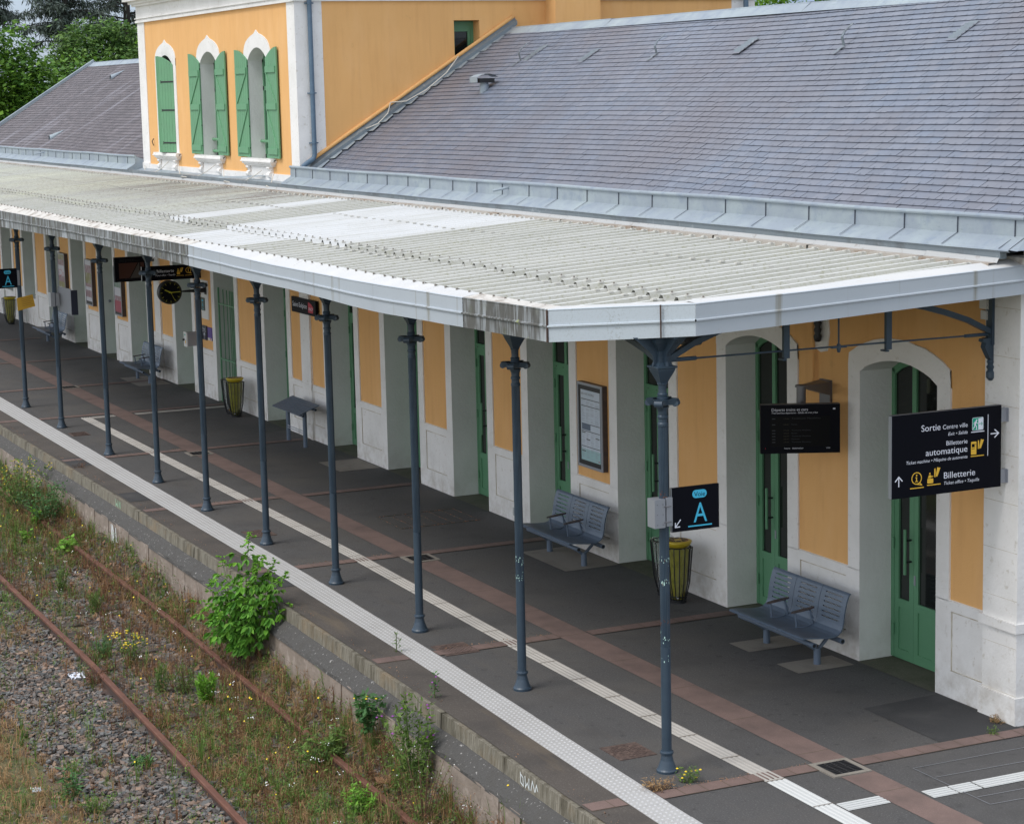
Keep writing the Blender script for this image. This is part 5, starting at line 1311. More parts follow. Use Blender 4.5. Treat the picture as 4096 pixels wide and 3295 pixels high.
f.build('panel', [m_sign, m_alu, m_aludark], sg)
f = MB()
for z in (2.90, 2.32): f.box(SX-.02, SX-.005, -.10, -.03, z, z+.13); f.box(SX-.06, SX+.02, -.034, -.03, z, z+.13)
f.build('bracket', m_alu, sg)
f = MB(); Wd, Hd = 1.23, .77; B = Board(f, (SX, -1.33, 3.06), (0, 1, 0), (0, 0, -1), (1, 0, 0), .002)
def T(t, u, v, uu, cap, mi=0, sh=0): B.text(t, u*Wd, v*Hd, (uu-u)*Wd, cap, mi, sh)
T('Sortie', .262, .222, .435, .062); T('Centre ville', .457, .220, .684, .043); T('Exit • Salida', .506, .302, .684, .032, 0, .25)
T('Billetterie', .490, .419, .684, .043); T('automatique', .303, .521, .684, .062); T('Ticket machine • Máquina de autoventa', .128, .600, .684, .032, 0, .25)
T('Billetterie', .470, .820, .757, .062); T('Ticket office • Taquilla', .471, .896, .795, .032, 0, .25)
B.rrect(.727*Wd, .119*Hd, .831*Wd, .275*Hd, .014, 0); B.rrect(.730*Wd, .124*Hd, .828*Wd, .270*Hd, .012, 2, .0004)
B.poly([(.783*Wd, .135*Hd), (.783*Wd, .268*Hd), (.826*Wd, .268*Hd), (.826*Wd, .125*Hd)], 0, .0008)
B.line([(.79*Wd, .198*Hd), (.82*Wd, .198*Hd)], .006, 2, .0012); B.line([(.81*Wd, .180*Hd), (.82*Wd, .198*Hd), (.81*Wd, .216*Hd)], .005, 2, .0016)
B.disc(.7665*Wd, .152*Hd, .0085, 0, .0012)
B.line([(.762*Wd, .168*Hd), (.752*Wd, .205*Hd)], .017, 0, .0012); B.line([(.762*Wd, .170*Hd), (.747*Wd, .175*Hd), (.740*Wd, .195*Hd)], .006, 0, .0016); B.line([(.764*Wd, .170*Hd), (.771*Wd, .190*Hd), (.780*Wd, .190*Hd)], .006, 0, .0020)
B.line([(.752*Wd, .205*Hd), (.764*Wd, .225*Hd), (.766*Wd, .262*Hd)], .009, 0, .0024); B.line([(.750*Wd, .205*Hd), (.745*Wd, .235*Hd), (.733*Wd, .250*Hd)], .009, 0, .0030)
B.line([(.720*Wd, .293*Hd), (.838*Wd, .293*Hd)], .009, 0)
B.rrect(.718*Wd, .410*Hd, .768*Wd, .568*Hd, .005, 1); B.rect(.725*Wd, .438*Hd, .752*Wd, .478*Hd, 3, .0004); B.rect(.725*Wd, .492*Hd, .752*Wd, .500*Hd, 3, .0004); B.rect(.757*Wd, .44*Hd, .764*Wd, .447*Hd, 3, .0004)
ticketicon(B, .781*Wd, .385*Hd, .056*Wd, .120*Hd, 1, 3); B.line([(.718*Wd, .588*Hd), (.837*Wd, .588*Hd)], .009, 1)
B.line([(.874*Wd, .098*Hd), (.874*Wd, .60*Hd)], .007, 0)
B.line([(.902*Wd, .337*Hd), (.972*Wd, .337*Hd)], .011, 0); B.line([(.937*Wd, .290*Hd), (.974*Wd, .337*Hd), (.937*Wd, .384*Hd)], .011, 0, .0004)
B.line([(.061*Wd, .855*Hd), (.061*Wd, .742*Hd)], .011, 0); B.line([(.030*Wd, .79*Hd), (.061*Wd, .738*Hd), (.092*Wd, .79*Hd)], .011, 0, .0004)
infoicon(B, .222*Wd, .778*Hd, .058, .009, 1); B.line([(.165*Wd, .895*Hd), (.285*Wd, .895*Hd)], .009, 1)
clerkicon(B, .319*Wd, .728*Hd, .054*Wd, .130*Hd, 1); ticketicon(B, .382*Wd, .668*Hd, .056*Wd, .120*Hd, 1, 3); B.line([(.319*Wd, .878*Hd), (.438*Wd, .878*Hd)], .009, 1)
f.build('lettering', [m_txt, m_yel, m_grn, m_sign], sg)

def voie(x, y0, z1, Wd, Hd, label):
    t = empty('platform_sign', (x, y0+Wd/2, z1-Hd/2), label, 'sign', 'Voie A signs on the columns')
    f = MB(); f.box(x-.03, x, y0, y0+Wd, z1-Hd, z1, 0); f.box(x-.031, x+.0008, y0-.004, y0, z1-Hd, z1, 1); f.build('panel', [m_sign, m_alu], t)
    f = MB(); B = Board(f, (x, y0, z1), (0, 1, 0), (0, 0, -1), (1, 0, 0), .002)
    B.rrect(.43*Wd, .09*Hd, .737*Wd, .275*Hd, .036, 0); B.text('Voie', .47*Wd, .237*Hd, .228*Wd, .043, 2)
    B.text('A', .455*Wd, .825*Hd, .285*Wd, .185, 0)
    for k in (0, 1): pass
    B.line([(.345*Wd, .905*Hd), (.835*Wd, .905*Hd)], .012, 0); B.line([(.175*Wd, .73*Hd), (.070*Wd, .885*Hd)], .010, 1); B.line([(.068*Wd, .79*Hd), (.066*Wd, .89*Hd), (.16*Wd, .885*Hd)], .010, 1, .0004)
    f.build('lettering', [m_blue, m_txt, m_sign], t)
    return t
t = voie(-4.03, -3.50, 2.575, .48, .395, 'black Voie A sign with blue letter A on the corner column')
f = MB(); f.box(-4.13, -3.995, -3.69, -3.585, 2.24, 2.495); f.box(-4.10, -3.99, -3.575, -3.515, 2.25, 2.505); 
for z in (2.29, 2.43): f.tube([(-3.985, -3.60, z), (-3.985, -3.53, z)], .005, 6, 1)
for yy in (-3.665, -3.61):
    for z in (2.27, 2.36, 2.45): f.lathe([(.004, -.002), (.004, .002)], (0, 0, 0), 8, 1); n_ = 16; f.v[-n_:] = [(-3.994+v[2], yy+v[0], z+v[1]) for v in f.v[-n_:]]
f.build('clamp_box', [m_alu, m_aludark], t)
t = voie(-30.20, -4.06, 2.79, .46, .385, 'far black Voie A sign at the left edge of the picture')
f = MB(); f.box(-30.27, -30.16, -3.60, -3.56, 2.45, 2.75); f.build('clamp_box', m_alu, t)
# yellow notice on the first column
t = empty('taped_notice', (-30.15, -3.48, 2.1), 'tilted yellow notice sheet taped to the leftmost column', 'notice')
f = MB(); f.add([(-30.14, -3.65, 2.20), (-30.14, -3.33, 2.26), (-30.14, -3.29, 2.02), (-30.14, -3.64, 1.945), (-30.146, -3.65, 2.20), (-30.146, -3.33, 2.26), (-30.146, -3.29, 2.02), (-30.146, -3.64, 1.945)], [(3, 2, 1, 0), (4, 5, 6, 7), (0, 1, 5, 4), (1, 2, 6, 5), (2, 3, 7, 6), (3, 0, 4, 7)])
B = Board(f, (-30.14, -3.65, 2.20), (0, .985, .17), (0, .13, -.99), (1, 0, 0), .002)
for k in range(5): B.line([(.08, .04+k*.035), (.29-.03*(k % 2), .04+k*.035)], .005, 1)
f.build('sheet', [m_ply, m_rust], t)
# grey back of a screen panel on the second column
t = empty('panel_box', (-27.2, -3.5, 2.4), 'grey metal back of a sign panel clamped to the second column from the left', 'sign panel')
f = MB(); f.box(-27.27, -27.10, -3.66, -3.58, 2.28, 2.54); f.box(-27.25, -27.10, -3.565, -3.50, 2.29, 2.53); f.build('clamp_box', m_alu, t)
f = MB(); f.add([(-27.22, -3.50, 2.17), (-27.14, -3.26, 2.13), (-27.14, -3.26, 2.58), (-27.22, -3.50, 2.64), (-27.26, -3.49, 2.17), (-27.18, -3.25, 2.13), (-27.18, -3.25, 2.58), (-27.26, -3.49, 2.64)], [(0, 1, 2, 3), (7, 6, 5, 4), (3, 2, 6, 7), (0, 4, 5, 1), (1, 5, 6, 2), (0, 3, 7, 4)]); f.box(-27.13, -27.10, -3.28, -3.16, 2.10, 2.56, 1)
f.build('panel', [m_alu, m_navy], t)

# departure screens
def screen(c, ang, Wd, Hd, zt, label, near):
    t = empty('departure_screen', (c[0], c[1], zt), label, 'departure screen', 'departure screens under the canopy', rz=ang)
    f = MB(); f.box(-.09, 0, -Wd/2, Wd/2, -Hd, 0, 0); f.box(-.085, .001, -Wd/2+.004, Wd/2-.004, .0, .004, 1); f.build('case', [m_sign, m_aludark], t, local=True, bevel=.004)
    f = MB(); B = Board(f, (0, -Wd/2, 0), (0, 1, 0), (0, 0, -1), (1, 0, 0), .002)
    u0, v0, u1, v1 = .125*Wd, .235*Hd, .875*Wd, .86*Hd
    if near:
        B.rect(u0, v0, u1, v1, 0)
        rows = ['Toulouse Matabiau', '', 'Rodez', '', 'Toulouse Matabiau', 'Rodez', 'Toulouse Matabiau', 'Mazamet', 'Toulouse Matabiau']
        for k, tx in enumerate(rows):
            v = v0+.03+k*.031
            if tx: B.text(tx, .39*Wd, v, len(tx)*.0118*(1.5 if k == 0 else 1), .013*(1.3 if k == 0 else 1), 2, 0); B.text('18h07' if k % 4 else '17h46', .29*Wd, v, .055, .011, 3); B.rect(.145*Wd, v-.010, .185*Wd, v, 2, .0004)
        f.build('screen', [m_screen, m_txt, MAT('faint_screen_text', (.016, .022, .03), .4), MAT('faint_yellow_text', (.03, .022, .006), .4)], t, local=True)
    else:
        B.rect(u0, v0, u1, v1, 0); B.poly([(u0, v0), (u0, v1), (u0+.22, v1), (u0+.42, v0)], 2, .0004); B.poly([(u0+.24, v1), (u0+.44, v0), (u1-.1, v0), (u1-.1, v1)], 3, .0004); B.poly([(u1-.08, v0), (u1-.08, v1), (u1, v1), (u1, v0)], 2, .0004)
        f.build('screen', [m_screen, m_txt, MAT('dim_red_picture', (.055, .016, .01), .3), MAT('dim_grey_picture', (.06, .055, .055), .3)], t, local=True)
    f = MB(); B = Board(f, (0, -Wd/2, 0), (0, 1, 0), (0, 0, -1), (1, 0, 0), .003)
    B.text('Départs trains et cars', .14*Wd, .125*Hd, .455*Wd, .030, 0); B.text('Train and bus departures - Salidas de tren y bus', .14*Wd, .180*Hd, .58*Wd, .019, 0, .25)
    B.text('heure', .30*Wd, .905*Hd, .07*Wd, .016, 0); B.text('destination', .395*Wd, .905*Hd, .14*Wd, .016, 0); B.text('voie', .825*Wd, .905*Hd, .05*Wd, .016, 0)
    B.rect(.91*Wd, .078*Hd, .94*Wd, .11*Hd, 0); B.disc(.06*Wd, .89*Hd, .004, 1)
    f.build('lettering', [m_txt if near else m_txd, m_red], t, local=True)
    return t
A1, A2 = (-6.75, -.90), (-6.39, -.16); an = math.atan2(-(A2[0]-A1[0]), A2[1]-A1[1])
t = screen(((A1[0]+A2[0])/2, (A1[1]+A2[1])/2), an, .83, .515, 2.755, 'near black departures screen held by a grey wall bracket between the last two doorways', True)
f = MB(); f.tube([(-.17, .03, -.05), (-.17, .03, .16)], .05, 16); f.lathe([(.065, .16), (.065, .18), (.05, .185)], (-.17, .03, 0), 16); f.tube([(-.17, .03, .06), (-.09, .03, -.1)], .03, 8)
f.v = [tuple(Matrix.Rotation(an, 3, 'Z') @ Vector(v)) for v in f.v]; cxy = ((A1[0]+A2[0])/2, (A1[1]+A2[1])/2); f.v = [(v[0]+cxy[0], v[1]+cxy[1], v[2]+2.755) for v in f.v]
hub = Vector((-.17, .03, 0)); hub.rotate(Matrix.Rotation(an, 3, 'Z')); hx, hy = cxy[0]+hub.x, cxy[1]+hub.y
f.add([(hx-.04, hy, 2.93), (hx+.04, hy+.03, 2.93), (-6.80, -.005, 2.93), (-7.0, -.005, 2.93), (hx-.04, hy, 2.905), (hx+.04, hy+.03, 2.905), (-6.80, -.005, 2.78), (-7.0, -.005, 2.78)], [(0, 1, 2, 3), (7, 6, 5, 4), (0, 4, 5, 1), (1, 5, 6, 2), (3, 7, 4, 0)]); f.box(-7.0, -6.80, -.012, .02, 2.66, 2.94)
inv = Matrix.Rotation(-an, 3, 'Z'); f.v = [tuple(inv @ (Vector(v)-Vector((cxy[0], cxy[1], 2.755)))) for v in f.v]
f.build('wall_bracket', m_aludark, t, local=True)
t = screen((-33.0, -.545), 0, .74, .53, 2.675, 'far black departures screen showing an orange and grey picture, beside the Billetterie sign', False)
f = MB(); f.tube([(-.1, .35, -.1), (-.1, .6, -.1)], .03, 8); f.build('wall_bracket', m_aludark, t, local=True)
# Billetterie sign
t = empty('direction_sign', (-29.6, -.6, 2.57), 'long narrow black Billetterie sign just above the clock', 'sign')
f = MB(); f.box(-29.64, -29.60, -1.24, -.02, 2.43, 2.72, 0); f.box(-29.645, -29.595, -1.247, -1.24, 2.43, 2.72, 1); f.build('panel', [m_sign, m_alu], t)
f = MB(); B = Board(f, (-29.60, -1.24, 2.72), (0, 1, 0), (0, 0, -1), (1, 0, 0), .002)
B.text('Billetterie', .30, .135, .36, .060, 0); B.text('Ticket office • Taquilla', .27, .205, .41, .034, 0, .25); clerkicon(B, .72, .07, .065, .12, 1); ticketicon(B, .79, .05, .065, .10, 1, 2); B.line([(.71, .215), (.86, .215)], .008, 1); infoicon(B, .96, .115, .058, .009, 1); B.line([(.89, .215), (1.03, .215)], .008, 1)
f.build('lettering', [m_txt, m_yel, m_sign], t)
# clock
t = empty('clock', (-29.4, -.75, 2.2), 'round black two-faced platform clock with yellow hands, on a wall arm', 'clock')
f = MB(); n = 32
f.v = []; q = MB(); q.lathe([(.222, -.085), (.238, -.075), (.24, -.06), (.24, .06), (.238, .075), (.222, .085)], (0, 0, 0), 36)
f.add([(v[2], v[0], v[1]) for v in q.v], q.f); f.build('case', m_black, t, local=True)
f = MB(); B = Board(f, (.0855, 0, 0), (0, 1, 0), (0, 0, -1), (1, 0, 0), .001); B.disc(0, 0, .215, 0, 0, 36)
for k in range(60):
    a = 2*math.pi*k/60; r0 = .165 if k % 5 == 0 else (.195 if k % 1 == 0 else .2)
    B.line([(r0*math.sin(a), -r0*math.cos(a)), (.208*math.sin(a), -.208*math.cos(a))], .010 if k % 5 == 0 else .003, 1, .0005)
f.build('dial', [m_sign, MAT('dial_marks', (.30, .28, .03), .5)], t, local=True)
f = MB(); B = Board(f, (.0855, 0, 0), (0, 1, 0), (0, 0, -1), (1, 0, 0), .004)
for a, L, w, k in ((296, .125, .020, 0), (88, .185, .014, .001), (153, .18, .006, .002)):
    a = R(a); B.line([(-.03*math.sin(a), .03*math.cos(a)), (L*math.sin(a), -L*math.cos(a))], w, 0, k)
B.disc(0, 0, .013, 0, .003)
f.build('hands', MAT('clock_hand_yellow', (.50, .47, .02), .5), t, local=True)
f = MB(); f.add([(-.02, .235, -.012), (.02, .235, -.012), (.02, .745, -.05), (-.02, .745, -.05), (-.02, .235, .012), (.02, .235, .012), (.02, .745, .05), (-.02, .745, .05)], [(0, 3, 2, 1), (4, 5, 6, 7), (0, 1, 5, 4), (1, 2, 6, 5), (2, 3, 7, 6), (3, 0, 4, 7)]); f.box(-.06, .06, .738, .748, -.09, .09)
f.build('arm', m_black, t, local=True)
# station name sign
t = empty('station_name_sign', (-23.3, -.06, 2.37), 'dark station name sign reading Saint-Sulpice with a red emblem', 'sign')
f = MB(); f.box(-23.98, -22.72, -.055, -.01, 2.235, 2.505, 0); f.build('panel', [m_sign], t)
f = MB(); B = Board(f, (-23.98, -.055, 2.505), (1, 0, 0), (0, 0, -1), (0, -1, 0), .002)
B.text('Saint-Sulpice', .07, .165, .74, .088, 0)
B.poly([(.88, .045), (.88, .225), (1.12, .225), (1.15, .12), (1.06, .075), (.95, .045)], 1); B.text('SNCF', .90, .180, .225, .052, 0, .3); 
f.build('lettering', [m_txt, m_red], t)
# framed notice by the door
t = empty('notice_case', (-12.3, -.04, 1.7), 'framed BIEN VIVRE ENSEMBLE notice with rows of pale print, above the second bench', 'notice case')
X0_, X1_, Z0, Z1 = -12.67, -11.97, 1.15, 2.27
f = MB(); f.box(X0_, X1_, -.055, .02, Z0, Z1, 1)
for a, b, c_, d in ((X0_, X1_, Z0, Z0+.035), (X0_, X1_, Z1-.035, Z1), (X0_, X0_+.035, Z0+.035, Z1-.035), (X1_-.035, X1_, Z0+.035, Z1-.035)): f.box(a, b, -.068, -.05, c_, d, 0)
f.build('frame', [m_alu, m_arm], t, bevel=.003)
f = MB(); B = Board(f, (X0_+.035, -.056, Z1-.035), (1, 0, 0), (0, 0, -1), (0, -1, 0), .0015)
B.rect(0, 0, .63, 1.05, 3); B.rect(.06, .06, .60, .99, 0, .0004); B.rect(.06, .84, .60, .99, 1, .0007)
B.text('BIEN VIVRE ENSEMBLE', .075, .125, .36, .028, 2)
for v in (.175, .265, .50, .595, .80): B.rect(.075, v, .59, v+.011, 2, .001)
B.rect(.085, .50, .33, .585, 4, .0012)
r = random.Random(5)
for v0_, v1_ in ((.20, .26), (.29, .49), (.615, .79), (.83, .97)):
    for cc_ in range(4):
        v = v0_
        while v < v1_:
            if r.random() < .72: B.rect(.08+cc_*.128, v, .08+cc_*.128+r.uniform(.05, .115), v+.003, 5, .0015)
            v += .011
for u, v in ((.08, .615), (.21, .70), (.47, .66), (.08, .86)): B.rect(u, v, u+.11, v+.014, 2, .0018)
B.disc(.56, .965, .012, 6, .0018)
f.build('notice', [m_paper, m_teal, m_grey, m_black, m_slateblue, MAT('fine_print', (.30, .33, .38), .6), m_red], t)
f = MB(); f.box(X0_+.037, X1_-.037, -.0645, -.0625, Z0+.037, Z1-.037)
f = None
def poster(x0, x1, z0, z1, label, bands, extra=None):
    t = empty('poster_case', ((x0+x1)/2, -.03, (z0+z1)/2), label, 'poster case', 'aluminium poster cases in the left bays')
    f = MB(); f.box(x0, x1, -.07, .02, z0, z1, 1)
    for a, b, c_, d in ((x0, x1, z0, z0+.03), (x0, x1, z1-.03, z1), (x0, x0+.035, z0+.03, z1-.03), (x1-.035, x1, z0+.03, z1-.03)): f.box(a, b, -.082, -.065, c_, d, 0)
    f.build('frame', [m_alu, m_arm], t)
    f = MB(); B = Board(f, (x0+.035, -.071, z1-.03), (1, 0, 0), (0, 0, -1), (0, -1, 0), .001); w, h = x1-x0-.07, z1-z0-.06
    for v0_, v1_, mi in bands: B.rect(0, v0_*h, w, v1_*h, mi)
    if extra: extra(B, w, h)
    mts = [MAT('print_olive', (.22, .21, .07), .5, layers=[((.35, .33, .28), 'n', 6, .45, .65, .8)]), MAT('print_mauve', (.26, .15, .17), .5, layers=[((.40, .34, .36), 'n', 8, .45, .65, .8)]), MAT('print_white', (.52, .52, .56), .5), MAT('print_red', (.33, .05, .08), .5, layers=[((.45, .2, .22), 'n', 9, .55, .7, .6)]), m_red, m_slateblue, m_black, MAT('print_green', (.12, .20, .14), .5, layers=[((.3, .32, .33), 'n', 5, .4, .7, .8)])]
    f.build('poster', mts, t)
def scr(B, w, h):
    pts = [(.1*w+.28*w*math.cos(a)+.25*w, .42*h+.07*h*math.sin(a)) for a in [R(k*30) for k in range(-4, 9)]]; B.line(pts, .012, 4, .001)
    B.ring(.78*w, .44*h, .07*w, .012, 4, .001); B.line([(.05*w, .34*h), (.10*w, .45*h), (.16*w, .40*h)], .014, 5, .001)
poster(-41.98, -41.25, 1.05, 2.22, 'poster with a white scribbled panel over olive and mauve print, above the farthest bench', [(0, .12, 0), (.12, .25, 1), (.25, .49, 2), (.49, .62, 1), (.62, .75, 0), (.75, .84, 2), (.84, 1, 1)], scr)
poster(-39.15, -38.50, 1.12, 2.23, 'poster with green and rust print and a white band, left of the far departures screen', [(0, .10, 2), (.10, .28, 1), (.28, .52, 0), (.52, .60, 1), (.60, .68, 2), (.68, .84, 1), (.84, .93, 2), (.93, 1, 6)])
poster(-36.42, -35.78, 1.10, 2.24, 'poster with a dark red lower half, just below the far departures screen', [(0, .42, 7), (.42, .60, 2), (.60, .70, 1), (.70, .95, 3), (.95, 1, 6)])
# small wall signs and boxes near the clock
f = MB(); f.box(-29.76, -29.27, .005, .022, 1.60, 2.39); tag(f.build('wall_board', m_board), 'bare white rectangular board on the orange pier behind the clock arm', 'board')
def plate(name, x0, x1, z0, z1, mats, label, fn, y=-.006):
    t = empty(name, ((x0+x1)/2, y, (z0+z1)/2), label, 'sign'); f = MB(); f.box(x0, x1, y, .022, z0, z1, 0); f.build('panel', mats[0], t)
    f = MB(); B = Board(f, (x0, y, z1), (1, 0, 0), (0, 0, -1), (0, -1, 0), .002); fn(B); f.build('lettering', mats[1:], t)
def fa(B): B.rrect(.07, .04, .17, .075, .015, 0); B.text('A', .07, .19, .11, .09, 0); B.line([(.05, .225), (.20, .225)], .007, 0)
plate('platform_sign', -29.74, -29.50, 1.77, 2.03, [m_dkgr, m_blue], 'small dark green sign with a blue A below the Billetterie sign', fa)
def fq(B): B.text('Quai', .05, .085, .17, .045, 0); B.line([(.03, .115), (.27, .115)], .006, 0); B.line([(.15, .27), (.15, .15)], .016, 0); B.line([(.11, .19), (.15, .145), (.19, .19)], .016, 0, .0005)
plate('wall_sign', -29.74, -29.44, 1.17, 1.46, [m_navy, m_txt], 'dark blue Quai sign with a white upward arrow', fq)
def fp(B):
    for k in range(6): B.line([(.05, .06+k*.022), (.21-.03*(k % 2), .06+k*.022)], .006, 0)
    B.rect(0, .21, .27, .26, 1); B.rect(.16, .215, .22, .25, 2, .0005)
plate('wall_notice', -29.36, -29.09, 1.19, 1.45, [m_purple, m_txd, m_trim, m_red], 'small purple notice beside the Quai sign', fp)
t = empty('control_box', (-30.35, -.1, 1.15), 'grey electrical control box with a black knob on the wall edge below the clock', 'control box')
f = MB(); f.box(-30.22, -30.16, -.30, .0, 1.0, 1.29); f.box(-30.10, -29.99, -.27, .0, 1.03, 1.30, 1)
f.v = []; f.f = []; f.m = []
f.box(-30.10, -29.90, -.27, -.005, 1.02, 1.30, 0); f.build('case', [m_alu], t)
f = MB(); f.box(-30.105, -29.895, -.295, -.27, 1.01, 1.31, 0); f.box(-30.03, -29.97, -.300, -.295, 1.24, 1.27, 1); f.box(-30.0, -29.96, -.300, -.295, 1.08, 1.14, 2)
f.tube([(-30.06, -.295, 1.15), (-30.06, -.33, 1.15)], .022, 10, 3); f.build('door', [m_board, m_grn, m_yel, m_black], t)
# ================================================================ VEGETATION
def zg(x, y): return float(soilz(np.array([x]), np.array([y]))[0])
def blades(P, n, L, spread, w, seed, droop=.5):
    """curved grass blades around each point; returns V, F (quads)"""
    r = np.random.default_rng(seed); N = len(P)*n; B = np.repeat(P, n, 0)
    a = r.uniform(0, 2*np.pi, N); ln = r.uniform(.55, 1.25, N)*np.repeat(L, n) if np.ndim(L) else r.uniform(.55, 1.25, N)*L
    sp = np.abs(r.normal(0, spread, N)); d = np.stack([np.cos(a), np.sin(a)], -1)
    base = B+np.concatenate([d*r.uniform(0, .03, (N, 1)), np.zeros((N, 1))], 1)
    mid = base+np.concatenate([d*(ln*sp*.4)[:, None], (ln*.6*np.cos(np.minimum(sp, 1.4)))[:, None]], 1)
    tip = base+np.concatenate([d*(ln*(sp*.8+droop*.3))[:, None], (ln*np.maximum(.15, 1-droop*.4-sp*.5))[:, None]], 1)
    s = np.stack([-d[:, 1], d[:, 0], np.zeros(N)], -1)*(w*r.uniform(.6, 1.3, N))[:, None]/2
    V = np.stack([base-s, base+s, mid+s*.8, mid-s*.8, tip+s*.15, tip-s*.15], 1).reshape(-1, 3)
    k = np.arange(N)[:, None]*6; F = np.concatenate([k+np.array([[0, 1, 2, 3]]), k+np.array([[3, 2, 4, 5]])], 0)
    return V, F
def leaves(C, size, seed, aspect=.5, up=.5, droop=0):
    """one diamond leaf per point"""
    r = np.random.default_rng(seed); N = len(C); a = r.uniform(0, 2*np.pi, N); e = r.normal(up, .45, N)
    d = np.stack([np.cos(a)*np.cos(e), np.sin(a)*np.cos(e), np.sin(e)], -1); d[:, 2] -= droop
    s = np.cross(d, r.normal(0, .35, (N, 3))+np.array([0, 0, 1])); s /= np.linalg.norm(s, axis=1)[:, None]+1e-6
    ln = (size*r.uniform(.6, 1.4, N))[:, None]; w = ln*aspect/2
    V = np.stack([C, C+d*ln*.45+s*w, C+d*ln, C+d*ln*.45-s*w], 1).reshape(-1, 3)
    F = np.arange(N)[:, None]*4+np.arange(4)[None]
    return V, F
def scatter(n, fn, seed, box=(-32, -3.0, -10.2, -4.72)):
    r = np.random.default_rng(seed); out = []
    while len(out) < n:
        x = box[0]+(box[1]-box[0])*r.random()**.8; y = box[2]+(box[3]-box[2])*r.random()
        if r.random() < fn(x, y): out.append((x, y))
    P = np.array(out); return np.concatenate([P, soilz(P[:, 0], P[:, 1])[:, None]], 1)
def clump(x, y, s): return .5+.5*math.sin(x*s+1.3*y)*math.sin(y*s*1.7-x*.8+s)
def wallside(x, y): return math.exp(-((y+4.95)/.30)**2)
def near(x): return min(1, max(0, (x+11.8)/2))
def d_straw(x, y):
    v = .85*wallside(x, y)*(1 if x > -14 or clump(x, y, .9) > .5 else .4)
    if -6.5 < y < -5.1: v = max(v, (.10+.6*max(0, clump(x, y, 1.7)-.5))*(1.5 if x > -11 else .8))
    if y < -7.75: v = max(v, .75 if y < -8.0 else .35)
    if -7.75 < y < -6.6: v = max(v, .05+(.25 if x < -15 else 0))
    if y > -5.1: v = max(v, .30)
    if y > -6.5: v = max(v, .10+.65*near(x))
    return min(1, v)
Ps = scatter(5600, d_straw, 21)
Pq = scatter(420, lambda x, y: wallside(x, y)*(1 if x > -12 else .5)+(.25 if x < -20 else .03), 19)
Vq, Fq = blades(Pq, 10, .40, .45, .006, 20, .5)
V1, F1 = blades(Ps, 10, .21, .75, .007, 22, .9)
V1, F1 = np.concatenate([V1, Vq]), np.concatenate([F1, Fq+len(V1)])
tag(npmesh('dry_grass', V1, F1, m_straw), 'dry straw-coloured grass tufts along the track and the platform wall', 'dry grass', kind='stuff')
Pm = scatter(3400, lambda x, y: min(1, (.14+.4*near(x) if y > -6.5 else .03)+.5*wallside(x, y)+(.3 if x > -10 and y > -6.5 else 0))+(.8 if y < -8 else 0), 27)
Vm, Fm = blades(Pm, 7, .07, 1.3, .005, 28, 1)
tag(npmesh('straw_litter', Vm, Fm, [m_straw]), 'short dead grass matted over the soil between the rails', 'dead grass', kind='stuff')
def d_green(x, y):
    v = .10
    if -6.5 < y < -5.1: v = .05+.45*max(0, clump(x, y, 1.3)-.45)+(.25 if x < -19 else 0)
    if y > -5.1: v = .35+(.3 if x < -15 else 0)
    if -7.75 < y < -6.6: v = .04+(.35 if x < -16 else 0)+(.25 if clump(x, y, 2.1) > .86 else 0)
    if y < -7.75: v = .18
    if y > -6.55: v += .40*near(x)
    return min(1, v)
Pg = scatter(3600, d_green, 31)
Vg, Fg = blades(Pg, 9, .23, .45, .006, 32, .4)
Pt = scatter(420, lambda x, y: (.9 if x < -20 else .35 if x > -10 else .08)*(1 if y > -6.4 else .15), 29)
Vt, Ft = blades(Pt, 9, .42, .30, .007, 30, .3); Vg, Fg = np.concatenate([Vg, Vt]), np.concatenate([Fg, Ft+len(Vg)])
tag(npmesh('green_grass', Vg, Fg, m_weed), 'thin green grass and weeds growing through the ballast', 'grass', kind='stuff')
Pw = scatter(2900, d_green, 33); r = np.random.default_rng(34)
C = np.repeat(Pw, 22, 0); t = r.random(len(C)); C = C+np.stack([r.normal(0, .035, len(C)), r.normal(0, .035, len(C)), t*np.repeat(r.uniform(.06, .36, len(Pw)), 22)], -1)
Vw, Fw = leaves(C, np.full(len(C), .034), 35, .35, .5)
tag(npmesh('leafy_weeds', Vw, Fw, m_weed), 'low leafy green weeds between the rails', 'weeds', kind='stuff')
Pb = scatter(1300, lambda x, y: (.5 if y > -6.5 else .08)*clump(x, y, 1.9)+(.3*wallside(x, y)), 36)
C = np.repeat(Pb, 26, 0); t = r.random(len(C)); C = C+np.stack([r.normal(0, .04, len(C)), r.normal(0, .04, len(C)), t*np.repeat(r.uniform(.1, .35, len(Pb)), 26)], -1)
Vb, Fb = leaves(C, np.full(len(C), .028), 37, .3, .7)
Vb2, Fb2 = blades(Pb, 6, .30, .3, .006, 38, .2)
tag(npmesh('brown_weeds', np.concatenate([Vb, Vb2]), np.concatenate([Fb, Fb2+len(Vb)]), m_rust), 'brown dried weeds and seed heads by the rails', 'dried weeds', kind='stuff')
Pl = scatter(2200, lambda x, y: (.25 if y > -6.5 else .03)+.5*wallside(x, y)+(.4 if (x > -9 and y > -6.4) else 0), 41)
Vl, Fl = leaves(Pl+np.array([0, 0, .02]), np.where(rng.random(2200) < .3, .12, .07), 42, .7, .15)
tag(npmesh('dead_leaves', Vl, Fl, m_litter), 'curled brown dead leaves lying among the weeds', 'dead leaves', kind='stuff')
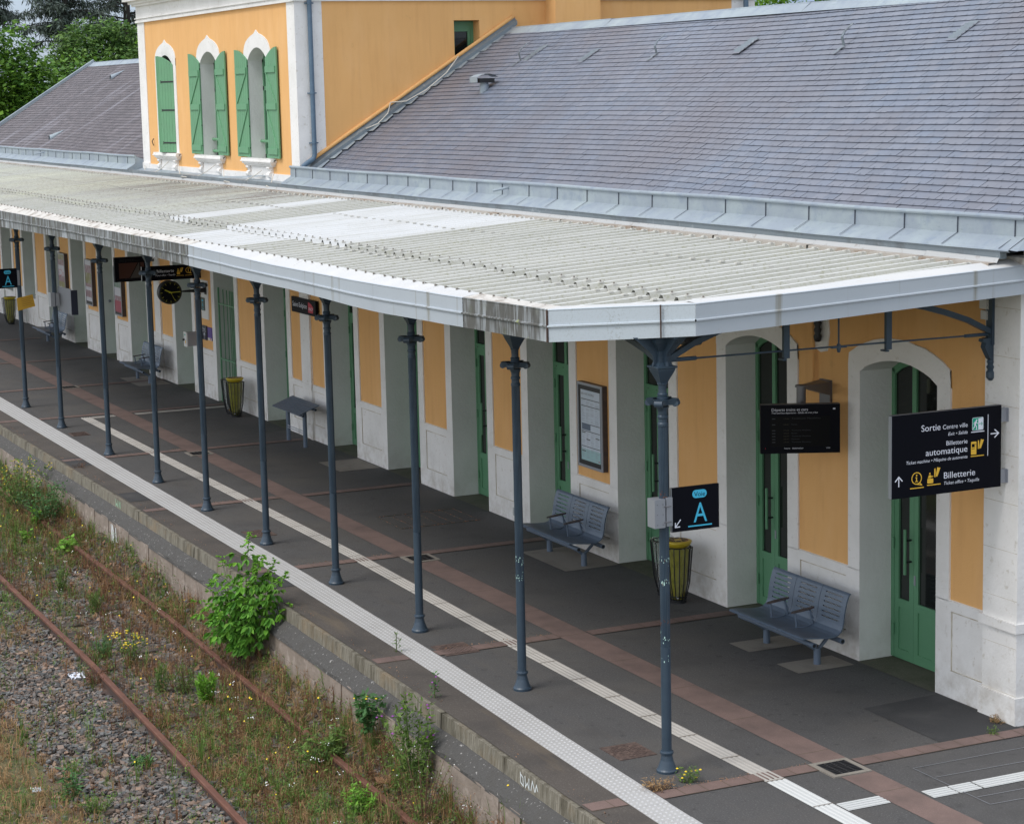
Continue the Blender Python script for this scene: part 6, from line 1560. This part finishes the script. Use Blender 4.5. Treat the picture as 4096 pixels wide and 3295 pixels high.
def flowers(name, n, fn, mat, size, hr, seed, label, k=1, rad=.03):
    P = scatter(n, fn, seed); r = np.random.default_rng(seed+1); V = []; F = []
    for x, y, z in P:
        h = r.uniform(*hr)
        for _ in range(k):
            c = np.array([x+r.normal(0, rad), y+r.normal(0, rad), z+h+r.normal(0, rad*.5)]); s = size*r.uniform(.7, 1.3); b = len(V)
            nn = np.array([.5, -.5, .8])+r.normal(0, .3, 3); nn /= np.linalg.norm(nn); u = np.cross(nn, [0, 0, 1]); u /= np.linalg.norm(u); v = np.cross(nn, u)
            V += [c+s*(u*math.cos(t)+v*math.sin(t)) for t in np.arange(6)*math.pi/3]; F += [(b, b+1, b+2, b+3), (b, b+3, b+4, b+5)]
    tag(npmesh(name, np.array(V), np.array(F), mat), label, 'flowers', kind='stuff')
flowers('white_flowers', 60, lambda x, y: .5*(y > -6.5)+.6*math.exp(-((x+11.5)/1.5)**2)*(y > -5.7)+(.5 if x > -8.5 and y > -6.5 else 0), m_wflow, .0055, (.15, .40), 51, 'tiny white flower heads among the weeds', 5, .022)
flowers('yellow_flowers', 90, lambda x, y: .35 if y > -6.6 else .05, m_yflow, .010, (.15, .4), 53, 'scattered small yellow flowers in the trackside weeds', 1, .02)

def plant(name, label, cat, x, y, z, h, spread, ns, lsize, lmat, seed, nodes=9, per=3, asp=.5, flower=None, droop=.2, group=None, stem=m_stem, up=.2, sr=.004, fsize=.012, nf=6, lean=(0, 0), reach=.04):
    r = random.Random(seed); t = empty(name, (x, y, z), label, cat, group)
    st_ = MB(); C = []; tips = []
    for i in range(ns):
        a = r.uniform(0, 2*math.pi); s = spread*math.sqrt(r.random()); hh = h*r.uniform(.55, 1)*(1-.35*s/max(spread, .01)*.6)
        p0 = Vector((x+s*.25*math.cos(a), y+s*.25*math.sin(a), z-.02)); p2 = Vector((x+s*math.cos(a)+lean[0]*hh, y+s*math.sin(a)+lean[1]*hh, z+hh)); p1 = (p0+p2)/2+Vector((0, 0, hh*.12))
        path = [p0.lerp(p1, u).lerp(p1.lerp(p2, u), u) for u in (0, .25, .5, .75, 1)]
        st_.tube(path, [sr*1.4, sr*1.2, sr, sr*.7, sr*.4], 5); tips.append(p2)
        for k in range(nodes):
            u = .12+.88*k/(nodes-1); q = p0.lerp(p1, u).lerp(p1.lerp(p2, u), u)
            for _ in range(per):
                b = r.uniform(0, 2*math.pi); rr = reach*(1.3-u)*r.uniform(.5, 1.4); C.append((q.x+rr*math.cos(b), q.y+rr*math.sin(b), q.z+r.uniform(-.01, .02)))
    st_.build('stem', stem, t)
    V_, F_ = leaves(np.array(C), np.full(len(C), lsize), seed, asp, up, droop)
    npmesh('foliage', V_, F_, lmat, t)
    if flower:
        f = MB()
        for p in tips:
            for _ in range(nf):
                c = p+Vector((r.gauss(0, .03), r.gauss(0, .03), r.uniform(-.05, .02))); f.lathe([(fsize*.5, -fsize*.4), (fsize, 0), (fsize*.6, fsize*.5)], c, 6)
        f.build('flower', flower, t)
    return t
# the leafy bush on the track edge: compound drooping leaves on arching stems
def bush(x, y, z, label):
    r = random.Random(9); t = empty('bush', (x, y, z), label, 'bush'); st_ = MB(); V = []; F = []; MI = []
    def leaflet(p, d, L, w, mi):
        d = d.normalized(); s = d.cross(Vector((r.uniform(-.3, .3), r.uniform(-.3, .3), 1))).normalized(); n = s.cross(d).normalized(); b = len(V)
        pts = [p, p+d*L*.28+s*w*.42+n*.012, p+d*L*.62+s*w*.40+n*.006, p+d*L, p+d*L*.62-s*w*.40+n*.006, p+d*L*.28-s*w*.42+n*.012, p+d*L*.5-n*.004]
        V.extend([tuple(q) for q in pts]); F.extend([(b, b+1, b+2, b+6), (b+6, b+2, b+3, b+3), (b+6, b+4, b+5, b), (b+6, b+3, b+4, b+4)]); MI.extend([mi]*4)
    stems = [(-.05, .16, 1.45, 1), (.12, .42, 1.14, 1), (.18, .22, 1.22, 1), (-.66, -.02, 1.08, 1), (-.88, -.08, .74, 1), (.05, .34, .80, 1), (-.5, -.20, .55, 0), (-.10, -.22, .50, 0), (-.95, -.18, .36, 0), (.12, .0, .72, 0), (-.75, -.22, .30, 0), (-.3, -.1, .78, 0), (-.2, .10, .60, 0), (.10, .12, .95, 0), (-.45, .0, .72, 0), (.0, .2, 1.15, 0), (.0, -.15, .35, 0), (.34, .46, 1.0, 1), (.36, .50, .62, 1), (-.98, -.05, .58, 1), (-.4, -.3, .34, 0), (.2, .3, .55, 0), (-.7, .02, .82, 1), (-1.1, -.2, .45, 1), (-.95, -.3, .28, 0)]
    for i, (dx, dy, h, q) in enumerate(stems*1):
        p0 = Vector((x+dx*.2, y+dy*.2, z)); p2 = Vector((x+dx, y+dy, z+h)); p1 = Vector((x+dx*.45, y+dy*.4, z+h*.62))
        Q = lambda u: p0.lerp(p1, u).lerp(p1.lerp(p2, u), u)
        st_.tube([Q(u/6) for u in range(7)], [.011, .010, .008, .007, .005, .004, .002], 6)
        nn = int(h/.066)
        for k in range(nn):
            u = .12+.88*k/(nn-1); q_ = Q(u); top = u > .80
            for s_ in (0, 1):
                a = k*1.57+s_*math.pi+r.uniform(-.5, .5); rr = (.22 if not top else .10)*(1.15-u*.5)*r.uniform(.4, 1.3)
                if r.random() < .12: continue
                e_ = q_+Vector((rr*math.cos(a), rr*math.sin(a), rr*.35)); st_.tube([q_, e_], .0018, 4)
                L = (.115 if not top else .07)*r.uniform(.6, 1.25)
                for m_ in range(5 if r.random() < .5 else 3):
                    b = a+(m_-2)*.75+r.uniform(-.2, .2); d = Vector((math.cos(b), math.sin(b), r.uniform(-1.3, -.35) if not top else r.uniform(-.8, .3)))
                    leaflet(e_-Vector((math.cos(a), math.sin(a), 0))*.02*m_, d, L, L*.55, 1 if (top or (u > .62 and r.random() < .35)) else 0)
    st_.build('stem', m_stem, t)
    me = bpy.data.meshes.new('foliage'); off = WL[t.name]
    me.from_pydata([tuple(Vector(v)-off) for v in V], [], [tuple(dict.fromkeys(f)) for f in F]); me.materials.append(m_leaf); me.materials.append(m_leafy); me.polygons.foreach_set('material_index', MI); me.update()
    o = bpy.data.objects.new('foliage', me); COL.objects.link(o); o.parent = t
bush(-11.95, -5.0, -.60, 'large bright green leafy bush growing against the platform wall and over its edge')
G0 = 'weeds standing in the track'
plant('thistle', 'tall spiny thistle with purple flower heads against the platform wall', 'thistle', -6.62, -4.98, -.58, .92, .30, 18, .075, m_weed, 61, 12, 4, .28, m_pflow, .1, fsize=.013, nf=1, up=.3, reach=.05)
plant('dark_leafy_weed', 'dark green bushy weed with a yellow flower left of the thistle', 'weed', -7.9, -4.95, -.45, .45, .16, 9, .085, m_weed2, 62, 9, 4, .45, m_yflow, .2, fsize=.014, nf=1)
plant('wild_shrub', 'dark green shrubby plant with small round leaves by the far end of the platform wall', 'shrub', -22.1, -5.05, -.66, .66, .50, 30, .05, m_weed2, 63, 10, 4, .5, None, .1, reach=.10)
plant('wild_shrub', 'mid green yellow-flowered shrubby plant left of the dark far shrub', 'shrub', -23.7, -5.15, -.70, .85, .60, 36, .05, m_weed, 64, 10, 4, .5, m_yflow, .1, reach=.09, fsize=.012, nf=2)
plant('seedling', 'bright yellow-green leafy seedling straddling the rail below the sprayed wall', 'seedling', -20.5, -5.12, zg(-20.5, -5.12), .32, .20, 10, .085, m_leafy, 65, 5, 4, .75)
plant('seedling', 'small yellow-green seedling between the far shrub and the rail', 'seedling', -22.6, -5.12, -.85, .32, .10, 6, .075, m_leafy, 66, 5, 4, .75)
plant('seedling', 'yellow-green seedling among weeds between the rails, farther out than the others', 'seedling', -21.6, -5.5, zg(-21.6, -5.5), .28, .10, 6, .07, m_leafy, 67, 5, 4, .75)
plant('ragwort', 'yellow-flowered plant between the rails', 'wild flower', -13.6, -5.95, zg(-13.6, -5.95), .55, .22, 12, .05, m_weed, 68, 9, 4, .25, m_yflow, .1, fsize=.012, nf=5)
for i, (x, y, h, lab) in enumerate(((-12.1, -6.0, .45, 'feathery green weed just right of the yellow-flowered plant'), (-11.95, -5.75, .48, 'feathery green weed in the middle of the track with reddish stems'),
        (-11.35, -5.65, .42, 'upright light green willowherb with narrow leaves near the near end of the track'), (-14.0, -6.2, .30, 'low broad green weed beside the outer rail'), (-18.0, -5.8, .42, 'grey-green bushy weed in the track beyond the yellow-flowered plant'), (-16.5, -5.7, .42, 'rounded olive green weed farther along the track'))):
    plant('feathery_weed', lab, 'weed', x, y, zg(x, y), h, .15, 14, .035 if i != 2 else .07, (m_weed, m_weed, m_leafy, m_weed2, m_weed, m_weed)[i], 70+i, 16, 4, .22, None, .0, G0, stem=m_stemr if i == 1 else m_stem, reach=.03, up=.7)
plant('brown_dried_weed', 'brown dried branching weed over the outer rail beside the white litter', 'dried weed', -12.75, -6.62, zg(-12.75, -6.62), .34, .20, 16, .03, m_rust, 80, 10, 3, .3, None, 0, stem=m_stemr)
plant('ballast_weed', 'pale green rosette weed on the ballast near the outer rail', 'weed', -9.45, -6.95, zg(-9.45, -6.95), .14, .10, 12, .07, m_weed2, 81, 6, 4, .35, None, 0)
plant('ballast_weed', 'thin green weed on the edge of the dry earth at the lower left', 'weed', -8.7, -7.9, zg(-8.7, -7.9), .40, .12, 8, .09, m_weed2, 82, 8, 3, .25, None, .1)
plant('ballast_weed', 'olive green low weed with a few yellow flowers at the bottom left edge', 'weed', -8.2, -7.75, zg(-8.2, -7.75), .28, .26, 22, .04, m_weed, 83, 9, 3, .25, m_yflow, .0, fsize=.01, nf=0)
plant('rail_weed', 'green fern-like plant arching over the inner rail in the foreground', 'weed', -8.5, -5.25, zg(-8.5, -5.25), .50, .26, 18, .08, m_weed, 84, 11, 4, .22, None, .1)
plant('rail_weed', 'bright green weed beside the inner rail near the bottom of the picture', 'weed', -6.9, -5.45, zg(-6.9, -5.45), .36, .18, 14, .065, m_leafy, 85, 9, 4, .25, None, .1)
plant('rail_weed', 'reddish stemmed tall thin weeds with white flower clusters near the wall at the bottom', 'weed', -6.05, -5.12, -.75, .75, .30, 14, .035, m_weed, 86, 12, 3, .25, m_wflow, .1, stem=m_stemr, nf=1, fsize=.007)
plant('edge_weed', 'small thistle sprouting on the platform edge above the tall thistle', 'weed', -7.2, -4.50, 0.01, .28, .04, 3, .05, m_weed2, 87, 8, 3, .3, m_pflow, .1, nf=1)
plant('edge_weed', 'slender green weed growing at the edge of the studded strip', 'weed', -9.05, -4.16, 0, .26, .02, 2, .045, m_weed, 88, 9, 3, .25, None, .1)
plant('edge_weed', 'small yellow-flowered weed at the foot of the corner column', 'weed', -3.72, -3.55, 0, .13, .12, 8, .035, m_weed, 89, 6, 4, .3, m_yflow, .1, nf=1, fsize=.013)
plant('dry_edge_tuft', 'dry brown grass tuft beside the corner column where the studded strip breaks', 'dry grass', -3.66, -3.88, 0, .10, .16, 30, .035, m_straw, 90, 4, 3, .25, None, .1, stem=m_stemr, sr=.002)
plant('dry_edge_tuft', 'red-brown dry tuft on the platform edge near the far dark patch', 'dry grass', -22.6, -4.36, 0, .12, .14, 16, .03, m_rust, 91, 4, 2, .2, None, .1, stem=m_stemr, sr=.002)
plant('pale_tuft', 'small dry yellow tuft at the foot of the corner pier', 'dry grass', -3.8, -.10, 0, .05, .10, 14, .03, m_straw, 92, 4, 4, .3, None, .1, sr=.002)
plant('pale_tuft', 'small green tuft on the paver band by the corner pier', 'grass', -3.52, -.38, 0, .07, .05, 10, .03, m_weed, 93, 4, 3, .25, None, .1, sr=.002)
# dry moss and seed litter along the coping and paver bands
def line_litter(pts, n, seed, mats, w=.05):
    r = np.random.default_rng(seed); C = []
    for (a, b), (c, d) in pts:
        for _ in range(int(n*math.hypot(c-a, d-b))):
            t = r.random(); C.append((a+(c-a)*t, b+(d-b)*t+r.normal(0, w)*.5, .008+r.random()*.006))
    return leaves(np.array(C), np.full(len(C), .016), seed, .6, .1)
segs = [((x, interp(x, EDGE)+.15), (x+.5, interp(x+.5, EDGE)+.15)) for x in np.arange(-30, -3, .5) if math.sin(x*3.1)+math.sin(x*1.3) > -.4]
Va, Fa = line_litter(segs, 55, 95, None); Vc, Fc = line_litter([((x-.18, interp(x, TF)+.03), (x-.18, BL)) for x in BX]+[((-3.60, -3.9), (-3.55, -2.95))], 50, 96, None, .03)
tag(npmesh('moss_litter', np.concatenate([Va, Vc]), np.concatenate([Fa, Fc+len(Va)]), m_litter), 'dry moss and seed litter along the platform edge', 'dry moss', kind='stuff')
# litter
def crumple(name, label, x, y, z, s, mat, seed):
    r = random.Random(seed); f = MB(); n = 9; vs = []
    for i in range(n):
        for j in range(n): vs.append((x+(i/n-.5)*s*1.6+r.uniform(-.01, .01), y+(j/n-.5)*s+r.uniform(-.01, .01), z+abs(r.gauss(0, s*.16))*(1-abs(i/n-.5)*1.2)))
    f.add(vs, [(i*n+j, (i+1)*n+j, (i+1)*n+j+1, i*n+j+1) for i in range(n-1) for j in range(n-1)]); o = f.build(name, mat); tag(o, label, 'litter'); md = o.modifiers.new('t', 'SOLIDIFY'); md.thickness = .002
crumple('crumpled_paper', 'crumpled white paper lying by the outer rail under a dried weed', -13.15, -6.75, zg(-13.15, -6.75)+.03, .20, m_litw, 1)
crumple('crumpled_paper', 'small crumpled white scrap on the dry earth at the lower left', -9.25, -8.12, zg(-9.25, -8.12)+.02, .10, m_litw, 2)
crumple('crumpled_wrapper', 'pale wrapper beside the inner rail near the thistle', -7.9, -5.45, zg(-7.9, -5.45)+.03, .12, m_bagc, 3)
crumple('dead_leaf_pile', 'big curled brown leaf on the ballast beside the outer rail', -9.35, -6.80, zg(-9.35, -6.80)+.04, .10, m_litter, 4)

# ================================================================ TREES
def tree(name, label, base, trunk_h, lobes, n, lsize, mat, seed, cat='tree', asp=.6, trunk_r=.25, group='trees behind the station'):
    r = np.random.default_rng(seed); rr = random.Random(seed); t = empty(name, base, label, cat, group)
    b = Vector(base); tk = MB(); tk.tube([b, b+Vector((.1, 0, trunk_h*.5)), b+Vector((0, .1, trunk_h))], [trunk_r, trunk_r*.8, trunk_r*.6], 9)
    C = []; S_ = []
    tot = sum(l[3]*l[4]*l[5] for l in lobes)
    for cx, cy, cz_, rx, ry, rz in lobes:
        c = Vector((b.x+cx, b.y+cy, b.z+cz_)); tk.tube([b+Vector((0, 0, trunk_h*.8)), (b+Vector((0, 0, trunk_h))).lerp(c, .5), c], [trunk_r*.45, trunk_r*.3, trunk_r*.1], 6)
        m_ = int(n*rx*ry*rz/tot); nc = max(10, m_//26)
        # clumps of leaves through the outer part of the lobe
        d = r.normal(0, 1, (nc, 3)); d /= np.linalg.norm(d, axis=1)[:, None]; q = (.45+.62*r.random(nc)**.6)[:, None]*d*np.array([rx, ry, rz])
        cc = np.repeat(q, 26, 0)+r.normal(0, .16, (nc*26, 3))*np.array([rx, ry, rz])*.75
        C.append(cc+np.array(c))
    tk.build('trunk', m_bark, t); C = np.concatenate(C)
    V_, F_ = leaves(C, np.full(len(C), lsize), seed, asp, .1, .1); npmesh('crown', V_, F_, mat, t); return t
def at(u, v, dist):         # not used for placement from the picture; kept simple world numbers below
    return None
tree('broadleaf_tree', 'large dark green round tree at the far left behind the far wing', (-128, 16.2, -1), 4, [(0, 0, 8.4, 3.6, 3.3, 3.4), (-1, -2, 11.0, 2.6, 2.4, 2.2), (1, 1.2, 5.6, 3.2, 2.8, 3.0), (0, -1, 4.2, 3.4, 3.4, 2.6), (0, 2.2, 8.6, 1.7, 1.6, 2.2)], 22000, .36, m_tree1, 101)
tree('broadleaf_tree', 'rounded mid green tree just left of the middle block', (-170, 33.8, -1), 4, [(0, 0, 10.2, 3.6, 4.1, 3.0), (0, -2.0, 8.6, 3.0, 2.6, 3.0), (0, 2.2, 9.6, 3.0, 2.6, 3.0), (0, 1.6, 12.0, 2.2, 1.9, 1.6), (0, -1.0, 12.0, 2.0, 1.9, 1.5), (0, 0, 6.4, 3.5, 4.2, 2.8)], 22000, .36, m_tree2, 102)
tree('broadleaf_tree', 'pale green feathery tree squeezed between the rounded tree and the middle block', (-165, 37.4, -1), 4, [(0, 0, 11.5, 1.6, 1.3, 3.0), (0, .3, 8.2, 1.6, 1.4, 2.8)], 4500, .30, m_tree3, 103)
tree('broadleaf_tree', 'low dark green trees filling in behind the far wing roof', (-150, 24, -1), 3, [(0, 0, 6.2, 3, 4.2, 3.4), (4, -5, 4.8, 3, 4.0, 3.0), (-4, 5, 6.5, 3, 4.0, 3.6)], 9000, .38, m_tree1, 104)
tree('broadleaf_tree', 'bright green treetop above the ridge at the top right', (-100, 60.5, -1), 5, [(0, 0, 11.6, 4, 3.8, 3.2), (3, 4, 11.6, 3, 3.4, 3.0), (-2, -2.6, 10.6, 2.0, 1.6, 2.6)], 11000, .34, m_tree3, 105)
tree('broadleaf_tree', 'darker green treetop above the ridge, right of the bright one', (-84, 63, -1), 5, [(0, 0, 11.6, 4, 4.5, 3.4), (4, 5, 12, 4, 4.5, 3.4), (-2, -4, 11, 3, 3, 3)], 12000, .34, m_tree1, 106)
# cedars with flat drooping sprays
def cedar(label, base, H, tiers, seed, n=60, L=5.5, mat=None):
    r = random.Random(seed); q = np.random.default_rng(seed); t = empty('cedar', base, label, 'tree', 'trees behind the station'); b = Vector(base); tk = MB()
    tk.tube([b, b+Vector((.2, .2, H*.5)), b+Vector((0, .6, H))], [.55, .38, .15], 9); C = []
    for i in range(n):
        z = tiers[0]+(tiers[1]-tiers[0])*r.random(); a = r.uniform(0, 2*math.pi); ln = L*r.uniform(.55, 1.1)*(1.15-.5*z/H); p0 = b+Vector((0, .3, z)); p1 = p0+Vector((math.cos(a)*ln*.5, math.sin(a)*ln*.5, ln*.14)); p2 = p0+Vector((math.cos(a)*ln, math.sin(a)*ln, -ln*.06+r.uniform(-.4, .4)))
        P_ = [p0.lerp(p1, u).lerp(p1.lerp(p2, u), u) for u in (0, .3, .6, 1)]; tk.tube(P_, [.09, .07, .045, .015], 5)
        for k in range(80):
            u = .2+.8*r.random(); p = p0.lerp(p1, u).lerp(p1.lerp(p2, u), u); w = .7*(1-u*.4); C.append((p.x+r.gauss(0, w*.5), p.y+r.gauss(0, w*.5), p.z-abs(r.gauss(0, .22))+.1))
    tk.build('trunk', m_bark, t); C = np.array(C); C = np.repeat(C, 3, 0)+q.normal(0, .13, (len(C)*3, 3))
    V_, F_ = leaves(C, np.full(len(C), .48), seed, .22, -.35, .35); npmesh('crown', V_, F_, m_cedar, t)
cedar('tall grey-green cedar with dark limbs rising behind the rounded tree', (-186, 40.5, -1), 24, (11.5, 22), 111, 64, 7.0)
cedar('grey-green cedar spreading left of the tall one', (-182, 33.6, -1), 19, (12.0, 17.5), 112, 40, 5.5)
cedar('cedar reaching in at the top left corner', (-165, 23, -1), 22, (13.0, 20), 113, 34, 5.0)
f = MB(); f.box(-96, -90, 58.6, 60.2, -1, 8.6); tag(f.build('distant_house', m_tile), 'bit of a red tiled roof beyond the ridge at the top', 'house')
